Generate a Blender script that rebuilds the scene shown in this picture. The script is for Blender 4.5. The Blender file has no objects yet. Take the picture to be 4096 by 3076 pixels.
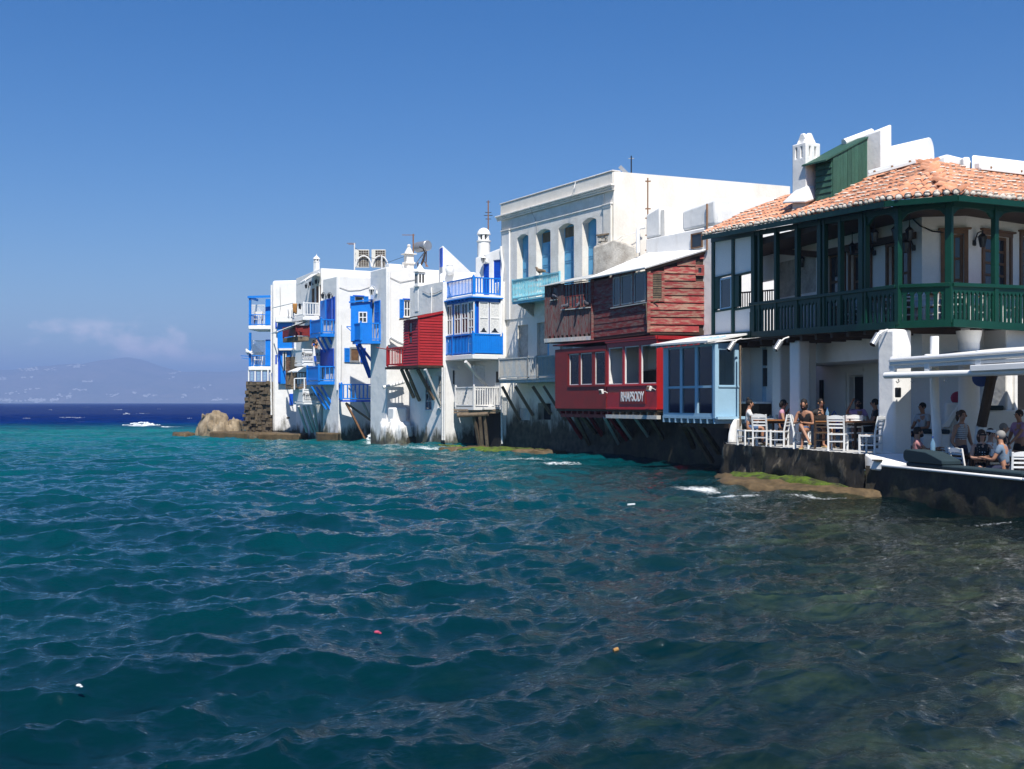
import bpy, bmesh, math, random
import numpy as np
from mathutils import Vector, Matrix, noise as mnoise
random.seed(7); rng = np.random.default_rng(11)
scene = bpy.context.scene
COL = scene.collection
rad = math.radians

# ------------------------------------------------------------------ camera
F, CX, HV, EYE = 4700.0, 2048.0, 1611.0, 2.2      # focal length and horizon in photo pixels, eye height over the sea (m)
cam_data = bpy.data.cameras.new('camera')
cam_data.sensor_width = 36.0
cam_data.lens = F / 4096.0 * 36.0
cam_data.shift_y = (HV - 1538.0) / 4096.0
cam_data.clip_start = 0.1; cam_data.clip_end = 60000
cam = bpy.data.objects.new('camera', cam_data); COL.objects.link(cam)
cam.location = (0, 0, EYE); cam.rotation_euler = (rad(90), 0, 0)
scene.camera = cam

# ------------------------------------------------------------------ sky, sun, exposure
SUN_EL, SUN_AZ = 55.0, 173.0                      # azimuth clockwise from +Y: behind the camera, a little to the right
world = bpy.data.worlds.new('World'); scene.world = world; world.use_nodes = True
wt = world.node_tree; wt.nodes.clear()
def wn(t, **k):
    n = wt.nodes.new(t)
    for a, b in k.items(): setattr(n, a, b)
    return n
sky = wn('ShaderNodeTexSky', sky_type='NISHITA', sun_disc=False, sun_elevation=rad(SUN_EL), sun_rotation=rad(SUN_AZ),
         altitude=0, air_density=1.0, dust_density=0.15, ozone_density=4.0)
hs = wn('ShaderNodeHueSaturation'); hs.inputs['Saturation'].default_value = 1.42; hs.inputs['Hue'].default_value = 0.508
wt.links.new(sky.outputs[0], hs.inputs['Color'])
# small fair-weather clouds low over the far island, all round the horizon
tc = wn('ShaderNodeTexCoord'); sep = wn('ShaderNodeSeparateXYZ'); wt.links.new(tc.outputs['Generated'], sep.inputs[0])
mp = wn('ShaderNodeMapping'); mp.inputs['Scale'].default_value = (15, 15, 26); mp.inputs['Location'].default_value = (8.5, 5.1, 2.2)
wt.links.new(tc.outputs['Generated'], mp.inputs[0])
nz = wn('ShaderNodeTexNoise'); nz.inputs['Scale'].default_value = 1.0; nz.inputs['Detail'].default_value = 5.0; nz.inputs['Roughness'].default_value = 0.55
wt.links.new(mp.outputs[0], nz.inputs['Vector'])
rc = wn('ShaderNodeValToRGB'); rc.color_ramp.elements[0].position = 0.52; rc.color_ramp.elements[1].position = 0.66
wt.links.new(nz.outputs[0], rc.inputs[0])
rz = wn('ShaderNodeValToRGB')
e = rz.color_ramp.elements; e[0].position = 0.030; e[0].color = (0, 0, 0, 1); e[1].position = 0.040; e[1].color = (1, 1, 1, 1)
q = e.new(0.060); q.color = (1, 1, 1, 1); q = e.new(0.074); q.color = (0, 0, 0, 1)
wt.links.new(sep.outputs[2], rz.inputs[0])
mm = wn('ShaderNodeMath', operation='MULTIPLY'); wt.links.new(rc.outputs[0], mm.inputs[0]); wt.links.new(rz.outputs[0], mm.inputs[1])
m2 = wn('ShaderNodeMath', operation='MULTIPLY'); m2.inputs[1].default_value = 0.75; wt.links.new(mm.outputs[0], m2.inputs[0])
mx = wn('ShaderNodeMix', data_type='RGBA'); wt.links.new(m2.outputs[0], mx.inputs[0])
wt.links.new(hs.outputs[0], mx.inputs[6]); mx.inputs[7].default_value = (17, 14.5, 14.5, 1)
bg = wn('ShaderNodeBackground'); bg.inputs[1].default_value = 0.075
wt.links.new(mx.outputs[2], bg.inputs[0])
wo = wn('ShaderNodeOutputWorld'); wt.links.new(bg.outputs[0], wo.inputs[0])

sun_data = bpy.data.lights.new('sun', 'SUN'); sun_data.energy = 5.0; sun_data.angle = rad(0.5); sun_data.color = (1.0, 0.955, 0.88)
sun = bpy.data.objects.new('sun', sun_data); COL.objects.link(sun)
SDIR = Vector((math.sin(rad(SUN_AZ)) * math.cos(rad(SUN_EL)), math.cos(rad(SUN_AZ)) * math.cos(rad(SUN_EL)), math.sin(rad(SUN_EL))))
sun.rotation_euler = SDIR.to_track_quat('Z', 'Y').to_euler(); sun.location = (20, -40, 60)

scene.view_settings.view_transform = 'Standard'; scene.view_settings.look = 'None'
scene.view_settings.exposure = 0.5; scene.view_settings.gamma = 1.0
scene.render.engine = 'CYCLES'
cy = scene.cycles
cy.use_denoising = True
cy.max_bounces = 8; cy.diffuse_bounces = 2; cy.glossy_bounces = 3; cy.transmission_bounces = 4; cy.transparent_max_bounces = 10; cy.volume_bounces = 0
cy.caustics_reflective = False; cy.caustics_refractive = False
cy.sample_clamp_indirect = 4.0

# ------------------------------------------------------------------ helpers: pixels and planes
def P(u, v, Y):
    return Vector(((u - CX) / F * Y, Y, EYE + (HV - v) / F * Y))
def XY(u, Y): return ((u - CX) / F * Y, Y)
NS = Vector((-0.866, -0.5, 0)); DS = Vector((0.5, -0.866, 0))     # the sea fronts of the row look this way; along them, towards us
class Face:
    """A vertical plane through two plan points (left and right end as seen); off > 0 is towards the viewer."""
    def __init__(s, a, b):
        s.a = Vector((a[0], a[1], 0)); s.b = Vector((b[0], b[1], 0))
        s.L = (s.b - s.a).length; s.d = (s.b - s.a).normalized(); s.n = Vector((s.d.y, -s.d.x, 0))
        if (-s.a).dot(s.n) < 0: s.n = -s.n
    def hit(s, u, off=0.0):
        t = Vector(((u - CX) / F, 1, 0)); return (s.a.dot(s.n) + off) / t.dot(s.n)
    def at(s, u, v, off=0.0): return P(u, v, s.hit(u, off))
    def s(s, u, off=0.0): return (s.at(u, HV, off) - s.a).dot(s.d)
    def z(s, u, v, off=0.0): return s.at(u, v, off).z
    def p(s, sv, z, off=0.0):
        q = s.a + s.d * sv + s.n * off; return Vector((q.x, q.y, z))
    def rect(s, u0, u1, v0, v1, off=0.0):
        um = (u0 + u1) / 2; return s.s(u0, off), s.s(u1, off), s.z(um, v1, off), s.z(um, v0, off)
    def off(s, o): 
        a = s.a + s.n * o; b = s.b + s.n * o; return Face((a.x, a.y), (b.x, b.y))
def sea_face(u, Y, length=5.0):           # plane with the sea-front heading through the point (u, Y); runs to the right from it
    a = Vector((*XY(u, Y), 0)); b = a + DS * length; return Face((a.x, a.y), (b.x, b.y))

# ------------------------------------------------------------------ helpers: materials
MATS = {}
def new_mat(name):
    m = bpy.data.materials.new(name); m.use_nodes = True; m.node_tree.nodes.clear(); MATS[name] = m
    nt = m.node_tree
    def N(t, **k):
        n = nt.nodes.new(t)
        for a, b in k.items():
            if a == 'inp':
                for i, w in b.items(): n.inputs[i].default_value = w
            else: setattr(n, a, b)
        return n
    return m, N, (lambda a, b: nt.links.new(a, b))
def c4(c): return (c[0], c[1], c[2], 1.0)
def paint(name, col, rough=0.6, col2=None, scale=3.0, amount=0.5, bump=0.15, bump_scale=40.0, spec=0.4, stretch=(1, 1, 1), lo=0.42, hi=0.62, fine=0.08,
          stain=None, stain_z=(0.9, 1.6), stain_col=(0.03, 0.03, 0.02), rand=0.0, metal=0.0, lump=0.0):
    """Base colour, a second colour in noise patches, fine mottling, relief; stain: a weathered band rising from the water."""
    m, N, L = new_mat(name)
    out = N('ShaderNodeOutputMaterial'); b = N('ShaderNodeBsdfPrincipled'); L(b.outputs[0], out.inputs[0])
    b.inputs['Roughness'].default_value = rough; b.inputs['Specular IOR Level'].default_value = spec; b.inputs['Metallic'].default_value = metal
    geo = N('ShaderNodeNewGeometry'); mp = N('ShaderNodeMapping'); mp.inputs['Scale'].default_value = stretch; L(geo.outputs['Position'], mp.inputs[0])
    n1 = N('ShaderNodeTexNoise', inp={'Scale': scale, 'Detail': 6.0, 'Roughness': 0.6}); L(mp.outputs[0], n1.inputs['Vector'])
    r1 = N('ShaderNodeValToRGB'); r1.color_ramp.elements[0].position = lo; r1.color_ramp.elements[1].position = hi; L(n1.outputs[0], r1.inputs[0])
    mx = N('ShaderNodeMix', data_type='RGBA'); mx.inputs[6].default_value = c4(col); mx.inputs[7].default_value = c4(col2 or [x * 0.75 for x in col])
    ma = N('ShaderNodeMath', operation='MULTIPLY'); ma.inputs[1].default_value = amount; L(r1.outputs[0], ma.inputs[0]); L(ma.outputs[0], mx.inputs[0])
    n2 = N('ShaderNodeTexNoise', inp={'Scale': bump_scale, 'Detail': 4.0, 'Roughness': 0.65}); L(mp.outputs[0], n2.inputs['Vector'])
    hsv = N('ShaderNodeHueSaturation'); L(mx.outputs[2], hsv.inputs['Color'])
    mr = N('ShaderNodeMapRange', inp={1: 0.3, 2: 0.7, 3: 1 - fine, 4: 1 + fine}); L(n2.outputs[0], mr.inputs[0])
    val = mr.outputs[0]
    if rand > 0:
        ge = N('ShaderNodeNewGeometry'); oi = N('ShaderNodeObjectInfo')
        ad = N('ShaderNodeMath', operation='ADD'); L(ge.outputs['Random Per Island'], ad.inputs[0]); L(oi.outputs['Random'], ad.inputs[1])
        fr = N('ShaderNodeMath', operation='FRACT'); L(ad.outputs[0], fr.inputs[0])
        m2 = N('ShaderNodeMapRange', inp={1: 0.0, 2: 1.0, 3: 1 - rand, 4: 1 + rand}); L(fr.outputs[0], m2.inputs[0])
        mu = N('ShaderNodeMath', operation='MULTIPLY'); L(m2.outputs[0], mu.inputs[0]); L(val, mu.inputs[1]); val = mu.outputs[0]
    L(val, hsv.inputs['Value'])
    colout = hsv.outputs[0]
    if stain:
        sp = N('ShaderNodeSeparateXYZ'); L(geo.outputs['Position'], sp.inputs[0])
        n3 = N('ShaderNodeTexNoise', inp={'Scale': 1.3, 'Detail': 7.0, 'Roughness': 0.7})
        mp3 = N('ShaderNodeMapping'); mp3.inputs['Scale'].default_value = (1, 1, 0.35); L(geo.outputs['Position'], mp3.inputs[0]); L(mp3.outputs[0], n3.inputs['Vector'])
        sc = N('ShaderNodeMath', operation='MULTIPLY_ADD'); sc.inputs[1].default_value = 3.2; sc.inputs[2].default_value = -1.6; L(n3.outputs[0], sc.inputs[0])
        ad = N('ShaderNodeMath', operation='ADD'); L(sp.outputs[2], ad.inputs[0]); L(sc.outputs[0], ad.inputs[1])
        rr = N('ShaderNodeMapRange', inp={1: stain_z[0], 2: stain_z[1], 3: 1.0, 4: 0.0}); L(ad.outputs[0], rr.inputs[0])
        m3 = N('ShaderNodeMath', operation='MULTIPLY'); m3.inputs[1].default_value = stain; L(rr.outputs[0], m3.inputs[0])
        ms = N('ShaderNodeMix', data_type='RGBA'); L(m3.outputs[0], ms.inputs[0]); L(colout, ms.inputs[6]); ms.inputs[7].default_value = c4(stain_col)
        n4 = N('ShaderNodeTexNoise', inp={'Scale': 4.0, 'Detail': 6.0}); L(geo.outputs['Position'], n4.inputs['Vector'])
        cr = N('ShaderNodeValToRGB'); L(n4.outputs[0], cr.inputs[0])
        cr.color_ramp.elements[0].position = 0.35; cr.color_ramp.elements[0].color = c4([x * 0.45 for x in stain_col])
        cr.color_ramp.elements[1].position = 0.7; cr.color_ramp.elements[1].color = c4([min(1, x * 2.6) for x in stain_col]); L(cr.outputs[0], ms.inputs[7])
        colout = ms.outputs[2]
    L(colout, b.inputs['Base Color'])
    bp = N('ShaderNodeBump', inp={'Strength': bump, 'Distance': 0.02}); L(n2.outputs[0], bp.inputs['Height']); L(bp.outputs[0], b.inputs['Normal'])
    if lump:
        n5 = N('ShaderNodeTexNoise', inp={'Scale': 1.6, 'Detail': 3.0}); L(geo.outputs['Position'], n5.inputs['Vector'])
        b5 = N('ShaderNodeBump', inp={'Strength': lump, 'Distance': 0.12}); L(n5.outputs[0], b5.inputs['Height']); L(b5.outputs[0], bp.inputs['Normal'])
    return m

# ------------------------------------------------------------------ helpers: meshes
class MB:
    def __init__(s): s.v = []; s.f = []; s.m = []; s.cur = 0
    def add(s, vs, fs):
        o = len(s.v); s.v += [tuple(x) for x in vs]; s.f += [tuple(i + o for i in f) for f in fs]; s.m += [s.cur] * len(fs); return s
    def hexa(s, q):                        # q: bottom ring of 4, top ring of 4
        return s.add(q, [(3, 2, 1, 0), (4, 5, 6, 7), (0, 1, 5, 4), (1, 2, 6, 5), (2, 3, 7, 6), (3, 0, 4, 7)])
    def box(s, x0, x1, y0, y1, z0, z1):
        return s.hexa([(x0, y0, z0), (x1, y0, z0), (x1, y1, z0), (x0, y1, z0), (x0, y0, z1), (x1, y0, z1), (x1, y1, z1), (x0, y1, z1)])
    def fb(s, f, s0, s1, z0, z1, o0, o1):   # box in a face's own metres
        return s.hexa([f.p(s0, z0, o1), f.p(s1, z0, o1), f.p(s1, z0, o0), f.p(s0, z0, o0), f.p(s0, z1, o1), f.p(s1, z1, o1), f.p(s1, z1, o0), f.p(s0, z1, o0)])
    def fr(s, f, u0, u1, v0, v1, o0, o1):   # box whose outer side fills a pixel rectangle on the face
        a, b, c, d = f.rect(u0, u1, v0, v1, o1); return s.fb(f, a, b, c, d, o0, o1)
    def bar(s, p0, p1, w, h, up=Vector((0, 0, 1))):
        p0 = Vector(p0); p1 = Vector(p1); d = (p1 - p0).normalized()
        if abs(d.dot(up)) > 0.98: up = Vector((d.y + 0.3, 1, 0)) if up.z > 0.5 else Vector((0, 0, 1))
        sd = d.cross(up).normalized(); u2 = sd.cross(d).normalized()
        a = sd * (w / 2); b = u2 * (h / 2)
        return s.hexa([p0 - a - b, p0 + a - b, p1 + a - b, p1 - a - b, p0 - a + b, p0 + a + b, p1 + a + b, p1 - a + b])
    def prism(s, poly, ext):               # planar polygon extruded by a vector
        poly = [Vector(p) for p in poly]; n = len(poly); ext = Vector(ext)
        nrm = sum(((poly[i] - poly[0]).cross(poly[(i + 1) % n] - poly[0]) for i in range(1, n - 1)), Vector())
        if nrm.dot(ext) > 0: poly = poly[::-1]
        vs = poly + [p + ext for p in poly]
        return s.add(vs, [tuple(range(n)), tuple(range(2 * n - 1, n - 1, -1))] + [((i + 1) % n, i, n + i, n + (i + 1) % n) for i in range(n)])
    def tube(s, pts, r, n=8, caps=True):
        pts = [Vector(p) for p in pts]; rs = r if isinstance(r, (list, tuple)) else [r] * len(pts); o = len(s.v); prev = None
        for i, p in enumerate(pts):
            d = (pts[min(i + 1, len(pts) - 1)] - pts[max(i - 1, 0)]).normalized()
            x = d.cross(Vector((0, 0, 1)) if abs(d.z) < 0.95 else Vector((1, 0, 0))).normalized()
            if prev is not None and x.dot(prev) < 0: x = -x
            prev = x; y = d.cross(x)
            s.v += [tuple(p + (x * math.cos(2 * math.pi * k / n) + y * math.sin(2 * math.pi * k / n)) * rs[i]) for k in range(n)]
        fs = [(o + i * n + k, o + i * n + (k + 1) % n, o + (i + 1) * n + (k + 1) % n, o + (i + 1) * n + k) for i in range(len(pts) - 1) for k in range(n)]
        if caps: fs += [tuple(o + k for k in range(n - 1, -1, -1)), tuple(o + (len(pts) - 1) * n + k for k in range(n))]
        s.f += fs; s.m += [s.cur] * len(fs); return s
    def lathe(s, c, prof, n=12):
        o = len(s.v); c = Vector(c)
        for r, z in prof: s.v += [(c.x + r * math.cos(2 * math.pi * k / n), c.y + r * math.sin(2 * math.pi * k / n), c.z + z) for k in range(n)]
        fs = [(o + i * n + k, o + i * n + (k + 1) % n, o + (i + 1) * n + (k + 1) % n, o + (i + 1) * n + k) for i in range(len(prof) - 1) for k in range(n)]
        fs += [tuple(o + k for k in range(n - 1, -1, -1)), tuple(o + (len(prof) - 1) * n + k for k in range(n))]
        s.f += fs; s.m += [s.cur] * len(fs); return s
    def ball(s, c, r, n=10, m=7):
        rx, ry, rz = r if isinstance(r, (list, tuple)) else (r, r, r); c = Vector(c); o = len(s.v)
        for i in range(m + 1):
            a = math.pi * i / m
            s.v += [(c.x + rx * math.sin(a) * math.cos(2 * math.pi * k / n), c.y + ry * math.sin(a) * math.sin(2 * math.pi * k / n), c.z - rz * math.cos(a)) for k in range(n)]
        fs = [(o + i * n + k, o + i * n + (k + 1) % n, o + (i + 1) * n + (k + 1) % n, o + (i + 1) * n + k) for i in range(m) for k in range(n)]
        s.f += fs; s.m += [s.cur] * len(fs); return s
    def mesh(s, name, smooth=False, origin=None):
        o = origin or Vector((0, 0, 0)); me = bpy.data.meshes.new(name)
        me.from_pydata([(x - o.x, y - o.y, z - o.z) for x, y, z in s.v], [], s.f)
        if any(s.m): me.polygons.foreach_set('material_index', s.m)
        if smooth:
            me.polygons.foreach_set('use_smooth', [True] * len(me.polygons)); me.update(); me.set_sharp_from_angle(angle=rad(42))
        me.update(); return me
WL = {}
def link(o, parent=None, world_loc=None):
    COL.objects.link(o)
    w = Vector(world_loc if world_loc is not None else (0, 0, 0)); WL[o] = w
    if parent is not None:
        o.parent = parent; o.location = w - WL[parent]
    else: o.location = w
    return o
def setm(me, mat):
    for m in (mat if isinstance(mat, (list, tuple)) else [mat]): me.materials.append(MATS[m] if isinstance(m, str) else m)
def obj(name, mb, mat, parent=None, smooth=False, bevel=0.0, seg=2, local=False, mod=None):
    """Link what a builder holds as ONE mesh object; world coordinates unless local (then the parent's own frame)."""
    if local or not mb.v: base = Vector((0, 0, 0))
    else:
        a = np.array(mb.v); base = Vector((float(a[:, 0].mean()), float(a[:, 1].mean()), float(a[:, 2].min())))
    me = mb.mesh(name, smooth, base); setm(me, mat)
    o = bpy.data.objects.new(name, me); link(o, parent, (WL[parent] if local and parent is not None else base))
    if bevel:
        b = o.modifiers.new('bevel', 'BEVEL'); b.width = bevel; b.segments = seg; b.limit_method = 'ANGLE'; b.angle_limit = rad(40); b.use_clamp_overlap = True
        me.polygons.foreach_set('use_smooth', [True] * len(me.polygons)); b.harden_normals = False
        me.set_sharp_from_angle(angle=rad(60))
    return o
def share(name, me, parent, loc, rotz=0.0, scale=None):
    o = bpy.data.objects.new(name, me); link(o, parent, loc); o.rotation_euler = (0, 0, rotz)
    if scale: o.scale = scale
    return o
def tag(o, label=None, cat=None, group=None, kind=None):
    if label: o['label'] = label
    if cat: o['category'] = cat
    if group: o['group'] = group
    if kind: o['kind'] = kind
    return o
def thing(name, label, cat, loc, group=None, rotz=0.0):
    o = bpy.data.objects.new(name, None); o.empty_display_size = 0.2
    link(o, None, loc); o.rotation_euler = (0, 0, rotz); return tag(o, label, cat, group)
def copy_tree(o, parent=None):
    c = o.copy(); COL.objects.link(c); WL[c] = WL[o]
    if parent is not None: c.parent = parent
    for ch in list(o.children): copy_tree(ch, c)
    return c
def mass(pts, z0, z1, holes=()):
    """A closed block over a plan polygon; holes: (face, s0, s1, z0, z1, depth) pushed in on the side that lies in that face. -> MB"""
    bm = bmesh.new(); zt = z1 if isinstance(z1, (list, tuple)) else [z1] * len(pts)
    area = sum(pts[i][0] * pts[(i + 1) % len(pts)][1] - pts[(i + 1) % len(pts)][0] * pts[i][1] for i in range(len(pts)))
    if area < 0: pts = pts[::-1]; zt = zt[::-1]
    lo = [bm.verts.new((p[0], p[1], z0)) for p in pts]; hi = [bm.verts.new((p[0], p[1], z)) for p, z in zip(pts, zt)]; n = len(pts)
    bm.faces.new(lo[::-1]); bm.faces.new(hi)
    for i in range(n): bm.faces.new((lo[i], lo[(i + 1) % n], hi[(i + 1) % n], hi[i]))
    def cut(co, no): bmesh.ops.bisect_plane(bm, geom=bm.verts[:] + bm.edges[:] + bm.faces[:], dist=1e-5, plane_co=co, plane_no=no)
    for f, s0, s1, h0, h1, dep in holes:
        for sv in (s0, s1): cut(f.p(sv, 0), f.d)
        for hz in (h0, h1): cut((0, 0, hz), (0, 0, 1))
    for f, s0, s1, h0, h1, dep in holes:
        sel = []
        for fa in bm.faces:
            if abs(fa.normal.z) > 0.3: continue
            c = fa.calc_center_median(); sv = (c - f.a).dot(f.d)
            if abs((c - f.a).dot(f.n)) < 0.02 and s0 < sv < s1 and h0 < c.z < h1: sel.append(fa)
        if sel:
            r = bmesh.ops.extrude_face_region(bm, geom=sel)
            bmesh.ops.translate(bm, vec=-f.n * dep, verts=[g for g in r['geom'] if isinstance(g, bmesh.types.BMVert)])
            bmesh.ops.delete(bm, geom=[x for x in sel if x.is_valid], context='FACES')
    bmesh.ops.recalc_face_normals(bm, faces=bm.faces[:])
    mb = MB(); bm.verts.index_update()
    mb.add([v.co for v in bm.verts], [[v.index for v in fa.verts] for fa in bm.faces]); bm.free(); return mb

# ================================================================== the sea
def fft_field(n, size, peak, wind, amp, seed, spread=2.0, cutoff=0.12):
    """Random wave height and slopes of a tileable patch of sea (numpy FFT); returns height, dx, dy displacement."""
    r = np.random.default_rng(seed); k1 = np.fft.fftfreq(n, size / n) * 2 * np.pi
    kx, ky = np.meshgrid(k1, k1, indexing='ij'); k = np.hypot(kx, ky); k[0, 0] = 1e-6
    kp = 2 * np.pi / peak; cosd = (kx * math.cos(wind) + ky * math.sin(wind)) / k
    ph = np.exp(-1.25 * (kp / k) ** 2) / k ** 4.3 * (0.12 + np.abs(cosd) ** spread) * np.exp(-(k * cutoff / 6.28) ** 2)
    ph[0, 0] = 0
    h = np.sqrt(ph) * (r.normal(size=(n, n)) + 1j * r.normal(size=(n, n)))
    H = np.fft.ifft2(h).real; s = amp / H.std()
    dx = np.fft.ifft2(1j * kx / k * h).real * s; dy = np.fft.ifft2(1j * ky / k * h).real * s
    return H * s, dx, dy
def sample(fs, size, x, y, ang):
    n = fs[0].shape[0]; c, s_ = math.cos(ang), math.sin(ang)
    a = ((x * c + y * s_) / size * n) % n; b = ((-x * s_ + y * c) / size * n) % n
    i = np.floor(a).astype(int); j = np.floor(b).astype(int); fa = a - i; fb = b - j; i %= n; j %= n; i2 = (i + 1) % n; j2 = (j + 1) % n
    return [f[i, j] * (1 - fa) * (1 - fb) + f[i2, j] * fa * (1 - fb) + f[i, j2] * (1 - fa) * fb + f[i2, j2] * fa * fb for f in fs]
def grid_mesh(name, X, Y, Z):
    n, m = X.shape; me = bpy.data.meshes.new(name); me.vertices.add(n * m)
    me.vertices.foreach_set('co', np.stack([X, Y, Z], -1).astype(np.float32).ravel())
    idx = np.arange(n * m).reshape(n, m); q = np.stack([idx[:-1, :-1], idx[:-1, 1:], idx[1:, 1:], idx[1:, :-1]], -1).reshape(-1, 4)
    me.loops.add(q.size); me.loops.foreach_set('vertex_index', q.ravel().astype(np.int32)); me.polygons.add(len(q))
    me.polygons.foreach_set('loop_start', np.arange(0, q.size, 4, dtype=np.int32)); me.polygons.foreach_set('loop_total', np.full(len(q), 4, np.int32))
    me.polygons.foreach_set('use_smooth', np.ones(len(q), bool)); me.update(calc_edges=True); return me
rows = [3.5]
while rows[-1] < 230: rows.append(rows[-1] + max(0.02, min(rows[-1] ** 2 / 3000, 0.0036 * rows[-1] + 0.01)))
rows = np.array([-60, -20, -6, 0, 2.0] + rows + list(np.geomspace(240, 16000, 40)))
tans = np.linspace(-0.62, 0.62, 620); tans = np.concatenate([-np.geomspace(8, 0.64, 22), tans, np.geomspace(0.64, 8, 22)])
GY = np.repeat(rows[:, None], len(tans), 1); GX = tans[None, :] * np.maximum(GY, 8.0 + 0 * GY) if False else tans[None, :] * np.maximum(GY, 3.5)
big = fft_field(512, 31.0, 2.1, rad(-62), 0.046, 3, 3.0, 0.12)
sml = fft_field(512, 12.7, 0.5, rad(-35), 0.0085, 5, 1.5, 0.07)
swl = fft_field(128, 90.0, 9.0, rad(-70), 0.05, 9, 4.0, 1.0)
fade = np.clip((260 - GY) / 150, 0.0, 1.0) * (GY > 1.0) * (np.abs(GX) < 0.7 * np.maximum(GY, 3.5))
shal = np.clip((GX - 1.0 + (GY - 15) * 0.06) / 6.0, 0, 1)           # calmer in the lee under the houses
a1 = sample(big, 31.0, GX, GY, 0.0); a2 = sample(sml, 12.7, GX, GY, 0.7); a3 = sample(swl, 90.0, GX, GY, 0.2)
damp = 1 - 0.4 * shal
H = (a1[0] * damp + a2[0] * np.clip(60 / np.maximum(GY, 1), 0, 1) * 1.0 + a3[0]) * fade
DXs = (a1[1] * damp * 0.85 + a2[1] * 0.7) * fade; DYs = (a1[2] * damp * 0.85 + a2[2] * 0.7) * fade
near = np.clip((GY - 4.5) / 3.0, 0, 1)
me = grid_mesh('sea', GX + DXs * near, GY + DYs * near, H)
m, N, L = new_mat('sea_water')
out = N('ShaderNodeOutputMaterial'); geo = N('ShaderNodeNewGeometry'); sp = N('ShaderNodeSeparateXYZ'); L(geo.outputs['Position'], sp.inputs[0])
def ramp(src, stops, interp='LINEAR'):
    r = N('ShaderNodeValToRGB'); r.color_ramp.interpolation = interp; e = r.color_ramp.elements
    e[0].position, e[0].color = stops[0][0], c4(stops[0][1]); e[1].position, e[1].color = stops[-1][0], c4(stops[-1][1])
    for p_, c_ in stops[1:-1]:
        q = e.new(p_); q.color = c4(c_)
    L(src, r.inputs[0]); return r.outputs[0]
def mth(op, a, b=None, c=None):
    n = N('ShaderNodeMath', operation=op)
    for i, x in enumerate((a, b, c)):
        if x is None: continue
        if isinstance(x, (int, float)): n.inputs[i].default_value = x
        else: L(x, n.inputs[i])
    return n.outputs[0]
# water body colour: open sea, the pale sand bank before the point, clear blue-green over the bay
nb = N('ShaderNodeTexNoise', inp={'Scale': 0.05, 'Detail': 3.0}); L(geo.outputs['Position'], nb.inputs['Vector'])
yy = mth('ADD', sp.outputs[1], mth('MULTIPLY', mth('SUBTRACT', nb.outputs[0], 0.5), 26.0))
dist = mth('DIVIDE', yy, 160.0)
body = ramp(dist, [(0.03, (0.0004, 0.020, 0.026)), (0.14, (0.0005, 0.038, 0.050)), (0.28, (0.0006, 0.066, 0.082)), (0.42, (0.002, 0.100, 0.112)), (0.54, (0.006, 0.120, 0.125)),
                   (0.68, (0.002, 0.045, 0.100)), (0.82, (0.0003, 0.020, 0.125)), (1.0, (0.0003, 0.016, 0.115))])
nb2 = N('ShaderNodeTexNoise', inp={'Scale': 0.22, 'Detail': 4.0}); L(geo.outputs['Position'], nb2.inputs['Vector'])
vary = N('ShaderNodeHueSaturation'); L(body, vary.inputs['Color']); L(mth('MULTIPLY_ADD', nb2.outputs[0], 1.2, 0.4), vary.inputs['Value'])
dif = N('ShaderNodeBsdfDiffuse'); L(vary.outputs[0], dif.inputs[0])
tr = N('ShaderNodeBsdfTransparent', inp={0: (0.55, 0.68, 0.60, 1)})
# how far one looks into the water: shallow and clear towards the houses on the right
cl = mth('ADD', mth('MULTIPLY', mth('MINIMUM', sp.outputs[0], 12.0), 0.11), mth('MULTIPLY', sp.outputs[1], -0.014))
cl = mth('ADD', cl, mth('MULTIPLY_ADD', nb2.outputs[0], 0.7, 0.02))
clear = ramp(cl, [(0.0, (0.05,) * 3), (0.75, (0.88,) * 3)])
mb_ = N('ShaderNodeMixShader'); L(clear, mb_.inputs[0]); L(dif.outputs[0], mb_.inputs[1]); L(tr.outputs[0], mb_.inputs[2])
n1 = N('ShaderNodeTexNoise', inp={'Scale': 9.0, 'Detail': 6.0, 'Roughness': 0.62, 'Distortion': 0.3}); L(geo.outputs['Position'], n1.inputs['Vector'])
n3 = N('ShaderNodeTexNoise', inp={'Scale': 0.9, 'Detail': 6.0, 'Roughness': 0.7}); L(geo.outputs['Position'], n3.inputs['Vector'])
b1 = N('ShaderNodeBump', inp={'Strength': 0.42, 'Distance': 0.05}); L(n1.outputs[0], b1.inputs['Height'])
b2 = N('ShaderNodeBump', inp={'Distance': 0.6}); L(n3.outputs[0], b2.inputs['Height']); L(b1.outputs[0], b2.inputs['Normal'])
L(ramp(dist, [(0.3, (0.0,) * 3), (0.9, (0.8,) * 3)]), b2.inputs['Strength'])
fre = N('ShaderNodeFresnel', inp={'IOR': 1.33}); L(b2.outputs[0], fre.inputs['Normal']); L(b2.outputs[0], dif.inputs['Normal'])
gl = N('ShaderNodeBsdfGlossy', inp={'Roughness': 0.035}); L(b2.outputs[0], gl.inputs['Normal'])
ms = N('ShaderNodeMixShader'); L(mth('MULTIPLY', fre.outputs[0], ramp(dist, [(0.2, (1.0,) * 3), (0.5, (0.55,) * 3), (0.75, (0.06,) * 3)])), ms.inputs[0]); L(mb_.outputs[0], ms.inputs[1]); L(gl.outputs[0], ms.inputs[2])
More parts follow.
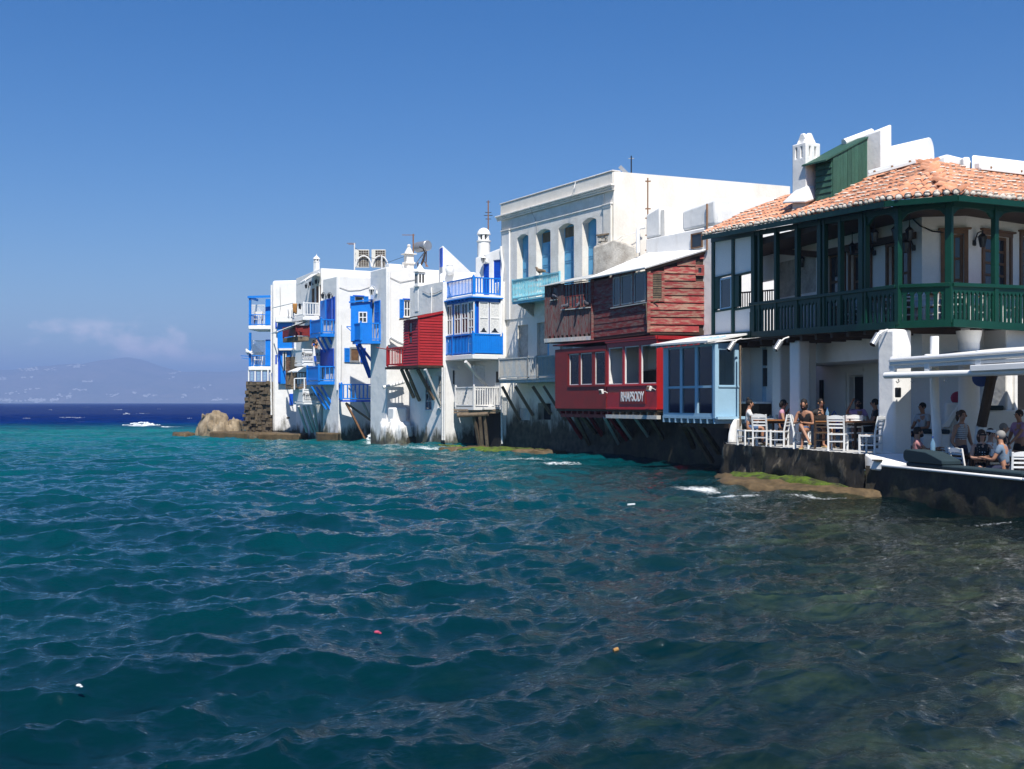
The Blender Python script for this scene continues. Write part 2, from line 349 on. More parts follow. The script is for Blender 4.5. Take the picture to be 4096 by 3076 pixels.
# lacy foam where the swell meets rock and quay
vec = N('ShaderNodeCombineXYZ'); L(sp.outputs[0], vec.inputs[0]); L(sp.outputs[1], vec.inputs[1]); tot = None
for (u, v, rx, ry, k) in [(3500, 1972, 1.6, .8, 1.0), (3250, 1985, 1.6, .4, .6), (2800, 1962, 1.0, .9, 1.0), (2950, 1988, 1.2, .4, .7), (1050, 1748, 1.4, 1.6, 1.1), (930, 1740, 2.0, 1.4, .8), (1140, 1752, 1.6, 1.2, .7), (820, 1728, 1.2, 1.6, .8),
                          (1500, 1770, 1.0, 1.6, 1.0), (1580, 1785, 1.6, 1.2, .8), (1700, 1796, 2.0, 1.0, .8), (1850, 1812, 2.0, 1.0, .8), (2080, 1832, 2.2, .8, .7), (2230, 1850, 2.2, .8, .7), (568, 1704, 2.2, 3.0, 1.3), (650, 1708, 3, 2, .8),
                          (285, 1672, 2.6, 3, 1.2), (4000, 2092, 1.6, .35, .45), (3850, 2052, 1.4, .35, .4), (2500, 1900, 1.5, .6, .5), (725, 1718, 2.0, 1.5, .9)]:
    Yf = EYE * F / (v - HV); pf = P(u, v, Yf); mpf = N('ShaderNodeMapping', vector_type='TEXTURE'); mpf.inputs['Location'].default_value = (pf.x, pf.y, 0); mpf.inputs['Scale'].default_value = (rx, ry, 1); L(vec.outputs[0], mpf.inputs[0])
    gr = N('ShaderNodeTexGradient', gradient_type='SPHERICAL'); L(mpf.outputs[0], gr.inputs[0]); c_ = mth('MULTIPLY', gr.outputs[1], k); tot = c_ if tot is None else mth('MAXIMUM', tot, c_)
nf = N('ShaderNodeTexNoise', inp={'Scale': 9.0, 'Detail': 7.0, 'Roughness': 0.75, 'Distortion': 1.0}); L(geo.outputs['Position'], nf.inputs['Vector'])
fm = N('ShaderNodeMapRange', inp={1: 0.70, 2: 0.95, 3: 0.0, 4: 1.0}); L(mth('ADD', mth('MULTIPLY', tot, 0.5), nf.outputs[0]), fm.inputs[0])
fm_ = mth('MULTIPLY', fm.outputs[0], mth('GREATER_THAN', tot, 0.02)); fd = N('ShaderNodeBsdfDiffuse', inp={0: (0.78, 0.82, 0.84, 1)})
mf = N('ShaderNodeMixShader'); L(mth('MULTIPLY', fm_, 0.9), mf.inputs[0]); L(ms.outputs[0], mf.inputs[1]); L(fd.outputs[0], mf.inputs[2])
L(mf.outputs[0], out.inputs[0])
me.materials.append(m); sea = bpy.data.objects.new('sea', me); link(sea); tag(sea, kind='structure')

# seabed: rock and weed, shelving away from the houses
gx, gy = np.meshgrid(np.linspace(-60, 30, 181), np.linspace(-10, 120, 200), indexing='xy')
dep = -0.55 - np.clip((7.5 - gx) * 0.16, 0, 2.6) - np.clip((gy - 30) * 0.01, 0, 1)
lump = np.array([mnoise.fractal((x * 0.55, y * 0.55, 3.3), 0.9, 2.2, 4) for x, y in zip(gx.ravel(), gy.ravel())]).reshape(gx.shape)
dep = dep + 0.75 * np.exp(-((gx - 1.7) / 1.1) ** 2 - ((gy - 6.9) / .9) ** 2) + 0.35 * np.exp(-((gx - 4.0) / 1.6) ** 2 - ((gy - 12.5) / 1.6) ** 2)
me = grid_mesh('seabed', gx, gy, dep + lump * 0.38 * np.clip(1.2 - (-dep - 0.5) * 0.3, 0.2, 1))
paint('seabed_rock', (0.050, 0.036, 0.022), 0.9, (0.24, 0.205, 0.11), scale=0.8, amount=0.9, bump=0.8, bump_scale=5, lo=0.48, hi=0.66, fine=0.35)
me.materials.append(MATS['seabed_rock']); o = bpy.data.objects.new('seabed', me); link(o); tag(o, kind='structure')

# far island with its ridge, some 7 km off
def ridge(u):
    pts = [(-900, 1520), (-500, 1500), (-200, 1492), (0, 1478), (110, 1463), (190, 1455), (270, 1462), (330, 1447), (375, 1436), (430, 1434), (480, 1446), (540, 1466), (640, 1490), (760, 1490),
           (850, 1490), (960, 1478), (1100, 1480), (1300, 1500), (1700, 1530), (2300, 1560), (3200, 1590), (4600, 1606)]
    return float(np.interp(u, [p[0] for p in pts], [p[1] for p in pts]))
us = np.linspace(-900, 4600, 300); ts = np.linspace(0, 1, 26)
YI = 7000.0; X = np.zeros((len(us), len(ts))); Yg = np.zeros_like(X); Zg = np.zeros_like(X)
for i, u in enumerate(us):
    top = (HV - ridge(u)) / F * (YI + 1500)
    for j, t in enumerate(ts):
        yv = YI + 1500 * t; x = (u - CX) / F * (YI + 900)
        prof = math.sin(min(t, 1) * math.pi / 2) ** 0.8
        nzv = mnoise.fractal((x / 520, yv / 420, 0.7), 1.0, 2.1, 5)
        X[i, j] = x; Yg[i, j] = yv; Zg[i, j] = max(-2, top * prof * (1 + 0.22 * nzv * (1 - t) ** 0.6) + EYE - 3 * (t < 0.01))
me = grid_mesh('far_island', X.T, Yg.T, Zg.T)
paint('island_scrub', (0.19, 0.15, 0.11), 0.95, (0.12, 0.11, 0.07), scale=0.004, amount=0.8, bump=0.0, bump_scale=0.03, fine=0.25)
me.materials.append(MATS['island_scrub']); isl = bpy.data.objects.new('far_island', me); link(isl); tag(isl, kind='structure')
# scattered white hamlets on it, too far off to tell house from house
mb = MB()
spots = [(120, 1478, 30, 40), (190, 1479, 12, 30), (300, 1466, 20, 25), (10, 1515, 8, 25), (120, 1510, 5, 25), (30, 1602, 22, 40), (150, 1602, 40, 50), (215, 1600, 14, 25), (240, 1580, 6, 30), (140, 1556, 6, 40), (320, 1560, 10, 30),
         (280, 1586, 8, 30), (690, 1492, 8, 35), (690, 1511, 5, 15), (590, 1583, 9, 30), (745, 1583, 6, 20), (540, 1572, 5, 12), (450, 1580, 8, 40), (60, 1570, 8, 40), (330, 1525, 5, 60), (880, 1600, 12, 50), (800, 1550, 6, 40)]
from mathutils.bvhtree import BVHTree
bvh = BVHTree.FromPolygons([v.co.copy() for v in me.vertices], [tuple(p.vertices) for p in me.polygons])
for (u, v, n, w) in spots:
    for k in range(n):
        uu = u + random.gauss(0, w * 0.5); vv = v + random.gauss(0, 3.0)
        d = (P(uu, vv, 1.0) - cam.location).normalized(); hit = bvh.ray_cast(cam.location, d)[0]
        if hit is None: continue
        a = random.uniform(4, 8); h = random.uniform(3, 7); mb.box(hit.x - a, hit.x + a, hit.y - 6, hit.y + 4, hit.z - 3, hit.z + h)
paint('far_white', (0.8, 0.78, 0.74), 0.8, scale=0.01, amount=0.1, bump=0)
o = obj('far_hamlet', mb, 'far_white'); tag(o, 'tiny white hamlets scattered over the hazy far island', 'hamlet', kind='stuff')

# the sea air between here and the island
mb = MB(); mb.box(-9000, 9000, -700, 16500, -6, 380)
m, N, L = new_mat('haze_air'); out = N('ShaderNodeOutputMaterial'); pv = N('ShaderNodeVolumePrincipled')
pv.inputs['Color'].default_value = (0.35, 0.53, 0.93, 1); pv.inputs['Density'].default_value = 0.00027; pv.inputs['Anisotropy'].default_value = 0.0
L(pv.outputs[0], out.inputs['Volume'])
o = obj('haze', mb, 'haze_air'); tag(o, 'thin bluish sea haze', 'haze', kind='stuff')

# ================================================================== materials of the town
W = (0.80, 0.79, 0.77)
paint('plaster', W, 0.85, (0.50, 0.46, 0.40), scale=1.3, amount=0.4, bump=0.3, bump_scale=14, fine=0.03, lo=0.56, hi=0.78, stretch=(1.6, 1.6, 0.45), lump=0.25, stain=0.95, stain_z=(0.35, 0.95), stain_col=(0.035, 0.035, 0.02))
paint('plaster_clean', (0.82, 0.81, 0.79), 0.85, (0.64, 0.62, 0.58), scale=1.0, amount=0.4, bump=0.25, bump_scale=12, fine=0.025, lo=0.54, hi=0.78, lump=0.22)
paint('plaster_cream', (0.80, 0.76, 0.69), 0.88, (0.60, 0.54, 0.45), scale=0.9, amount=0.45, bump=0.35, bump_scale=16, fine=0.05, lo=0.46, hi=0.72, lump=0.2, stretch=(1.3, 1.3, 0.6), stain=0.97, stain_z=(1.2, 2.3), stain_col=(0.03, 0.027, 0.018))
paint('plaster_front', (0.84, 0.80, 0.74), 0.9, (0.66, 0.61, 0.54), scale=1.6, amount=0.6, bump=0.7, bump_scale=22, fine=0.1, stain=0.97, stain_z=(1.2, 2.3), stain_col=(0.03, 0.027, 0.018))  # sea-front plaster, lightened in colour to stand in for grazing sun
paint('plaster_old', (0.50, 0.47, 0.42), 0.92, (0.30, 0.27, 0.23), scale=2.5, amount=0.8, bump=1.0, bump_scale=14, fine=0.15)
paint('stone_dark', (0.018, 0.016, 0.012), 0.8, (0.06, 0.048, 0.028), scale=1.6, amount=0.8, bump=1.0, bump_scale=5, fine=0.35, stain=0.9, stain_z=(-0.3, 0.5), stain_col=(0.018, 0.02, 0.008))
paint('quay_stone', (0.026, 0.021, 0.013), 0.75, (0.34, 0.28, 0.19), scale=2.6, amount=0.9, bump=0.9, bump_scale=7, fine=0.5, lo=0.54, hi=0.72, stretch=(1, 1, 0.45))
paint('pale_rock', (0.30, 0.24, 0.165), 0.85, (0.15, 0.11, 0.065), scale=1.2, amount=0.8, bump=0.8, bump_scale=5, fine=0.2, stain=0.8, stain_z=(-0.6, 0.4), stain_col=(0.04, 0.03, 0.012))
paint('brown_rock', (0.12, 0.08, 0.038), 0.7, (0.055, 0.04, 0.018), scale=2.0, amount=0.8, bump=0.9, bump_scale=6, fine=0.3)
paint('algae', (0.085, 0.135, 0.008), 0.7, (0.035, 0.035, 0.012), scale=2.6, amount=0.95, bump=1.0, bump_scale=25, fine=0.35)
paint('brick', (0.28, 0.14, 0.08), 0.9, (0.2, 0.11, 0.07), scale=5, amount=0.6, bump=0.6, bump_scale=20, rand=0.25)
paint('rubble', (0.13, 0.10, 0.065), 0.9, (0.06, 0.045, 0.03), scale=2.5, amount=0.7, bump=0.9, bump_scale=12, fine=0.2, rand=0.35)
paint('mortar', (0.07, 0.06, 0.045), 0.95, (0.09, 0.08, 0.06), scale=3, amount=0.6, bump=0.8, bump_scale=15)
paint('blue', (0.004, 0.20, 0.70), 0.45, (0.004, 0.16, 0.58), scale=2.5, amount=0.6, bump=0.12, bump_scale=30, fine=0.06, spec=0.4)
paint('blue_deep', (0.004, 0.085, 0.54), 0.5, (0.004, 0.06, 0.40), scale=2.5, amount=0.6, bump=0.15, bump_scale=30, fine=0.06)
paint('blue_pale', (0.10, 0.36, 0.60), 0.6, (0.20, 0.42, 0.56), scale=4, amount=0.7, bump=0.3, bump_scale=35, fine=0.1, lo=0.5, hi=0.7)
paint('blue_turq', (0.22, 0.55, 0.66), 0.6, (0.40, 0.55, 0.56), scale=5, amount=0.8, bump=0.3, bump_scale=35, fine=0.1, lo=0.5, hi=0.7)
paint('grey_wood', (0.50, 0.48, 0.44), 0.85, (0.33, 0.40, 0.46), scale=5, amount=0.8, bump=0.6, bump_scale=30, fine=0.18, stretch=(1, 1, 0.3))
paint('old_wood', (0.20, 0.15, 0.10), 0.85, (0.11, 0.08, 0.055), scale=4, amount=0.8, bump=0.7, bump_scale=25, fine=0.25, stretch=(1, 1, 0.3), rand=0.2)
paint('dark_wood', (0.035, 0.022, 0.014), 0.7, (0.06, 0.035, 0.02), scale=4, amount=0.7, bump=0.5, bump_scale=25, fine=0.2)
paint('brown_wood', (0.16, 0.085, 0.04), 0.6, (0.10, 0.05, 0.025), scale=5, amount=0.7, bump=0.4, bump_scale=30, fine=0.15)
paint('table_wood', (0.36, 0.16, 0.06), 0.45, (0.24, 0.10, 0.04), scale=8, amount=0.7, bump=0.3, bump_scale=40, fine=0.12, stretch=(1, 4, 1))
paint('rush', (0.42, 0.23, 0.08), 0.8, (0.28, 0.15, 0.05), scale=20, amount=0.7, bump=0.8, bump_scale=90, fine=0.2)
paint('red', (0.36, 0.012, 0.014), 0.4, (0.28, 0.011, 0.012), scale=2, amount=0.6, bump=0.12, bump_scale=20, fine=0.06, spec=0.5)
paint('red_brown', (0.21, 0.016, 0.014), 0.55, (0.16, 0.020, 0.016), scale=2, amount=0.6, bump=0.15, bump_scale=20, fine=0.06)
paint('red_shack', (0.36, 0.018, 0.022), 0.5, (0.27, 0.014, 0.016), scale=2, amount=0.6, bump=0.2, bump_scale=25, fine=0.08, rand=0.12)
paint('red_peel', (0.27, 0.036, 0.036), 0.8, (0.33, 0.22, 0.155), scale=4.5, amount=0.9, bump=0.9, bump_scale=30, fine=0.2, lo=0.44, hi=0.60, stretch=(0.55, 0.55, 2.6), rand=0.2)
paint('red_peel_grey', (0.15, 0.026, 0.026), 0.8, (0.14, 0.12, 0.115), scale=7, amount=1.0, bump=0.9, bump_scale=24, fine=0.2, lo=0.42, hi=0.52, stretch=(4, 4, 0.45), rand=0.15)
paint('red_peel_shade', (0.20, 0.028, 0.028), 0.75, (0.20, 0.15, 0.13), scale=4.5, amount=0.9, bump=0.9, bump_scale=30, fine=0.22, lo=0.44, hi=0.62, stretch=(0.55, 0.55, 2.6), rand=0.2)  # darker copy of red_peel: the sea front's shade is put into the colour
paint('green', (0.003, 0.042, 0.027), 0.42, (0.003, 0.032, 0.021), scale=2, amount=0.6, bump=0.12, bump_scale=25, fine=0.08, spec=0.22)
paint('green_wood', (0.035, 0.105, 0.075), 0.7, (0.025, 0.075, 0.055), scale=6, amount=0.7, bump=0.4, bump_scale=25, fine=0.12, stretch=(2, 2, 0.4), rand=0.15)
paint('terracotta', (0.60, 0.25, 0.135), 0.85, (0.56, 0.32, 0.22), scale=6, amount=0.7, bump=0.5, bump_scale=40, fine=0.12, rand=0.28)
paint('lime_mortar', (0.66, 0.60, 0.53), 0.95, (0.42, 0.36, 0.30), scale=9, amount=0.7, bump=1.0, bump_scale=30, fine=0.15)
paint('light_blue_wood', (0.32, 0.50, 0.64), 0.5, (0.28, 0.45, 0.58), scale=3, amount=0.5, bump=0.1, bump_scale=30, fine=0.05)
paint('white_paint', (0.80, 0.80, 0.79), 0.45, (0.74, 0.74, 0.72), scale=5, amount=0.5, bump=0.1, bump_scale=40, fine=0.03)
paint('white_worn', (0.74, 0.73, 0.71), 0.6, (0.50, 0.47, 0.43), scale=7, amount=0.6, bump=0.3, bump_scale=40, fine=0.1, lo=0.52, hi=0.7)
paint('awning_cloth', (0.74, 0.73, 0.70), 0.8, (0.66, 0.64, 0.60), scale=2, amount=0.5, bump=0.05, bump_scale=30)
paint('black_iron', (0.012, 0.012, 0.014), 0.45, (0.02, 0.018, 0.016), scale=8, amount=0.5, bump=0.2, bump_scale=60)
paint('grey_metal', (0.42, 0.43, 0.44), 0.4, (0.33, 0.33, 0.33), scale=5, amount=0.5, bump=0.05, bump_scale=40, metal=0.6)
paint('rust', (0.26, 0.13, 0.06), 0.8, (0.16, 0.08, 0.045), scale=10, amount=0.7, bump=0.4, bump_scale=50)
paint('ac_shell', (0.66, 0.64, 0.58), 0.5, (0.58, 0.56, 0.5), scale=3, amount=0.4, bump=0.02)
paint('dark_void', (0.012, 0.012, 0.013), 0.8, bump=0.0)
paint('cushion', (0.016, 0.035, 0.045), 0.9, (0.012, 0.028, 0.036), scale=3, amount=0.5, bump=0.3, bump_scale=70)
paint('curtain_white', (0.55, 0.58, 0.60), 0.9, (0.45, 0.48, 0.5), scale=4, amount=0.4, bump=0.1)
paint('curtain_beige', (0.34, 0.31, 0.24), 0.9, (0.26, 0.24, 0.18), scale=4, amount=0.4, bump=0.1)
paint('lace', (0.70, 0.70, 0.68), 0.9, (0.50, 0.51, 0.52), scale=14, amount=0.7, bump=0.2, bump_scale=60, lo=0.45, hi=0.55)
paint('flag_floor', (0.17, 0.165, 0.16), 0.8, (0.10, 0.095, 0.09), scale=3, amount=0.7, bump=0.3, bump_scale=20, fine=0.1)
paint('foam', (0.85, 0.88, 0.90), 0.6, (0.7, 0.78, 0.82), scale=9, amount=0.6, bump=0.8, bump_scale=30)
m, N, L = new_mat('glass'); out = N('ShaderNodeOutputMaterial'); t = N('ShaderNodeBsdfTransparent', inp={0: (0.82, 0.88, 0.90, 1)}); g = N('ShaderNodeBsdfGlossy', inp={'Roughness': 0.03})
f_ = N('ShaderNodeFresnel', inp={'IOR': 1.5}); mm_ = N('ShaderNodeMixShader'); L(f_.outputs[0], mm_.inputs[0]); L(t.outputs[0], mm_.inputs[1]); L(g.outputs[0], mm_.inputs[2]); L(mm_.outputs[0], out.inputs[0])
m, N, L = new_mat('glass_dark'); out = N('ShaderNodeOutputMaterial'); b = N('ShaderNodeBsdfPrincipled', inp={'Base Color': (0.025, 0.032, 0.040, 1), 'Roughness': 0.06, 'Specular IOR Level': 0.6}); L(b.outputs[0], out.inputs[0])
m, N, L = new_mat('bottle_plastic'); out = N('ShaderNodeOutputMaterial'); b = N('ShaderNodeBsdfPrincipled', inp={'Base Color': (0.30, 0.55, 0.80, 1), 'Roughness': 0.15, 'Transmission Weight': 0.6}); L(b.outputs[0], out.inputs[0])

# ================================================================== building components
BM_CACHE = {}
def baluster_mesh(w, h, mat, style='square', d=None):
    k = (round(w, 3), round(h, 2), mat, style, d)
    if k not in BM_CACHE:
        mb = MB()
        if style == 'square': mb.box(-w / 2, w / 2, -(d or w) / 2, (d or w) / 2, 0, h)
        else: mb.lathe((0, 0, 0), [(w * .5, 0), (w * .5, .1 * h), (w * .25, .14 * h), (w * .55, .35 * h), (w * .3, .55 * h), (w * .5, .72 * h), (w * .25, .86 * h), (w * .5, .9 * h), (w * .5, h)], 8)
        me = mb.mesh('baluster', style != 'square'); setm(me, mat); BM_CACHE[k] = me
    return BM_CACHE[k]
def railing(par, p0, p1, h, mat, sp=0.13, bw=0.035, rail=0.06, base=0.08, style='square', ends=(True, True), post_w=0.08, depth=None, panel=None, cap=True, post_extra=0.06):
    """Posts, two rails and every baluster between two points at deck level: sub-parts of the balcony they stand on."""
    p0 = Vector(p0); p1 = Vector(p1); d = p1 - p0; Ln = d.length; ang = math.atan2(d.y, d.x); dn = d.normalized(); up = Vector((0, 0, 1))
    obj('top_rail', MB().bar(p0 + up * h, p1 + up * h, rail * 1.3, rail), mat, par)
    obj('bottom_rail', MB().bar(p0 + up * base, p1 + up * base, rail, rail), mat, par)
    z0 = base + rail * 0.4; hh = h - rail * 0.4 - z0
    if panel:
        obj('panel', MB().bar(p0 + up * (z0 + hh / 2) + dn * 0.03, p1 + up * (z0 + hh / 2) - dn * 0.03, 0.02, hh), panel, par)
    if sp:
        n = max(1, int(round(Ln / sp))); me = baluster_mesh(bw, hh, mat, style, depth)
        for i in range(n): share('baluster', me, par, p0 + d * ((i + 0.5) / n) + up * z0, ang)
    for e, p in zip(ends, (p0, p1)):
        if e:
            mb = MB().box(-post_w / 2, post_w / 2, -post_w / 2, post_w / 2, 0, h + post_extra)
            if cap: mb.ball((0, 0, h + post_extra + post_w * .3), post_w * .45, 8, 5)
            me = mb.mesh('post'); setm(me, mat); share('post', me, par, p, ang)
def slab(name, pts, z, th, mat, par, bevel=0.0):
    o = obj(name, mass(pts, z - th, z), mat, par, bevel=bevel); return o
def hole(f, u0, u1, v0, v1, dep=0.2):
    a, b, c, d = f.rect(u0, u1, v0, v1); return (f, a, b, c, d, dep)
def window(par, h, frame='white_paint', glass='glass_dark', nx=2, ny=2, fw=0.06, name='window', inset=0.05, th=0.05):
    """Frame with glazing bars set inside an opening, each pane a sub-part."""
    f, s0, s1, z0, z1, dep = h; o0 = -dep + inset; o1 = o0 + th; mb = MB()
    e = 0.003
    mb.fb(f, s0 + e, s1 - e, z0 + e, z0 + fw, o0, o1); mb.fb(f, s0 + e, s1 - e, z1 - fw, z1 - e, o0, o1)
    mb.fb(f, s0 + e, s0 + fw, z0 + fw, z1 - fw, o0, o1); mb.fb(f, s1 - fw, s1 - e, z0 + fw, z1 - fw, o0, o1)
    W_ = (s1 - s0 - 2 * fw); H_ = (z1 - z0 - 2 * fw); b = fw * 0.4
    for i in range(1, nx): x = s0 + fw + W_ * i / nx; mb.fb(f, x - b, x + b, z0 + fw, z1 - fw, o0 + .004, o1 - .004)
    for j in range(1, ny): z = z0 + fw + H_ * j / ny; mb.fb(f, s0 + fw, s1 - fw, z - b, z + b, o0 + .006, o1 - .006)
    w = obj(name, mb, frame, par)
    if glass:
        for i in range(nx):
            for j in range(ny):
                a = s0 + fw + W_ * i / nx; c = z0 + fw + H_ * j / ny
                obj('pane', MB().fb(f, a + b * (i > 0), a + W_ / nx - b * (i < nx - 1), c + b * (j > 0), c + H_ / ny - b * (j < ny - 1), o0 + .015, o0 + .022), glass, w)
    return w
def shutter_mb(f, s0, s1, z0, z1, o0, o1, n=None, split=1):
    mb = MB(); t = min(0.06, (s1 - s0) * 0.2); m_ = o0 + (o1 - o0) * 0.55
    mb.fb(f, s0, s0 + t, z0, z1, o0, o1); mb.fb(f, s1 - t, s1, z0, z1, o0, o1)
    zs = [z0 + (z1 - z0 - t) * k / split for k in range(split + 1)]
    for z in zs: mb.fb(f, s0 + t, s1 - t, z, z + t, o0, o1)
    mb.fb(f, s0 + t, s1 - t, z0 + t, z1 - t, o0, m_ - 0.006)
    k = n or max(3, int((z1 - z0) / 0.085))
    for i in range(k):
        z = z0 + t + (z1 - z0 - 2 * t) * (i + 0.25) / k; zz = (z1 - z0 - 2 * t) / k * 0.5; mb.fb(f, s0 + t, s1 - t, z, z + zz, m_ - .006, m_ + 0.006)
    return mb
def shutter(par, f, u0, u1, v0, v1, mat='blue', off=0.02, split=2):
    a, b, c, d = f.rect(u0, u1, v0, v1, off); return obj('shutter', shutter_mb(f, a, b, c, d, off, off + 0.045, split=split), mat, par)
def strut(par, p0, p1, mat='old_wood', w=0.11, name='strut'):
    return obj(name, MB().bar(p0, p1, w, w), mat, par)
def holed_wall(mb, f, s0, s1, z0, z1, hz0, hz1, spans, o0, o1):
    mb.fb(f, s0, s1, z0, hz0, o0, o1); mb.fb(f, s0, s1, hz1, z1, o0, o1); x = s0
    for a, b in list(spans) + [(s1, s1)]:
        if a - x > 1e-3: mb.fb(f, x, a, hz0, hz1, o0, o1)
        x = b
    return mb
def text_mesh(txt, size, extrude=0.006, shear=0.0, bold=0.0, sx=1.0):
    cu = bpy.data.curves.new('lettering', 'FONT'); cu.body = txt; cu.size = size; cu.extrude = extrude; cu.shear = shear; cu.align_x = 'CENTER'; cu.offset = bold
    ob = bpy.data.objects.new('lettering', cu); COL.objects.link(ob); bpy.context.view_layer.update()
    me = bpy.data.meshes.new_from_object(ob.evaluated_get(bpy.context.evaluated_depsgraph_get())); bpy.data.objects.remove(ob)
    if sx != 1.0: me.transform(Matrix.Diagonal((sx, 1, 1, 1)))
    return me
def text_on(par, f, u, v, txt, size, mat, off, shear=0.0, bold=0.0, sx=1.0, name='lettering'):
    me = text_mesh(txt, size, shear=shear, bold=bold, sx=sx); setm(me, mat); p = f.at(u, v, off)
    o = bpy.data.objects.new(name, me); link(o, par, p)
    o.rotation_euler = Matrix((f.d, Vector((0, 0, 1)), f.n)).transposed().to_euler(); return o
def lantern(label, wall_p, n, mat='black_iron', hang=False, s=1.0, glass='glass_dark', group='iron lanterns'):
    """Wall or hanging lantern: bracket, cage, roof, glass."""
    t = thing('lantern', label, 'lantern', wall_p, group); p = Vector(wall_p); n = Vector(n)
    if hang:
        c = p - Vector((0, 0, 0.42 * s)); obj('chain', MB().tube([p, c + Vector((0, 0, .16 * s))], 0.012, 6), mat, t)
    else:
        c = p + n * 0.22 * s + Vector((0, 0, -0.05 * s))
        obj('bracket', MB().tube([p + Vector((0, 0, -.12 * s)), p + n * .1 * s + Vector((0, 0, .12 * s)), c + Vector((0, 0, .2 * s)), c + Vector((0, 0, .13 * s))], 0.016 * s, 6).lathe(p - n * 0.0 + Vector((0, 0, -.16 * s)), [(.05 * s, 0), (.06 * s, .04 * s), (.05 * s, .12 * s)], 8), mat, t)
    obj('glass', MB().lathe(c, [(.05 * s, -.14 * s), (.085 * s, .06 * s)], 6), glass, t)
    cg = MB()
    for k in range(6):
        a = k * math.pi / 3; d = Vector((math.cos(a), math.sin(a), 0)); cg.bar(c + d * .055 * s + Vector((0, 0, -.15 * s)), c + d * .095 * s + Vector((0, 0, .07 * s)), .014 * s, .014 * s)
    cg.lathe(c, [(.055 * s, -.165 * s), (.06 * s, -.145 * s)], 6); obj('cage', cg, mat, t)
    obj('roof', MB().lathe(c, [(.115 * s, .06 * s), (.05 * s, .13 * s), (.02 * s, .15 * s), (.012 * s, .2 * s)], 6), mat, t)
    return t

# ================================================================== the old neoclassical house in the middle
CL, CR, CB = (-0.52, 57.3), (4.24, 49.0), (12.4, 52.4)
CF = Face(CL, CR); CSide = Face(CR, CB)
house = thing('neoclassical_house', 'weathered cream house with cornice, pilasters and four tall blue doors upstairs', 'house', (*CL, 0))
ZR = 11.85
win = [(2070, 2116), (2147, 2204), (2236, 2298), (2331, 2388)]
ups = [(CF, CF.s(a), CF.s(b), 6.98, 10.16, 0.34) for a, b in win]
mids = [hole(CF, 2070, 2112, 1300, 1437, 0.14), hole(CF, 2148, 2197, 1289, 1432, 0.14), hole(CF, 2240, 2290, 1289, 1425, 0.14)]
lows = [hole(CF, 2076, 2119, 1632, 1682, 0.08), hole(CF, 2152, 2203, 1613, 1679, 0.35)]
back = [(CB[0] - 3.2, CB[1] + 6.5), (CL[0] + 6.9, CL[1] + 4.0)]
wall = mass([CL, CR, CB] + back, -1.0, ZR, ups + mids + lows)
obj('wall', wall, 'plaster_cream', house, bevel=0.03)
# sea front above the annex: thin coat, same openings; lighter tone stands in for grazing sun
coat = MB(); zs0, zs1 = 6.2, 11.02
holed_wall(coat, CF, CF.s(2044), CF.s(2418), zs0, zs1, 6.98, 10.16, [(a, b) for _, a, b, *_ in ups], 0.004, 0.03)
obj('front_coat', coat, 'plaster_front', house)
for _, a, b, z0, z1, dep in ups:                                   # segmental arch heads
    mb = MB(); n = 8; r = 0.15
    for k in range(n):
        x0 = a + (b - a) * k / n; x1 = a + (b - a) * (k + 1) / n
        y = lambda x: z1 - r * ((2 * (x - a) / (b - a) - 1) ** 2)
        mb.hexa([CF.p(x0, y(x0), 0.027), CF.p(x1, y(x1), 0.027), CF.p(x1, y(x1), -0.3), CF.p(x0, y(x0), -0.3), CF.p(x0, z1 + .002, 0.027), CF.p(x1, z1 + .002, 0.027), CF.p(x1, z1 + .002, -0.3), CF.p(x0, z1 + .002, -0.3)])
    obj('arch_head', mb, 'plaster_front', house)
for i, h in enumerate(ups):                                        # tall blue door leaves, two with a fanlight left
    f, a, b, z0, z1, dep = h; d = obj('door', MB().fb(f, a + .003, b - .003, z0 + .003, z1 - 0.02, -dep + .004, -dep + .05), 'blue_pale', house); mid = (a + b) / 2
    tops = 9.55 if i in (1, 2) else 10.0
    for k, (x0, x1) in enumerate(((a + .05, mid - .015), (mid + .015, b - .05))):
        for (q0, q1) in ((7.06, 7.62), (7.7, 8.5), (8.56, 9.0), (9.06, min(9.5, tops))):
            mb = MB(); w = .035
            for (sa, sb, za, zb) in ((x0, x1, q0, q0 + w), (x0, x1, q1 - w, q1), (x0, x0 + w, q0 + w, q1 - w), (x1 - w, x1, q0 + w, q1 - w)): mb.fb(f, sa, sb, za, zb, -dep + .051, -dep + .068)
            obj('panel', mb, 'blue_pale', d)
    if i in (1, 2): obj('fanlight', MB().fb(f, a + .08, b - .08, 9.6, 10.05, -dep + .052, -dep + .06), 'old_wood', d)
def strip(name, z0, z1, o0, o1, s0=-0.25, s1=None, mat='plaster_front', bev=0.02):
    return obj(name, MB().fb(CF, s0, s1 if s1 is not None else CF.L + o1 * 0.6, z0, z1, o0, o1), mat, house, bevel=bev)
strip('cornice', 11.06, 11.14, 0.02, 0.12); strip('cornice', 11.143, 11.22, 0.02, 0.17); strip('cornice', 11.223, 11.30, 0.02, 0.24)
strip('parapet_face', 11.32, ZR - .01, 0.004, 0.05, 0.0, CF.L - .01, 'plaster_cream')
strip('string_course', 10.5, 10.55, 0.031, 0.07, CF.s(2044), CF.s(2418))
strip('coping', ZR + .003, ZR + 0.06, -0.35, 0.08, -.05, CF.L + .02, 'plaster_front')
for a, b in ((2013, 2043), (2419, 2450)):
    obj('pilaster', MB().fb(CF, CF.s(a), CF.s(b), 6.2, 10.5, 0.005, 0.09), 'plaster_cream' if a > 2200 else 'plaster', house, bevel=.015)
    obj('capital', MB().fb(CF, CF.s(a) - .04, CF.s(b) + .04, 10.503, 10.56, 0.005, 0.14).fb(CF, CF.s(a) - .02, CF.s(b) + .02, 10.40, 10.497, 0.091, 0.115), 'plaster_front', house)
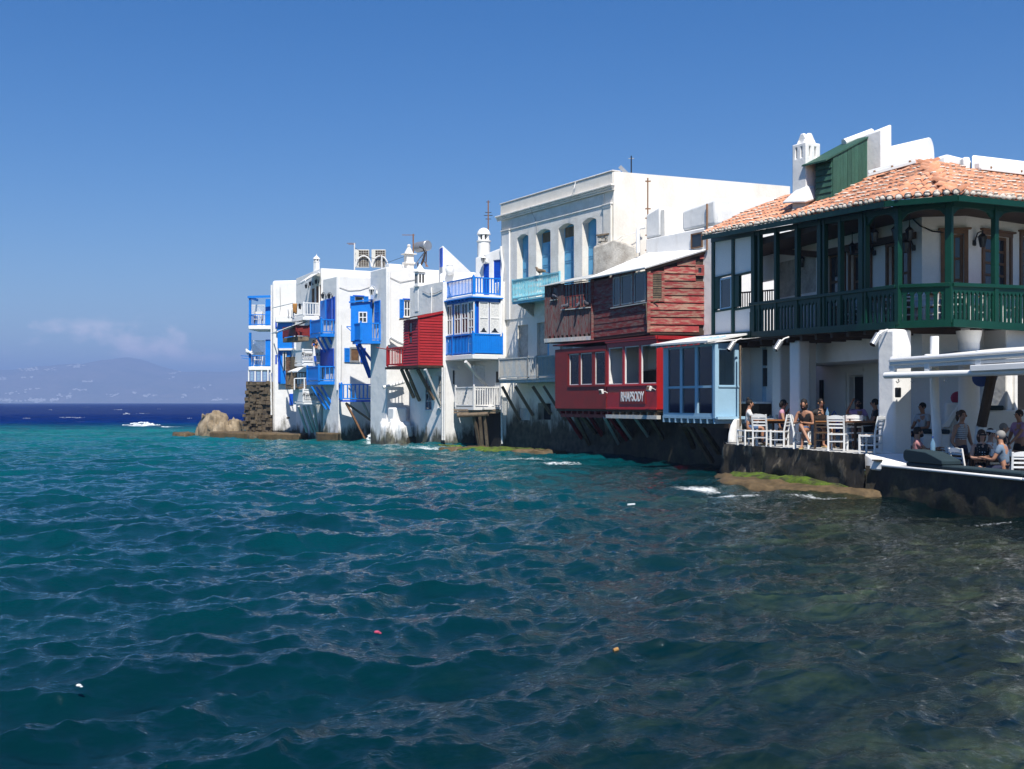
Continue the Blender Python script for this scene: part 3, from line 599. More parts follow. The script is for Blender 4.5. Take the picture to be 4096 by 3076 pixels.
for i, h in enumerate(mids): obj('blocked_window', MB().fb(CF, h[1] + .004, h[2] - .004, h[3] + .004, h[4] - .004, -h[5] + .003, -h[5] + .03), 'plaster_old', house)
obj('jamb_board', MB().fr(CF, 2190, 2197, 1290, 1430, -0.1, -0.03), 'blue_pale', house)
h = lows[0]; obj('hatch', MB().fb(CF, h[1] + .02, h[2] - .02, h[3] + .02, h[4] - .02, -.07, -.03), 'grey_wood', house)
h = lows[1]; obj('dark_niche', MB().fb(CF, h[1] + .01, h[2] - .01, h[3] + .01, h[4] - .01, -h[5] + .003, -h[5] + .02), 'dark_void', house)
# turquoise balcony with turned balusters
B1 = CF.off(0.95); zb = 6.93; s0, s1 = B1.s(2049), B1.s(2238)
bal = obj('balcony', MB().fb(CF, s0, s1, zb - .07, zb, 0.005, 0.97).fb(CF, s0 - .02, s1, zb - .17, zb - .075, 0.86, 0.94), 'blue_turq', house)
railing(bal, B1.p(s0 + .04, zb), B1.p(s1, zb), 0.92, 'blue_turq', sp=0.13, bw=0.075, style='turned', post_w=.07, cap=False)
railing(bal, CF.p(s0 + .04, zb, 0.1), B1.p(s0 + .04, zb), 0.92, 'blue_turq', sp=0.13, bw=0.075, style='turned', ends=(False, False))
for u in (2062, 2165):
    sv = B1.s(u); pts = [CF.p(sv, zb - .09, .03), CF.p(sv, zb - .09, .85), CF.p(sv, zb - .2, .84), CF.p(sv, zb - .32, .62), CF.p(sv, zb - .42, .4), CF.p(sv, zb - .62, .2), CF.p(sv, zb - .72, .03)]
    obj('bracket', MB().prism(pts, CF.d * 0.12), 'plaster_old', bal)
# grey weathered balcony below, on wooden struts
B2 = CF.off(1.05); zb = B2.z(2110, 1512); s0, s1 = B2.s(1996), B2.s(2300)
bal = obj('balcony', MB().fb(CF, s0, s1, zb - .06, zb, 0.005, 1.07).fb(CF, s0, s1, zb - .2, zb - .063, 0.93, 1.03).fb(CF, s0, s1, zb - .2, zb - .063, 0.05, .15), 'grey_wood', house)
for a, b in ((s0 + .04, B2.s(2112)), (B2.s(2112), B2.s(2150)), (B2.s(2150), s1)):
    railing(bal, B2.p(a, zb), B2.p(b, zb), 0.93, 'grey_wood', sp=0.1 if b - a > 1 else 0.18, bw=0.045, cap=False)
railing(bal, CF.p(s0 + .04, zb, 0.1), B2.p(s0 + .04, zb), 0.93, 'grey_wood', sp=0.1, bw=0.045, ends=(False, False))
for u0, v0, u1, v1 in ((2009, 1546, 2080, 1680), (2062, 1546, 2132, 1662), (2131, 1546, 2202, 1655), (2174, 1544, 2262, 1682), (2240, 1544, 2320, 1680)):
    strut(bal, CF.at(u0, v0, 0.9), CF.at(u1, v1, 0.06), 'old_wood', 0.12)
for u, vs in ((2428, (0,)),): pass
obj('cable', MB().tube([CF.at(2302, 728, .1), CF.at(2296, 755, .36), CF.at(2288, 780, .36), CF.at(2282, 796, .1)], 0.014, 5), 'white_worn', house)
obj('cable', MB().tube([CF.at(2120, 826, .36), CF.at(2128, 852, .08), CF.at(2140, 874, .05), CF.at(2146, 896, .05), CF.at(2146, 930, .05)], 0.012, 5), 'grey_metal', house)
# roof antenna stub
p = CSide.at(2525, 685, -1.0)
t = thing('roof_antenna', 'short dark iron antenna mast on the cream parapet', 'antenna', (p.x, p.y, ZR))
obj('mast', MB().tube([(p.x, p.y, ZR - .0), (p.x, p.y, ZR + .95)], 0.03, 6), 'black_iron', t)
obj('crossbar', MB().bar((p.x - .12, p.y, ZR + .84), (p.x + .12, p.y, ZR + .84), .03, .03).bar((p.x - .6, p.y, ZR + .05), (p.x + .15, p.y, ZR + .05), .05, .05).bar((p.x - .5, p.y, ZR + .5), (p.x - .1, p.y, ZR + .1), .02, .16), 'grey_metal', t)
# white low wall left of the rusty mast, clipped pipe
p = CSide.at(2591, 1020, 1.4)
t = thing('rusty_mast', 'tall rusty iron mast clamped to the white wall beside the cream house', 'mast', p)
top = P(2590, 712, p.y); obj('pole', MB().tube([p, (p.x, p.y, top.z)], 0.028, 7), 'rust', t)
for v in (725, 835, 873, 941, 1001):
    q = P(2590, v, p.y); obj('clamp', MB().bar((p.x - .1, p.y, q.z), (p.x + .12, p.y, q.z), .04, .05), 'rust', t)

# ================================================================== white house squeezed in behind the annex
WL_, WR_ = (5.35, 47.0), (7.49, 43.3)
WF = Face(WL_, WR_)
wh = thing('white_house', 'small white house with stepped parapet behind the peeling red annex', 'house', (*WL_, 0))
hW = hole(WF, 2769, 2814, 932, 993, 0.4)
wp = WF.p
def wpt(s_, o): q = WF.p(s_, 0, o); return (q.x, q.y)
Lw = WF.L
low = mass([wpt(0, 0), wpt(Lw, 0), (14.2, 46.1), (12.4, 50.4)], 3.5, 8.75, [])
obj('wall', low, 'plaster', wh, bevel=.05)
sN = WF.s(2640); sM = WF.s(2727)
obj('parapet', mass([wpt(0, 0), wpt(sN, 0), wpt(sN, -1.1), wpt(0, -1.1)], 8.753, [9.72, 9.95, 9.95, 9.72], []), 'plaster', wh, bevel=.09, seg=3)
obj('chimney_block', MB().fr(WF, 2641, 2660, 836, 950, -1.0, -0.012), 'plaster_cream', wh, bevel=.05)
rp = mass([wpt(sM, 0), wpt(Lw, 0), (14.2, 46.1), (12.9, 49.0), wpt(sM, -4.0)], 8.753, [9.55, 9.75, 10.3, 10.3, 9.6], [])
obj('parapet', rp, 'plaster', wh, bevel=.12, seg=3)
w = window(wh, (WF, hW[1], hW[2], hW[3], hW[4], -0.03), 'brown_wood', 'glass_dark', 1, 1, .05, inset=.0)
obj('drainpipe', MB().tube([WF.at(2828, 815, .06), WF.at(2828, 1000, .06)], .035, 7), 'rust', wh, smooth=True)
obj('vent_pipe', MB().tube([WF.at(2552, 1010, .35), WF.at(2552, 920, .35), WF.at(2556, 912, .3), WF.at(2578, 908, .05)], .075, 9), 'white_paint', wh, smooth=True)
for k in range(2): obj('cable', MB().tube([CSide.at(2462, 965 + 20 * k, .1), CSide.at(2490, 945 + 12 * k, .35), CSide.at(2540, 930, .3), CSide.at(2575, 907, .3)], .012, 5), 'white_worn', wh)
# weathered stone stump of an old chimney on the annex roof
sp0 = CF.at(2400, 1080, 0.5)
t = thing('ruined_chimney', 'crumbling grey stone chimney stump beside the fourth blue door', 'chimney', sp0)
S1 = Face(XY(2372, 49.3), XY(2455, 48.6)); S2 = Face(XY(2455, 48.6), XY(2548, 48.2))
obj('stack_base', mass([(S1.a.x, S1.a.y), (S1.b.x, S1.b.y), (S2.b.x, S2.b.y), (S2.b.x, S2.b.y + 1.2), (S1.a.x + .2, S1.a.y + 1.3)], 7.3, [8.75, 9.0, 8.6, 8.7, 8.9]), 'plaster_old', t, bevel=.1, seg=2)
r_ = random.Random(4)
for j in range(4):
    for i in range(3):
        a = 2388 + i * 15 + (j % 2) * 4; obj('stone', MB().fr(S1, a, a + 14 - r_.random() * 3, 940 + j * 14, 952 + j * 14, -.75, -.35 + r_.random() * .05), 'plaster_old', t, bevel=.02)
obj('cap_slab', MB().fr(S1, 2385, 2437, 935, 941, -.85, -.3), 'old_wood', t)

# ================================================================== dark stone footing under the overhanging rooms
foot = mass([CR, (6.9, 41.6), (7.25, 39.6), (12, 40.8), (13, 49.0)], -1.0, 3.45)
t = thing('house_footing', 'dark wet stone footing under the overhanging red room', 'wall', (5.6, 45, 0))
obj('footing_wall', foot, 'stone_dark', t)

# ================================================================== peeling red wooden annex
AL, AM, AR, AS = (1.40, 50.3), (3.28, 48.0), (5.07, 43.6), (7.22, 43.85)
FA_L, FA, FA_S = Face(AL, AM), Face(AM, AR), Face(AR, AS)
annex = thing('wooden_annex', 'overhanging wooden annex of peeling red boards under a white lean-to roof', 'annex', (*AM, 4.8))
zb = 4.86; ze = 7.2
ins = lambda f, s_, o: (f.p(s_, 0, o).x, f.p(s_, 0, o).y)
core = mass([ins(FA_L, .06, -.09), ins(FA_L, FA_L.L - .03, -.09), ins(FA, FA.L - .09, -.09), ins(FA_S, FA_S.L, -.09), (7.6, 47.2), (3.2, 51.6)], zb + .05, ze - .05)
wins = [(2450, 2477, 1110, 1226), (2482, 2527, 1098, 1222), (2534, 2581, 1090, 1214)]
obj('inner_core', core, 'dark_wood', annex)  # solid dark core added behind the boards to block light
def boards(f, s0, s1, z0, z1, step, mat, skip=(), th=0.03, off=0.0, name='board', jit=0.012):
    n = int(round((z1 - z0) / step))
    for i in range(n):
        a = z0 + (z1 - z0) * i / n; b = z0 + (z1 - z0) * (i + 1) / n; spans = [(s0, s1)]
        for (q0, q1, r0, r1) in skip:
            if b > r0 + .02 and a < r1 - .02:
                new = []
                for x0, x1 in spans:
                    if q1 <= x0 or q0 >= x1: new.append((x0, x1)); continue
                    if q0 > x0: new.append((x0, q0))
                    if q1 < x1: new.append((q1, x1))
                spans = new
        for x0, x1 in spans:
            if x1 - x0 < .05: continue
            j = random.uniform(-jit, jit) * .5; d0 = random.uniform(0, .008)
            q = [f.p(x0, a + .004, off + th + d0 + .014), f.p(x1, a + .004 + j, off + th + d0 + .014), f.p(x1, a + .004 + j, off), f.p(x0, a + .004, off),
                 f.p(x0, b - .006, off + th + d0), f.p(x1, b - .006 + j, off + th + d0), f.p(x1, b - .006 + j, off), f.p(x0, b - .006, off)]
            obj(name, MB().hexa(q), mat, annex if name == 'board' and f in (FA, FA_S, FA_L) else BOARD_PAR)
BOARD_PAR = None
R_ = lambda f, t_: (f.s(t_[0]), f.s(t_[1]), f.z((t_[0] + t_[1]) / 2, t_[3]), f.z((t_[0] + t_[1]) / 2, t_[2]))
wrow = R_(FA, (2446, 2584, 1090, 1222))
wz0 = FA.z(2465, 1226); wz1 = FA.z(2556, 1090); 
boards(FA, .06, FA.L - .05, zb, ze - .04, 0.26, 'red_peel_shade', skip=[(FA.s(2446), FA.L - .05, wz0 - .02, wz1 + .1)], off=-.05)
for a, b, _, _ in wins:
    h = (FA, FA.s(a), FA.s(b), wz0 + .02, wz1 + .02, 0.1); window(annex, h, 'grey_wood', 'glass_dark', 1, 1, .05, inset=.04)
    obj('mullion', MB().fb(FA, FA.s(a) - .07, FA.s(a) - .004, wz0 - .02, wz1 + .1, -.06, .0), 'red_peel_shade', annex)
obj('window_sill', MB().fb(FA, FA.s(2446), FA.L, wz0 - .06, wz0 - .02, -.05, .06), 'grey_wood', annex)
obj('lintel', MB().fb(FA, FA.s(2446), FA.L - .05, wz1 + .1, ze, -.06, -.01), 'red_peel_shade', annex)
# the sunlit end wall
sw = hole(FA_S, 2606, 2651, 1090, 1200, .06); lw = hole(FA_S, 2788, 2810, 1066, 1096, .06)
ztop = lambda s_: 7.2 + s_ / FA_S.L * 0.68
n = 11; zs = [zb - .02 + (7.85 - zb) * k / n for k in range(n + 1)]
for k in range(n):
    a, b = zs[k], zs[k + 1]; x0 = .06; x1 = FA_S.L - (0.05 if k else .25)
    if b > 7.2: x0 = max(x0, (b - 7.2) / .68 * FA_S.L - .05)
    sp_ = [(x0, x1)]
    for h in (sw, lw):
        if b > h[3] - .03 and a < h[4] + .03:
            sp_ = [q for x, y in sp_ for q in ((x, min(y, h[1] - .05)), (max(x, h[2] + .05), y)) if q[1] - q[0] > .06]
    for x, y in sp_:
        j = random.uniform(-.012, .012); d0 = random.uniform(0, .01)
        obj('board', MB().hexa([FA_S.p(x, a + .004, d0 + .012), FA_S.p(y, a + .004 + j, d0 + .012), FA_S.p(y, a + .004 + j, -.05), FA_S.p(x, a + .004, -.05),
                                FA_S.p(x, b - .022, d0 - .022), FA_S.p(y, b - .022 + j, d0 - .022), FA_S.p(y, b - .022 + j, -.05), FA_S.p(x, b - .022, -.05)]), 'red_peel', annex)
obj('gable_wall', mass([ins(FA_S, 0.02, -.06), ins(FA_S, FA_S.L - .03, -.06), ins(FA_S, FA_S.L - .03, -.12), ins(FA_S, .02, -.12)], zb, [7.2, 7.85, 7.85, 7.2]), 'dark_wood', annex)
for h, g in ((sw, 'glass_dark'), (lw, 'glass_dark')):
    hh = (h[0], h[1], h[2], h[3], h[4], .05)
    w = window(annex, hh, 'red_peel', g, 1, 1, .045, inset=.02)
    obj('casing', MB().fb(FA_S, h[1] - .06, h[2] + .06, h[4], h[4] + .06, -.05, .03).fb(FA_S, h[1] - .06, h[2] + .06, h[3] - .06, h[3], -.05, .03).fb(FA_S, h[1] - .06, h[1], h[3], h[4], -.05, .028).fb(FA_S, h[2], h[2] + .06, h[3], h[4], -.05, .028), 'red_peel', annex)
k = 14
for i in range(k): z = sw[3] + .05 + (sw[4] - sw[3] - .1) * i / k; obj('slat', MB().fb(FA_S, sw[1] + .05, sw[2] - .05, z, z + .035, -.005, .008), 'old_wood', annex)
cp = FA.p(FA.L, 0, 0)
obj('corner_post', MB().box(cp.x - .06, cp.x + .06, cp.y - .08, cp.y + .05, zb - .05, ze + .02), 'red_peel', annex)
cp = FA.p(0, 0, 0)
obj('corner_post', MB().box(cp.x - .05, cp.x + .06, cp.y - .09, cp.y + .05, zb - .1, ze + .1), 'red_peel_shade', annex)
obj('lean_bar', MB().bar(FA.p(FA.L + .02, zb + .15, .06), FA.p(FA.L - .04, wz0 - .05, .08), .025, .025), 'old_wood', annex)
obj('iron_bar', MB().bar(FA.p(FA.L - .3, wz0 - .12, .07), FA_S.p(.35, wz0 + .02, .15), .025, .04), 'old_wood', annex)
# vertical boards of the left part, short ones leave square holes along the foot
nb_ = 22; wl = (FA_L.s(2254), FA_L.s(2362), FA_L.z(2308, 1230), FA_L.z(2308, 1133)); sm_ = (FA_L.s(2208), FA_L.s(2228), FA_L.z(2218, 1196), FA_L.z(2218, 1148))
for i in range(nb_):
    x0 = FA_L.L * i / nb_ + .004; x1 = FA_L.L * (i + 1) / nb_ - .004; c = (x0 + x1) / 2; z0_ = zb + (.18 if i % 2 == 0 and 0 < i else 0.06); segs = [(z0_, ze + .02)]
    for q in (wl, sm_):
        if q[0] - .03 < c < q[1] + .03: segs = [(z0_, q[2] - .03), (q[3] + .03, ze + .02)]
    for a, b in segs: d0 = random.uniform(0, .014); obj('board', MB().fb(FA_L, x0, x1, a, b, -.05, d0), 'red_peel_grey', annex)
obj('sill_board', MB().fb(FA_L, 0, FA_L.L, zb - .09, zb + .075, -.06, .035), 'grey_wood', annex)
obj('ledger_board', MB().fb(FA_L, 0, FA_L.L, zb + .16, zb + .22, -.06, -.02), 'red_peel_grey', annex)
W4 = (wl[1] - wl[0]) / 4
for i in range(4): window(annex, (FA_L, wl[0] + W4 * i + .02, wl[0] + W4 * (i + 1) - .02, wl[2], wl[3], .08), 'red_peel_shade', 'glass_dark', 2, 2, .03, inset=.02)
obj('window_sill', MB().fb(FA_L, wl[0] - .06, wl[1] + .05, wl[2] - .07, wl[2] - .03, -.05, .1), 'grey_wood', annex)
window(annex, (FA_L, sm_[0], sm_[1], sm_[2], sm_[3], .08), 'red_peel_shade', 'glass_dark', 1, 1, .03, inset=.02)
obj('window_sill', MB().fb(FA_L, sm_[0] - .05, sm_[1] + .05, sm_[2] - .06, sm_[2] - .03, -.05, .08), 'grey_wood', annex)
# roofs: white sheet over the right part, old grey sheets on the left
def sheet(poly, th, mat, name='roof', par=annex): return obj(name, MB().prism(poly, (0, 0, th)), mat, par)
e0 = FA.p(-.08, ze + .03, .22); e1 = FA.p(FA.L + .12, ze - .04, .2); e2 = FA_S.p(FA_S.L + .1, 7.9, .12); e3 = WF.p(0.1, 8.15, -.05); e4 = FA.p(-.1, 8.0, -1.7)
mb = MB(); 
for a, b, c in ((e0, e1, e3), (e1, e2, e3), (e0, e3, e4)):
    mb.prism([a, b, c], (0, 0, .05))
obj('roof', mb, 'plaster_clean', annex)
obj('roof_edge', MB().tube([e0 + Vector((0, 0, .03)), e1 + Vector((0, 0, .03)), e2 + Vector((0, 0, .03))], .045, 6), 'white_worn', annex)
obj('eave_board', MB().bar(e1 + Vector((0, .08, -.06)), e2 + Vector((0, .08, -.06)), .03, .1), 'brown_wood', annex)
g0 = FA_L.p(-.2, ze - .06, .18); g1 = FA_L.p(FA_L.L * .5, ze + .02, .2); g2 = FA_L.p(FA_L.L + .05, ze + .06, .2); g3 = FA_L.p(FA_L.L, 7.75, -1.6); g4 = FA_L.p(0, 7.6, -1.6)
for i, (a, b, c, d) in enumerate(((g0, g1, g1.lerp(g3, .9) * .5 + g4 * .5 if False else FA_L.p(FA_L.L * .5, 7.68, -1.6), g4), (g1, g2, g3, FA_L.p(FA_L.L * .5, 7.69, -1.6)))):
    mb = MB(); mb.prism([a, b, c], (0, 0, .035)); mb.prism([a, c, d], (0, 0, .035)); obj('roof_sheet', mb, 'grey_wood', annex)
# underside: floor joists and a strut
obj('floor', mass([ins(FA_L, 0, -.02), ins(FA_L, FA_L.L, -.02), ins(FA, FA.L, -.02), ins(FA_S, FA_S.L, -.02), (7.4, 46.5), (3.2, 51.4)], zb - .12, zb + .045), 'dark_wood', annex)
strut(annex, FA_S.at(2690, 1318, -.05), FA_S.at(2715, 1366, -.6), 'old_wood', .14)
obj('drooping_wires', MB().tube([FA_L.at(2210 + 0, 1362, .02), FA_L.at(2225, 1372, .02), FA_L.at(2262, 1366, .02), FA_L.at(2300, 1373, .02), FA_L.at(2340, 1364, .02)], .015, 5), 'black_iron', annex)

# ================================================================== red overhanging cafe room
RL, RR, RS = (1.87, 50.0), (5.29, 42.8), (6.96, 43.4)
RF, RSd = Face(RL, RR), Face(RR, RS)
cafe = thing('cafe_room', 'glossy red overhanging cafe room on slanting struts with white lettering', 'cafe', (*RR, 1.9))
zb, zt = 1.96, 4.5; sm = RF.s(2428)
hz0 = RF.z(2351, 1539); hz1 = RF.z(2351, 1411)
Lw = [(RF.s(a), RF.s(b)) for a, b in ((2279, 2318), (2324, 2371), (2382, 2423))]
mb = MB(); holed_wall(mb, RF, 0, sm - .003, zb, zt - .05, hz0, hz1, Lw, -.08, 0.04); obj('front_wall', mb, 'red_brown', cafe)
hz2 = RF.z(2530, 1536); hz3 = RF.z(2530, 1384)
Rw = [(RF.s(a), RF.s(b)) for a, b in ((2434, 2491), (2498, 2557), (2564, 2627))]
mb = MB(); holed_wall(mb, RF, sm, RF.L, zb, zt + .1, hz2, hz3, Rw, -.08, 0.02); obj('front_wall', mb, 'red', cafe)
obj('moulding', MB().fb(RF, sm + .02, RF.L + .03, hz2 - .09, hz2 - .03, .021, .07), 'red', cafe, bevel=.01)
obj('moulding', MB().fb(RF, sm - .02, RF.L + .05, zt + .02, zt + .14, .021, .09), 'red', cafe, bevel=.01)
obj('moulding', MB().fb(RF, sm, RF.L + .03, zb - .02, zb + .05, .021, .06), 'red', cafe, bevel=.01)
mb = MB(); s0_, s1_ = Lw[0][0] - .06, Lw[-1][1] + .04
mb.fb(RF, s0_, s1_, hz1 + .01, hz1 + .06, .041, .06).fb(RF, s0_, s1_, hz0 - .08, hz0 - .02, .041, .075).fb(RF, s0_ - .05, s0_, hz0 - .08, hz1 + .06, .041, .06); obj('window_casing', mb, 'red_brown', cafe)
obj('side_wall', MB().fb(RSd, .0, RSd.L, zb, zt + .1, -.08, .0), 'red', cafe)
obj('moulding', MB().fb(RSd, .0, RSd.L, zt + .02, zt + .14, .001, .07), 'red', cafe)
rb = RF.off(-2.3); ib = lambda s_, o: (RF.p(s_, 0, o).x, RF.p(s_, 0, o).y)
obj('back_wall', MB().fb(RF, .1, RF.L - .05, zb, zt, -2.35, -2.25), 'plaster_clean', cafe)
obj('floor', MB().fb(RF, .02, RF.L - .02, zb - .1, zb + .05, -2.3, -.02), 'dark_wood', cafe)
obj('ceiling', MB().fb(RF, -.1, RF.L, zt + .101, zt + .16, -2.4, .10), 'red_brown', cafe)
obj('end_wall', MB().fb(RF, 0.005, .08, zb, zt - .05, -2.3, -.081), 'red_brown', cafe)
obj('partition', MB().fb(RF, sm - .05, sm + .03, zb, zt, -2.24, -.081), 'plaster_clean', cafe)
for i, (a, b) in enumerate(Lw):
    w = window(cafe, (RF, a, b, hz0, hz1, .05), 'white_worn', 'glass', 1, 1, .035, inset=.01)
    mb = MB(); nn = 26; pts = []
    cw = (a - .05, b + .05) if i != 1 else (a + .12, b + .02)
    for k in range(nn): x = cw[0] + (cw[1] - cw[0]) * k / (nn - 1); pts.append((x, -.22 + .03 * math.sin(k * 1.5) + .012 * math.sin(k * 3.7)))
    vs = [RF.p(x, hz0 - .02, o) for x, o in pts] + [RF.p(x, hz1 + .05, o * .9) for x, o in pts]
    mb.add(vs, [(k, k + 1, nn + k + 1, nn + k) for k in range(nn - 1)]); obj('curtain', mb, 'curtain_beige' if i == 1 else 'curtain_white', cafe, smooth=True)
for i, (a, b) in enumerate(Rw):
    mb = MB(); e = .003; t_ = .035
    mb.fb(RF, a + e, b - e, hz2 + e, hz2 + t_, -.07, -.01).fb(RF, a + e, b - e, hz3 - t_, hz3 - e, -.07, -.01).fb(RF, a + e, a + t_, hz2 + t_, hz3 - t_, -.07, -.01).fb(RF, b - t_, b - e, hz2 + t_, hz3 - t_, -.07, -.01); obj('window_frame', mb, 'white_worn', cafe)
# inside, an inner window with frame on the back wall, wall lamps
a, b, c, d = rb.rect(2452, 2592, 1416, 1480); a += .2; b -= .1
mb = MB(); t_ = .05; mb.fb(rb, a, b, c, c + t_, .06, .1).fb(rb, a, b, d - t_, d, .06, .1)
for x in (a, a + (b - a) * .36, a + (b - a) * .66, b - t_): mb.fb(rb, x, x + t_, c + t_, d - t_, .06, .1)
iw = obj('inner_window', mb, 'white_paint', cafe)
for x0, x1, g in ((a + t_, a + (b - a) * .36, 'glass_dark'), (a + (b - a) * .36 + t_, a + (b - a) * .66, 'dark_void'), (a + (b - a) * .66 + t_, b - t_, 'curtain_white')): obj('pane', MB().fb(rb, x0, x1, c + t_, d - t_, .06, .07), g, iw)
# lettering board
sg = thing('name_board', 'dark red board lettered RHAPSODY in white capitals on the cafe front', 'sign', RF.at(2530, 1615, .03))
obj('board', MB().fr(RF, 2479, 2580, 1557, 1615, .022, .05), 'red_brown', sg)
a, b, c, d = RF.rect(2484, 2576, 1566, 1606, .05)
me = text_mesh('RHAPSODY', 1.0, extrude=.004, bold=0.022); xs = [v.co.x for v in me.vertices]; ys = [v.co.y for v in me.vertices]
me.transform(Matrix.Translation((-(max(xs) + min(xs)) / 2, -min(ys), 0))); me.transform(Matrix.Diagonal(((b - a) / (max(xs) - min(xs)), (d - c) / (max(ys) - min(ys)), 1, 1)))
setm(me, 'white_paint'); o = bpy.data.objects.new('lettering', me); link(o, sg, RF.p((a + b) / 2, c, .056)); o.rotation_euler = Matrix((RF.d, Vector((0, 0, 1)), RF.n)).transposed().to_euler()
def floodlight(label, p, n, side, tilt=-.5, mat='white_worn'):
    t = thing('floodlight', label, 'floodlight', p); p = Vector(p); n = Vector(n); side = Vector(side)
    c = p + n * .28 + Vector((0, 0, .05)); dirv = (n + Vector((0, 0, tilt))).normalized(); up = dirv.cross(side).normalized()
    obj('arm', MB().tube([p, p + n * .12 + Vector((0, 0, .06)), c], .018, 6), mat, t)
    obj('housing', MB().bar(c - dirv * .05, c + dirv * .05, .24, .18, up), mat, t, bevel=.015)
    obj('glass', MB().bar(c + dirv * .051, c + dirv * .056, .19, .14, up), 'brown_wood', t)
    return t
floodlight('square floodlight at the seam of the red cafe front', RF.at(2430, 1572, .05), RF.n, RF.d, -.2)
floodlight('round white floodlight right of the white lettering on the cafe', RF.at(2622, 1560, .03), RF.n, RF.d, .4)
# joists, beams and slanting struts below
for i in range(16):
    x = .3 + (RF.L - .5) * i / 15; obj('joist', MB().fb(RF, x, x + .09, zb - .22, zb - .101, -2.2, .02 if x > sm else -.02), 'red_brown' if x < sm else 'old_wood', cafe)
obj('beam', MB().fb(RF, .2, sm, zb - .36, zb - .221, -.3, -.12), 'red_brown', cafe)
obj('beam', MB().fb(RF, sm, RF.L + .05, zb - .36, zb - .221, -.12, .06), 'grey_wood', cafe)
for u0, v0, u1, v1, mt in ((2266, 1658, 2342, 1762, 'red'), (2326, 1660, 2393, 1735, 'old_wood'), (2357, 1660, 2416, 1740, 'red'), (2420, 1668, 2483, 1775, 'grey_wood'), (2440, 1668, 2522, 1764, 'red'), (2467, 1668, 2540, 1760, 'grey_wood'),
                           (2541, 1668, 2612, 1757, 'grey_wood'), (2300, 1660, 2370, 1790, 'old_wood'), (2600, 1668, 2680, 1790, 'old_wood')):
    strut(cafe, RF.at(u0, v0, -.15), RF.at(u1, v1 + 12, -1.9), mt, .13)

# ================================================================== light blue glazed bay
YL, YR_ = (5.08, 39.5), (6.26, 36.2)
GF = Face(YL, YR_); GS = Face(YR_, XY(2955, 36.6))
bay = thing('glazed_bay', 'pale blue glazed overhanging bay room with white sloping roof', 'bay', (*YL, 1.7))
zb, zt = GF.z(2750, 1664), GF.z(2750, 1382)
c1 = [(GF.s(a), GF.s(b)) for a, b in ((2672, 2719), (2728, 2779), (2790, 2848))]
zm0, zm1 = GF.z(2750, 1553), GF.z(2750, 1544); z0_, z1_ = GF.z(2750, 1652), GF.z(2750, 1392)
mb = MB(); holed_wall(mb, GF, 0, GF.L, zb, zm0, z0_, zm0 - .003, c1, -.08, 0); obj('frame', mb, 'light_blue_wood', bay)
mb = MB(); holed_wall(mb, GF, 0, GF.L, zm0 + .001, zt, zm1, z1_, c1, -.08, 0); obj('frame', mb, 'light_blue_wood', bay)
for a, b in c1:
    obj('pane', MB().fb(GF, a + .003, b - .003, z0_ + .003, zm0 - .006, -.05, -.04), 'glass', bay); obj('pane', MB().fb(GF, a + .003, b - .003, zm1 + .003, z1_ - .003, -.05, -.04), 'glass', bay)
obj('corner_post', MB().fb(GF, GF.L - .05, GF.L + .08, zb - .05, zt, -.06, .05), 'light_blue_wood', bay)
h = GS.rect(2876, 2940, 1398, 1540); mb = MB(); holed_wall(mb, GS, .1, GS.L, zb, zt, h[2], h[3], [(h[0], h[1])], -.08, 0); obj('side_frame', mb, 'light_blue_wood', bay)
obj('pane', MB().fb(GS, h[0] + .003, h[1] - .003, h[2] + .003, h[3] - .003, -.05, -.04), 'glass', bay)
obj('side_rail', MB().fb(GS, .12, GS.L, h[2] - .07, h[2] - .02, .001, .03), 'light_blue_wood', bay)
gi = lambda s_, o: (GF.p(s_, 0, o).x, GF.p(s_, 0, o).y)
obj('floor', MB().fb(GF, 0, GF.L + .2, zb - .08, zb - .002, -2.2, .02), 'light_blue_wood', bay)
obj('back_wall', MB().fb(GF, 0, GF.L + .3, zb, zt, -2.15, -2.05), 'plaster_clean', bay)
obj('end_wall', MB().fb(GF, 0, .08, zb, zt, -2.04, -.081), 'light_blue_wood', bay)
a = [GF.p(-.25, zt + .06, .35), GF.p(GF.L + .15, zt - .0, .35), GF.p(GF.L + .2, zt + .34, -1.5), GF.p(-.1, zt + .42, -1.7)]
obj('roof', MB().prism(a, (0, 0, .06)), 'white_worn', bay)
for i in range(9):
    x = .05 + (GF.L - .1) * i / 8; obj('rafter', MB().bar(GF.p(x, zt + .02, .28), GF.p(x, zt + .2, -.4), .06, .09), 'light_blue_wood', bay)
    obj('joist', MB().fb(GF, x - .04, x + .04, zb - .22, zb - .081, -1.8, .02), 'light_blue_wood', bay)
obj('beam', MB().fb(GF, .6, GF.L + .3, zb - .36, zb - .221, -.5, -.3), 'dark_wood', bay)
for u0, v0, u1, v1 in ((2732, 1690, 2775, 1790), (2748, 1690, 2850, 1850), (2800, 1695, 2880, 1815)): strut(bay, GF.at(u0, v0, -.3), GF.at(u1, v1, -1.5), 'old_wood', .14)
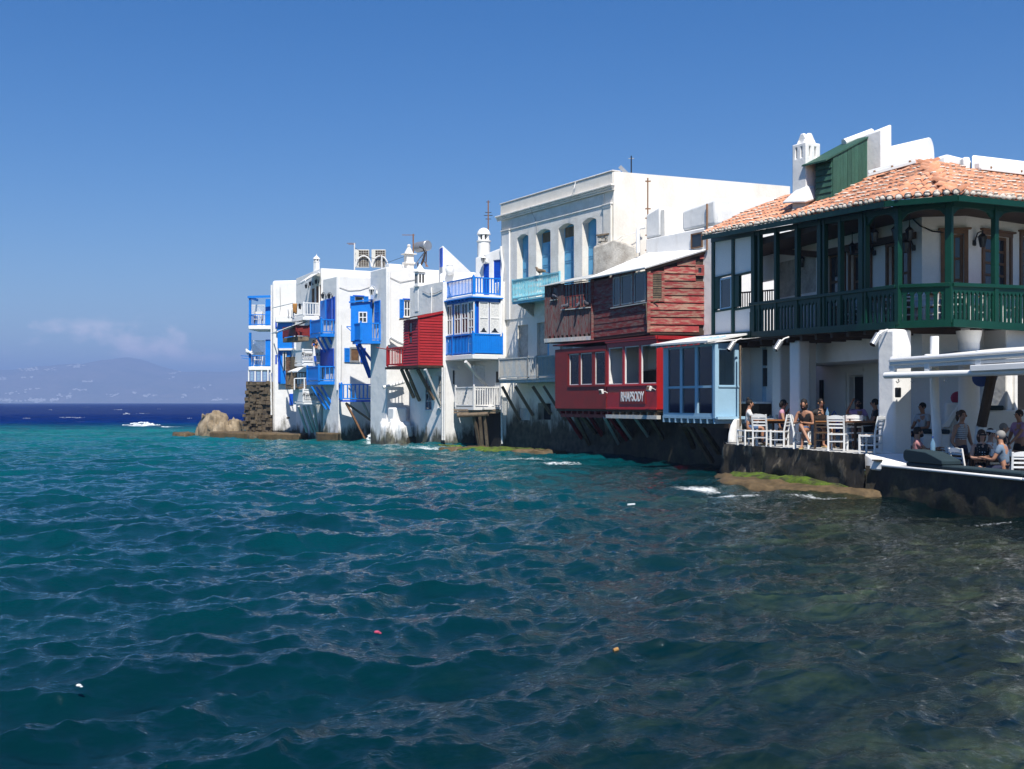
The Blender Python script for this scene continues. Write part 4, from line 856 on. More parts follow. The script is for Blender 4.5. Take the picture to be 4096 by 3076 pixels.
# in the bay: dark picture with a rainbow band, bench, table and cushions
bk = GF.off(-2.04)
pic = thing('picture', 'dark picture with a rainbow streak on the wall inside the glazed bay', 'picture', bk.p(1.2, zb + 1.0, .0))
a, b, c, d = bk.rect(2700, 2806, 1428, 1492); obj('canvas', MB().fb(bk, a, b, c, d, .02, .05), 'dark_void', pic)
for k, cc in enumerate(((0.5, .03, .02), (.6, .3, .02), (.1, .35, .08))):
    paint('rainbow_%d' % k, cc, .7, bump=0); mb = MB(); pts = [bk.p(a + (b - a) * (.45 + .42 * math.sin(t_)) , c - .3 + (d - c) * (1.45 * math.cos(t_ * .9)) + .05 * k, .06) for t_ in np.linspace(0.15, 1.0, 9)]
    mb.tube(pts, .028, 5); obj('rainbow_band', mb, 'rainbow_%d' % k, pic)
bn = thing('bench', 'white bench with cushions inside the glazed bay', 'bench', bk.p(1.0, zb, .4))
obj('seat', MB().fb(bk, .2, GF.L, zb + .40, zb + .46, .05, .6), 'white_paint', bn); obj('base', MB().fb(bk, .2, GF.L, zb, zb + .395, .05, .5), 'dark_wood', bn)
cu = obj('pillow', MB().ball(bk.p(.75, zb + .66, .4), (.09, .16, .2), 10, 7), 'curtain_white', None); tag(cu, 'pinkish pillow on the bench in the glazed bay', 'pillow')
tb = thing('cafe_table', 'small pedestal table behind the glass of the pale blue bay', 'table', GF.p(2.1, zb, -.9))
p = GF.p(2.1, zb, -.9); obj('top', MB().lathe(p, [(.32, .72), (.33, .74), (.32, .76)], 16), 'white_paint', tb); obj('pedestal', MB().lathe(p, [(.2, 0), (.2, .03), (.03, .06), (.03, .72)], 10), 'black_iron', tb)

# ================================================================== house with the green gallery
A0, A1, B1p, C2 = (6.72, 38.66), (9.508, 29.0), (10.49, 28.05), (16.2, 31.9)
FG = [Face(A0, A1), Face(A1, B1p), Face(B1p, C2)]
gal = thing('gallery_house', 'corner house with dark green timber gallery and clay tiled roof over the terrace', 'house', (*A1, .9))
def meet(f, g):                                    # plan point where two faces cross
    m = Matrix(((f.n.x, f.n.y), (g.n.x, g.n.y))); b = Vector((f.a.dot(f.n), g.a.dot(g.n))); r = m.inverted() @ b; return (r.x, r.y)
def seg_line(vs, off):                              # a broken line round the gallery from photo heights at A0, A1, B1, right edge
    f = [x.off(off) for x in FG]; p1 = meet(f[0], f[1]); p2 = meet(f[1], f[2])
    zA = f[0].z(vs[0][0], vs[0][1]); a = f[0].at(*vs[0]); u1 = CX + p1[0] / p1[1] * F; u2 = CX + p2[0] / p2[1] * F
    z1 = EYE + (HV - vs[1]) / F * p1[1]; z2 = EYE + (HV - vs[2]) / F * p2[1]; c = f[2].at(*vs[3])
    e = Vector((*p2, z2)); far = e + (c - e) * 1.9
    return [a, Vector((*p1, z1)), Vector((*p2, z2)), far]
def ring(name, vs, off, w, h, mat='green', par=gal, bevel=0.0):
    pts = seg_line(vs, off)
    for a, b in zip(pts, pts[1:]): obj(name, MB().bar(a, b, w, h), mat, par, bevel=bevel)
    return pts
band = ring('floor_band', [(2850, 1350), 1299, 1291, (4096, 1309)], 0.0, .12, .18)
top = ring('hand_rail', [(3003, 1218), 1146, 1138, (4096, 1150)], 0.0, .16, .09, bevel=.01)
obj('corner_beam', MB().bar(FG[0].at(2848, 1350, .0), FG[0].at(3010, 1338, .0), .16, .2), 'green', gal)
# pierced parapet boards: a solid head with scalloped lower edge and flat balusters
par_ = [t_ - Vector((0, 0, .045)) for t_ in top]; bot_ = [Vector((p.x, p.y, b.z + .09)) for p, b in zip(top, band)]
bot_[0].z = FG[0].z(3003, 1333)
bme = {}
for k in range(3):
    a, b = par_[k], par_[k + 1]; a2, b2 = Vector((a.x, a.y, bot_[k].z)), Vector((b.x, b.y, bot_[k + 1].z))
    Ln = (b - a).length; n = max(2, int(round(Ln / (.19 if k < 2 else .165)))); d = (b - a).normalized(); nn_ = FG[k].n
    hd = MB(); seg = 6
    for i in range(n):
        p0 = a.lerp(b, i / n); p1 = a.lerp(b, (i + 1) / n); w = .045
        for j in range(seg):
            x0, x1 = j / seg, (j + 1) / seg
            dz = lambda x: .10 + (.09 if (x < .24 or x > .76) else .09 * (1 - math.sin((x - .24) / .52 * math.pi)))
            q0 = p0.lerp(p1, x0); q1 = p0.lerp(p1, x1); o = nn_ * .025
            hd.hexa([q0 + o - Vector((0, 0, dz(x0))), q1 + o - Vector((0, 0, dz(x1))), q1 - o - Vector((0, 0, dz(x1))), q0 - o - Vector((0, 0, dz(x0))), q0 + o, q1 + o, q1 - o, q0 - o])
        zt_ = (a.lerp(b, i / n)).z - .19; zb_ = a2.lerp(b2, i / n).z; h_ = zt_ - zb_
        me = baluster_mesh(.085, h_, 'green', 'square', .035)
        share('baluster', me, gal, Vector((p0.x, p0.y, zb_)), math.atan2(d.y, d.x))
    obj('parapet_head', hd, 'green', gal)
# posts up to the eaves
eave_v = [(2809, 952), 816, 792, (4096, 818)]; head = seg_line([(2850, 962), 838, 815, (4096, 838)], 0.0)
def on_line(pts, k, u):
    a, b = pts[k], pts[k + 1]; f = Face((a.x, a.y), (b.x, b.y)); s_ = f.s(u) / f.L; return a.lerp(b, s_)
posts = [(0, 3016, .22), (0, 3040, .12), (0, 3106, .14), (0, 3190, .14), (0, 3281, .2), (0, 3300, .1), (0, 3363, .14), (0, 3448, .2), (0, 3466, .09), (0, 3592, .16), (1, 3796, .17), (2, 3981, .16), (2, 4170, .16)]
for k, u, w in posts:
    hp = on_line(head, k, u); bp = on_line(band, k, u); d = FG[k].d; n_ = FG[k].n; o = MB(); a = Vector((hp.x, hp.y, bp.z)) - n_ * .01
    o.bar(a, Vector((a.x, a.y, hp.z + .05)), w, .13, up=n_); obj('post', o, 'green', gal, bevel=.012)
ring('head_beam', [(2850, 962), 838, 815, (4096, 838)], -.02, .12, .14)
hb = head
for k, u0, u1 in ((0, 3470, 3585), (1, 3600, 3790), (2, 3803, 3975), (2, 3988, 4165)):   # arched brackets
    a, b = on_line(hb, k, u0), on_line(hb, k, u1); mb = MB(); nseg = 14; n_ = FG[k].n
    y = lambda x: -.075 - .17 * (abs(2 * x - 1) ** 2.6) - (.05 if x < .13 or x > .87 else 0)
    for i in range(nseg):
        x0, x1 = i / nseg, (i + 1) / nseg; q0, q1 = a.lerp(b, x0), a.lerp(b, x1); o = n_ * .03; sh = n_ * -.02
        mb.hexa([q0 + o + sh + Vector((0, 0, y(x0))), q1 + o + sh + Vector((0, 0, y(x1))), q1 - o + sh + Vector((0, 0, y(x1))), q0 - o + sh + Vector((0, 0, y(x0))),
                 q0 + o + sh - Vector((0, 0, .07)), q1 + o + sh - Vector((0, 0, .07)), q1 - o + sh - Vector((0, 0, .07)), q0 - o + sh - Vector((0, 0, .07))])
    obj('arched_bracket', mb, 'green', gal)
# half-timbered end bay
f = FG[0]
for (u0, u1, v0, v1) in ((2855, 2925, 947, 1102), (2934, 3004, 935, 1092), (2855, 2923, 1244, 1338), (2934, 3005, 1237, 1336)):
    obj('infill_panel', MB().fr(f, u0, u1, v0, v1, -.12, -.03), 'plaster_clean', gal, bevel=.015)
for (u0, u1, v0, v1) in ((2845, 2855, 945, 1345), (2925, 2934, 945, 1345)): obj('stud', MB().fr(f, u0, u1, v0, v1, -.12, .02), 'green', gal)
for (u0, u1, v0, v1) in ((2855, 2925, 1102, 1108), (2934, 3005, 1092, 1099), (2855, 2925, 1237, 1244), (2934, 3005, 1228, 1237), (2855, 2876, 1108, 1237), (2934, 2955, 1099, 1228), (2850, 3005, 1336, 1346)):
    obj('timber', MB().fr(f, u0, u1, v0, v1, -.1, .0), 'green', gal)
h = hole(f, 2877, 2923, 1109, 1237, .1); window(gal, h, 'light_blue_wood', 'glass_dark', 1, 1, .06, inset=.03)
# gallery floor and ceiling
U0, U1, U2, U3 = (8.16, 39.07), (10.64, 30.5), (11.7, 30.3), (17.5, 34.2)
UA, UB, UC = Face(U0, U1), Face(U1, U2), Face(U2, U3)
x2 = lambda p: (p.x, p.y)
obj('gallery_floor', mass([A0, A1, B1p, C2, U3, U2, U1, U0], 4.12, 4.19), 'dark_wood', gal)
for i in range(12):
    s_ = .5 + i * .8; a = FG[0].p(s_, 4.04, -.08); b = FG[0].p(s_, 4.04, -3.0); obj('floor_joist', MB().bar(a, b, .12, .15), 'dark_wood', gal)
obj('gallery_ceiling', mass([x2(p) for p in seg_line([(2860, 962), 838, 815, (4096, 838)], -.08)] + [U3, U2, U1, U0], 7.02, [7.3, 7.09, 7.09, 7.2, 7.2, 7.12, 7.12, 7.3]), 'dark_wood', gal)
# upper walls behind the gallery
ds = [(UA, 3308, 3378, 1014), (UA, 3404, 3482, 1012), (UA, 3556, 3636, 978)]
hd = [(UA, UA.s(a), UA.s(b), 4.2, UA.z((a + b) / 2, v), .16) for _, a, b, v in ds]
hB = (UB, UB.s(3779), UB.s(3856), 4.2, UB.z(3815, 936), .16); hC = hole(UC, 3935, 4036, 944, 1160, .16); hC2 = hole(UC, 4086, 4180, 950, 1160, .16)
sA = UA.s(3098); q = UA.p(sA, 0); q2 = UA.p(sA, 0, -2.6)
up = mass([(q.x, q.y), U1, U2, U3, (18.5, 37.0), (q2.x, q2.y)], 3.4, 7.15, hd + [hB, hC, hC2])
obj('upper_wall', up, 'plaster_clean', gal, bevel=.06)
obj('upper_wall', MB().fb(UA, 0.0, sA - .004, UA.z(3060, 1122), 7.15, -.25, -.0), 'plaster_clean', gal)
obj('arch_recess', MB().fr(UA, 3104, 3262, 1036, 1180, .003, .012), 'plaster_old', gal)
for hh in hd + [hB, hC, hC2]:
    ff, a, b, c, d, dep = hh; w = window(gal, hh, 'brown_wood', 'glass_dark', 2, 4 if hh not in hd else 3, .08, name='door' if hh in hd else 'window', inset=.03)
    obj('surround', MB().fb(ff, a - .1, a, c, d, .003, .05).fb(ff, b, b + .1, c, d, .003, .05).fb(ff, a - .1, b + .1, d, d + .1, .003, .06), 'brown_wood', w)
    obj('lintel_cornice', MB().fb(ff, a - .17, b + .17, d + .1, d + .15, .003, .12), 'brown_wood', w, bevel=.012)
obj('wall_beam', MB().bar(UA.at(3053, 1000, .1), UA.at(3272, 1018, .1), .16, .18).bar(UA.at(3272, 1018, .1), UA.at(3655, 940, .1), .16, .18), 'dark_wood', gal)
obj('cable', MB().tube([UA.at(3610, 870, .05), UA.at(3648, 872, .05), UA.at(3680, 903, .05), UB.at(3730, 925, .05), UB.at(3775, 930, .05)], .018, 5), 'black_iron', gal)
obj('end_rail', MB().bar(UA.at(2950, 1172, -.3), UA.at(3100, 1160, -.3), .05, .05), 'dark_wood', gal)
for i in range(16):
    u = 2953 + i * 9; obj('end_baluster', MB().bar(UA.at(u, 1172 - i, -.3), UA.at(u, 1235 - i, -.3), .035, .035), 'dark_wood', gal)

# ------------------------------------------------------------------ clay tile roof
PE = seg_line(eave_v, .42); 
fas = [PE[0] + Vector((-.25, .55, .03))] + PE[1:]
for a, b in zip(PE, PE[1:]): obj('fascia', MB().bar(a, b, .05, .14), 'green', gal)
topline = [(2790, 950), (2806, 944), (2864, 905), (3125, 803), (3267, 772), (3472, 703), (3661, 666), (3738, 664), (3806, 674), (3901, 696), (4096, 712), (4500, 745)]
TU = [t_[0] for t_ in topline]; TV = [t_[1] for t_ in topline]
pitch = .50
planes = []
for a, b in zip(PE, PE[1:]):
    f = Face(x2(a), x2(b)); planes.append((f, a.z, (b.z - a.z) / f.L))
def zpl(k, x, y):
    f, z0, sl = planes[k]; r = Vector((x, y, 0)) - f.a; t_ = -r.dot(f.n); return z0 + .09 + r.dot(f.d) * sl + t_ * pitch, t_
def proj(p): return CX + p.x / p.y * F, HV - (p.z - EYE) / p.y * F
roof = obj('roof', MB().add([PE[0], PE[1], PE[2], PE[3]], []), 'lime_mortar', gal) if False else None
deck = MB(); tiles = []
cell = .235; rowl = .34
for k, (f, z0, sl) in enumerate(planes):
    ncol = int(f.L / cell) + 2 + (8 if k else 0)
    for i in range(-10 if k else 0, ncol + 8):
        s_ = (i + .5) * cell
        for j in range(0, 26):
            t_ = j * rowl + .05; q = f.p(s_, 0, -t_); z, _ = zpl(k, q.x, q.y); ok = True
            for k2 in range(3):
                if k2 != k:
                    z2, t2 = zpl(k2, q.x, q.y)
                    if t2 < -.02 or z2 < z - .01: ok = False
            if not ok: continue
            u, v = proj(Vector((q.x, q.y, z)))
            if v < np.interp(u, TU, TV) - 2 or u < 2800: continue
            tiles.append((q.y, k, Vector((q.x, q.y, z)), f))
            w2 = cell / 2 + .01; l2 = rowl + .03; dz = l2 * pitch
            deck.add([f.p(s_ - w2, z - .03, -t_ + .02), f.p(s_ + w2, z - .03, -t_ + .02), f.p(s_ + w2, z + dz - .03, -t_ - l2), f.p(s_ - w2, z + dz - .03, -t_ - l2)], [(0, 1, 2, 3)])
paint('tile_channel', (0.30, 0.10, 0.05), 0.9, (0.18, 0.08, 0.05), scale=6, amount=0.7, bump=0.5, bump_scale=40)
roof = obj('roof', deck, 'tile_channel', gal)
def tile_verts(L=.43, r0=.105, r1=.088, n=6):
    vs = [] ; 
    for y, r, z in ((0, r0, 0.02), (L, r1, 0.0)):
        for i in range(n + 1): a = math.pi * i / n; vs.append((r * math.cos(a), y, r * .95 * math.sin(a) + z))
    fs = [(i, i + 1, n + 2 + i, n + 1 + i) for i in range(n)] + [tuple(range(n, -1, -1))]
    return vs, fs, [0] * n + [1]
tv, tf, tm = tile_verts()
tme = bpy.data.meshes.new('roof_tile'); tme.from_pydata(tv, [], tf); tme.polygons.foreach_set('material_index', tm); tme.polygons.foreach_set('use_smooth', [m_ == 0 for m_ in tm]); setm(tme, ['terracotta', 'lime_mortar'])
tiles.sort(key=lambda t_: t_[0]); rest = MB(); dabs = MB(); rr = random.Random(3)
for idx, (yy_, k, p, f) in enumerate(tiles):
    e = f.d; m_ = -f.n; up_ = Vector((0, 0, 1)); sl_ = (m_ + up_ * pitch).normalized(); nr = e.cross(sl_); nr = nr if nr.z > 0 else -nr
    jit = rr.uniform(-.05, .05); ex = (e + sl_ * jit).normalized(); ey = nr.cross(ex).normalized(); ey = ey if ey.dot(sl_) > 0 else -ey
    pj = p + e * rr.uniform(-.012, .012) + sl_ * rr.uniform(-.03, .03) + nr * rr.uniform(0, .015)
    M = Matrix((ex, ey, nr)).transposed().to_4x4(); M.translation = pj
    if idx < 300:
        o = bpy.data.objects.new('roof_tile', tme); COL.objects.link(o); o.parent = roof; o.matrix_local = Matrix.Translation(-WL[roof]) @ M; WL[o] = pj
    else:
        o_ = len(rest.v); rest.v += [tuple(M @ Vector(x)) for x in tv]; rest.f += [tuple(a + o_ for a in ff) for ff in tf]; rest.m += tm
    if rr.random() < .62:
        c = pj + nr * .085 + sl_ * .03; dabs.ball(c, (rr.uniform(.05, .11), rr.uniform(.05, .10), rr.uniform(.025, .045)), 6, 4)
    if (p.z - (zpl(k, p.x, p.y)[0] - zpl(k, p.x, p.y)[1] * pitch)) < .12: dabs.ball(pj + nr * .03 - sl_ * .01, (rr.uniform(.07, .1), rr.uniform(.05, .08), rr.uniform(.05, .075)), 7, 5)
o = obj('roof_tile_field', rest, ['terracotta', 'lime_mortar'], roof); tag(o, kind='stuff')
o = obj('mortar_dabs', dabs, 'lime_mortar', roof, smooth=True); tag(o, kind='stuff')

# ------------------------------------------------------------------ what stands above the tiles
def rot_block(u, Y, w, dpt, inset=0):              # rectangular plan: corner at (u, Y); w runs right along the lit side, dpt back-left along the sea side
    c = Vector((*XY(u, Y), 0)); a = Vector((.866, .5, 0)); b = Vector((-.5, .866, 0)); c = c + a * inset + b * inset
    w -= 2 * inset; dpt -= 2 * inset
    return [x2(c + b * dpt), x2(c), x2(c + a * w), x2(c + a * w + b * dpt)]
pl = rot_block(3224, 33.5, .56, .56); fl, fr_ = Face(pl[0], pl[1]), Face(pl[1], pl[2])
zt = 2.2 + (1611 - 566) / F * 33.5
sl_h = [(ff, x, x + .055, zt - .42, zt - .12, .12) for ff in (fl, fr_) for x in (.13, .34)]
ch = obj('chimney', mass(pl, 7.2, zt, sl_h), 'plaster_clean', gal, bevel=.04)
for d, (p0, p1) in enumerate(((pl[0], pl[2]), (pl[1], pl[3]))):
    pass
cx_ = Vector((sum(p[0] for p in pl) / 4, sum(p[1] for p in pl) / 4, zt)); a = Vector((.866, .5, 0)); b = Vector((-.5, .866, 0))
for ax, bx in ((a, b), (b, a)):
    for sgn in (-1, 1):
        c = cx_ + bx * sgn * .12; obj('chimney_cap', MB().prism([c - ax * .24 - bx * .05, c + ax * .24 - bx * .05, c + ax * .06 - bx * .05 + Vector((0, 0, .3)), c - ax * .06 - bx * .05 + Vector((0, 0, .3))], bx * .1), 'plaster_clean', ch, bevel=.03)
obj('chimney_foot', MB().hexa([P(3120, 815, 34.0), P(3224, 812, 33.2), P(3275, 800, 33.6), P(3200, 790, 35.0), P(3196, 745, 33.9), P(3224, 742, 33.44), P(3262, 740, 33.65), P(3230, 740, 34.4)]), 'plaster_clean', ch, bevel=.08, seg=3)
# green boarded dormer
pl = rot_block(3329, 32.9, 1.42, .62); fl, fr_ = Face(pl[0], pl[1]), Face(pl[1], pl[2])
dm = obj('dormer', mass(rot_block(3329, 32.9, 1.42, .62, .02), 7.2, [8.95, 9.05, 9.75, 9.7]), 'dark_wood', gal)
zl = lambda s_: 9.06 + s_ / fr_.L * .76
for i in range(10):
    x0 = fr_.L * i / 10 + .004; x1 = fr_.L * (i + 1) / 10 - .004; d0 = random.uniform(.0, .012)
    obj('board', MB().hexa([fr_.p(x0, 7.6, .02 + d0), fr_.p(x1, 7.6, .02 + d0), fr_.p(x1, 7.6, -.02), fr_.p(x0, 7.6, -.02), fr_.p(x0, zl(x0), .02 + d0), fr_.p(x1, zl(x1), .02 + d0), fr_.p(x1, zl(x1), -.02), fr_.p(x0, zl(x0), -.02)]), 'green_wood', dm)
for i in range(9):
    z = 7.6 + i * .17; obj('board', MB().hexa([fl.p(0, z, .04), fl.p(fl.L, z, .04), fl.p(fl.L, z, -.02), fl.p(0, z, -.02), fl.p(0, z + .16, .015), fl.p(fl.L, z + .16, .015), fl.p(fl.L, z + .16, -.02), fl.p(0, z + .16, -.02)]), 'green_wood', dm)
r0 = fr_.p(-.30, 8.93, .06); r1 = fr_.p(fr_.L + .02, 9.80, .06); bk_ = Vector((-.5, .866, 0)) * .95
obj('dormer_roof', MB().prism([r0, r1, r1 + bk_, r0 + bk_], (0, 0, .045)), 'green_wood', dm)
obj('ridge_block', MB().tube([P(3376, 572, 34.0), P(3488, 530, 34.3)], .12, 10), 'plaster_clean', gal, smooth=True)
# tall white fin, half-barrel vault, parapets
wp_ = thing('roof_parapet', 'stack of white plaster fins, vault and parapets above the clay tile roof', 'parapet', (*XY(3526, 33.2), 7.8))
zt = 2.2 + (1611 - 497) / F * 33.1
obj('fin', mass(rot_block(3526, 33.1, .42, .62), 7.6, [zt - .18, zt - .12, zt + .06, zt]), 'plaster_clean', wp_, bevel=.05)
v0 = P(3540, 640, 33.6); v1 = P(3718, 600, 32.9); mb = MB(); nseg = 12; ax = (v1 - v0); sd = Vector((0.5, -.866, 0)).cross(Vector((0, 0, 1))); sd = Vector((ax.y, -ax.x, 0)).normalized()
prof = [(-.62, -.95)] + [(.42 * math.cos(math.pi - math.pi * i / nseg) - .1, .42 * math.sin(math.pi * i / nseg) - .05) for i in range(nseg + 1)] + [(.5, -.95)]
ringa = [v0 + sd * x + Vector((0, 0, z)) for x, z in prof]; mb.prism(ringa, ax); obj('vault', mb, 'plaster_clean', wp_, bevel=.03)
for a_, b_, y_ in (((3655, 650), (3800, 628), 33.0), ((3800, 628), (3884, 645), 33.0)): pass
obj('low_wall', mass([XY(3640, 32.6), XY(3790, 31.9), XY(3885, 32.6), XY(3885, 34), XY(3660, 34)], 7.6, [8.8, 8.98, 8.95, 9.0, 8.9]), 'plaster_clean', wp_, bevel=.1, seg=3)
obj('low_wall', MB().fr(Face(XY(3856, 31.9), XY(3880, 31.9)), 3854, 3882, 627, 705, -.3, 0), 'plaster_clean', wp_, bevel=.05)
obj('low_wall', mass([XY(3888, 32.4), XY(4500, 36.0), XY(4500, 38), XY(3888, 35)], 7.6, [9.05, 9.25, 9.3, 9.1]), 'plaster_clean', wp_, bevel=.06)
aw = thing('awning_cassette', 'folded white awning cassette lying on the tiles by the vault', 'awning', P(3570, 690, 32.4)); a, b = P(3474, 692, 32.6), P(3660, 640, 31.9)
obj('case', MB().bar(a, b, .16, .11), 'white_paint', aw, bevel=.02); obj('front_bar', MB().bar(a + Vector((-.03, -.14, -.09)), b + Vector((-.03, -.14, -.09)), .1, .06), 'white_paint', aw)
for k in range(3): c = a.lerp(b, .1 + .38 * k) + Vector((0, -.13, -.02)); obj('clip', MB().ball(c, .035, 8, 6), 'rust', aw)
aw = thing('awning_cassette', 'folded white awning cassette along the right-hand roof parapet', 'awning', P(4000, 690, 31.5)); a, b = P(3908, 664, 31.7), P(4300, 712, 34.2)
obj('case', MB().bar(a, b, .16, .16), 'white_paint', aw, bevel=.02); obj('front_bar', MB().bar(a + Vector((.02, -.14, -.1)), b + Vector((.02, -.14, -.1)), .08, .05), 'white_paint', aw)
for k in range(3): c = a.lerp(b, .12 + .3 * k) + Vector((0, -.1, -.02)); obj('clip', MB().ball(c, .035, 8, 6), 'rust', aw)

# ------------------------------------------------------------------ ground floor behind the terraces
GA = FG[0].off(-3.2)
gd = [hole(GA, 3392, 3450, 1500, 1800, .25)]
g0 = GA.p(0, 0); g1 = GA.p(GA.L, 0)
obj('ground_wall', mass([x2(g0), x2(g1), (18, 33.2), (18, 40), (10, 42)], .3, 4.1, [(GA, h[1], h[2], 1.0, h[4], .25) for h in gd]), 'plaster_clean', gal, bevel=.05)
h = gd[0]; obj('inner_door', MB().fb(GA, h[1] + .1, h[2] - .02, 1.0, h[4] - .05, -.24, -.18), 'dark_void', gal)
obj('door_frame', MB().fb(GA, h[1] - .35, h[1] - .05, .98, h[4] + .25, .003, .06).fb(GA, h[1] - .35, h[2] + .1, h[4] + .1, h[4] + .25, .003, .055), 'plaster_clean', gal)
obj('door_strip', MB().fr(GA, 3277, 3290, 1520, 1800, .0, .04), 'dark_void', gal)
def pillar(u, Y, w, d, z0, z1, bev=.06, flare=0, name='pillar', label=None):
    pts = rot_block(u, Y, w, d); o = obj(name, mass(pts, z0, z1), 'plaster_clean', gal, bevel=bev, seg=3); return o
pillar(2968, 38.0, .75, .5, .95, 4.02); pillar(3120, 36.4, .62, .4, .95, 4.02); pillar(3196, 34.2, .44, .42, .95, 4.02); pillar(3236, 34.8, .32, .5, .95, 4.02)
pb = rot_block(3578, 28.6, .62, .55); obj('pillar', mass(pb, .7, 4.0), 'plaster_clean', gal, bevel=.07, seg=3)
obj('pillar_foot', mass(rot_block(3570, 28.45, .7, .68), .3, [1.1, .95, .95, 1.1]), 'plaster_clean', gal, bevel=.1, seg=3)
obj('buttress', MB().prism([P(2908, 1775, 35.9), P(2946, 1775, 35.9), P(2946, 1672, 35.9), P(2932, 1680, 35.9), P(2920, 1702, 35.9), P(2912, 1735, 35.9)], (.3, .6, 0)), 'plaster', gal, bevel=.06)
obj('drainpipe', MB().tube([P(2961, 1382, 36.2), P(2961, 1705, 36.2)], .03, 6), 'old_wood', gal)
gw = Face(XY(3052, 37.2), XY(3088, 37.2))
for v0, v1 in ((1398, 1462), (1472, 1545)): obj('window', MB().fr(gw, 3052, 3072, v0, v1, -.05, 0), 'glass_dark', gal)
obj('window_frame', MB().fr(gw, 3050, 3090, 1390, 1780, -.1, -.052), 'light_blue_wood', gal)
for (u, v, Y, lab) in ((2925, 1385, 36.0, 'steel spotlight under the gallery corner beside the blue bay'), (3112, 1382, 33.6, 'steel spotlight under the gallery beam by the middle pillar'), (3502, 1358, 28.6, 'steel spotlight under the gallery left of the big white pillar')):
    p = P(u, v, Y); t = thing('spotlight', lab, 'spotlight', p, 'spotlights under the gallery'); dv = Vector((-.55, -.25, -.8)).normalized()
    obj('can', MB().tube([p + dv * -.16, p + dv * .16], .085, 12), 'grey_metal', t, smooth=True); obj('arm', MB().tube([p - dv * .1, p + Vector((.2, .1, .2)), p + Vector((.35, .18, .25))], .025, 6), 'white_worn', t)
    obj('lens', MB().tube([p + dv * .161, p + dv * .17], .07, 12), 'glass_dark', t)
# ------------------------------------------------------------------ quays
def rough_wall(name, line, z0, z1, batter, amp, mat, seed=0, step=.16, vstep=.11, kind=None, label=None):
    pts = [];
    for a, b in zip(line, line[1:]):
        a, b = Vector((*a, 0)), Vector((*b, 0)); n = max(1, int((b - a).length / step))
        for i in range(n): pts.append((a.lerp(b, i / n), (b - a).normalized()))
    pts.append((Vector((*line[-1], 0)), pts[-1][1])); nz = max(2, int((z1 - z0) / vstep)); G = np.zeros((len(pts), nz + 1, 3))
    for i, (p, d) in enumerate(pts):
        n_ = Vector((d.y, -d.x, 0)); n_ = n_ if (-p).dot(n_) > 0 else -n_
        for j in range(nz + 1):
            t_ = j / nz; z = z0 + (z1 - z0) * t_; nv = mnoise.fractal((p.x * 1.4 + seed, p.y * 1.4, z * 1.8), .8, 2.1, 5)
            o = batter * (1 - t_) + amp * nv * (1 - .7 * t_ ** 3); q = p + n_ * o; G[i, j] = (q.x, q.y, z + (0 if 0 < j < nz else 0))
    me = grid_mesh(name, G[:, :, 0].T, G[:, :, 1].T, G[:, :, 2].T); setm(me, mat); o = bpy.data.objects.new(name, me); link(o, None, (0, 0, 0)); return o
def ter_z(p): return .97
T_up = [(6.9, 38.2), (6.35, 35.25), (8.45, 28.06)]
T_lo = [(8.45, 28.06), (8.62, 27.9), (9.8, 22.5), (11.2, 15.5)]
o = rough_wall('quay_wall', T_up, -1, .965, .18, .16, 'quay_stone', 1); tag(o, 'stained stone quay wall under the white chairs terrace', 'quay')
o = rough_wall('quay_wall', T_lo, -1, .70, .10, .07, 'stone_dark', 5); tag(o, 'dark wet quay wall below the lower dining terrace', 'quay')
tu = obj('terrace', mass([(6.45, 35.3), (8.56, 28.12), (8.85, 28.2), (12.7, 29.6), (9.9, 39.6), (6.9, 38.3)], .6, .97), 'flag_floor'); tag(tu, kind='structure')
tl = obj('lower_terrace', mass([(8.9, 27.95), (10.1, 22.4), (11.5, 15.4), (20, 15.4), (20, 34), (12.7, 29.7), (8.9, 28.3)], -.2, .30), 'flag_floor'); tag(tl, kind='structure')
lip = Face((8.62, 27.9), (9.8, 22.5)); lip2 = Face((9.8, 22.5), (11.2, 15.5))
ed = obj('quay_edge', MB().fb(lip, .35, lip.L, .70, .765, -.34, .06).fb(lip2, 0, lip2.L, .70, .765, -.34, .06), 'plaster_clean', None, bevel=.03); tag(ed, 'white painted edge along the lower terrace quay', 'edge')
ap = obj('painted_apron', MB().hexa([(8.46, 28.2, .6), (8.60, 27.7, .6), (9.2, 27.2, .6), (9.5, 28.3, .6), (8.46, 28.25, .985), (8.62, 27.7, .80), (9.2, 27.2, .80), (9.5, 28.3, .985)]), 'plaster_clean', None, bevel=.04); tag(ap, 'whitewashed sloping apron at the foot of the big pillar', 'apron')
rr = random.Random(8)
for k in range(3): tag(obj('flagstone', MB().lathe((8.62 + .16 * k, 27.75 + rr.uniform(-.1, .2), .83 - .02 * k), [(.13, 0), (.12, .03)], 7), 'quay_stone', None), ['grey flagstone set in the white apron, nearest the quay corner', 'grey flagstone set in the white apron, the middle one', 'grey flagstone set in the white apron, nearest the pillar'][k], 'flagstone', 'flagstones in the apron')
# white joints between the slabs of the upper terrace
mb = MB(); rr = random.Random(2)
for k in range(26):
    a = Vector((6.5 + (8.4 - 6.5) * k / 26 + .05, 35.2 - (35.2 - 28.1) * k / 26, .972)); mb.box(a.x, a.x + rr.uniform(1.0, 2.2), a.y - .03, a.y + .02, .968, .974)
o = obj('whitewashed_joints', mb, 'plaster_clean', tu)
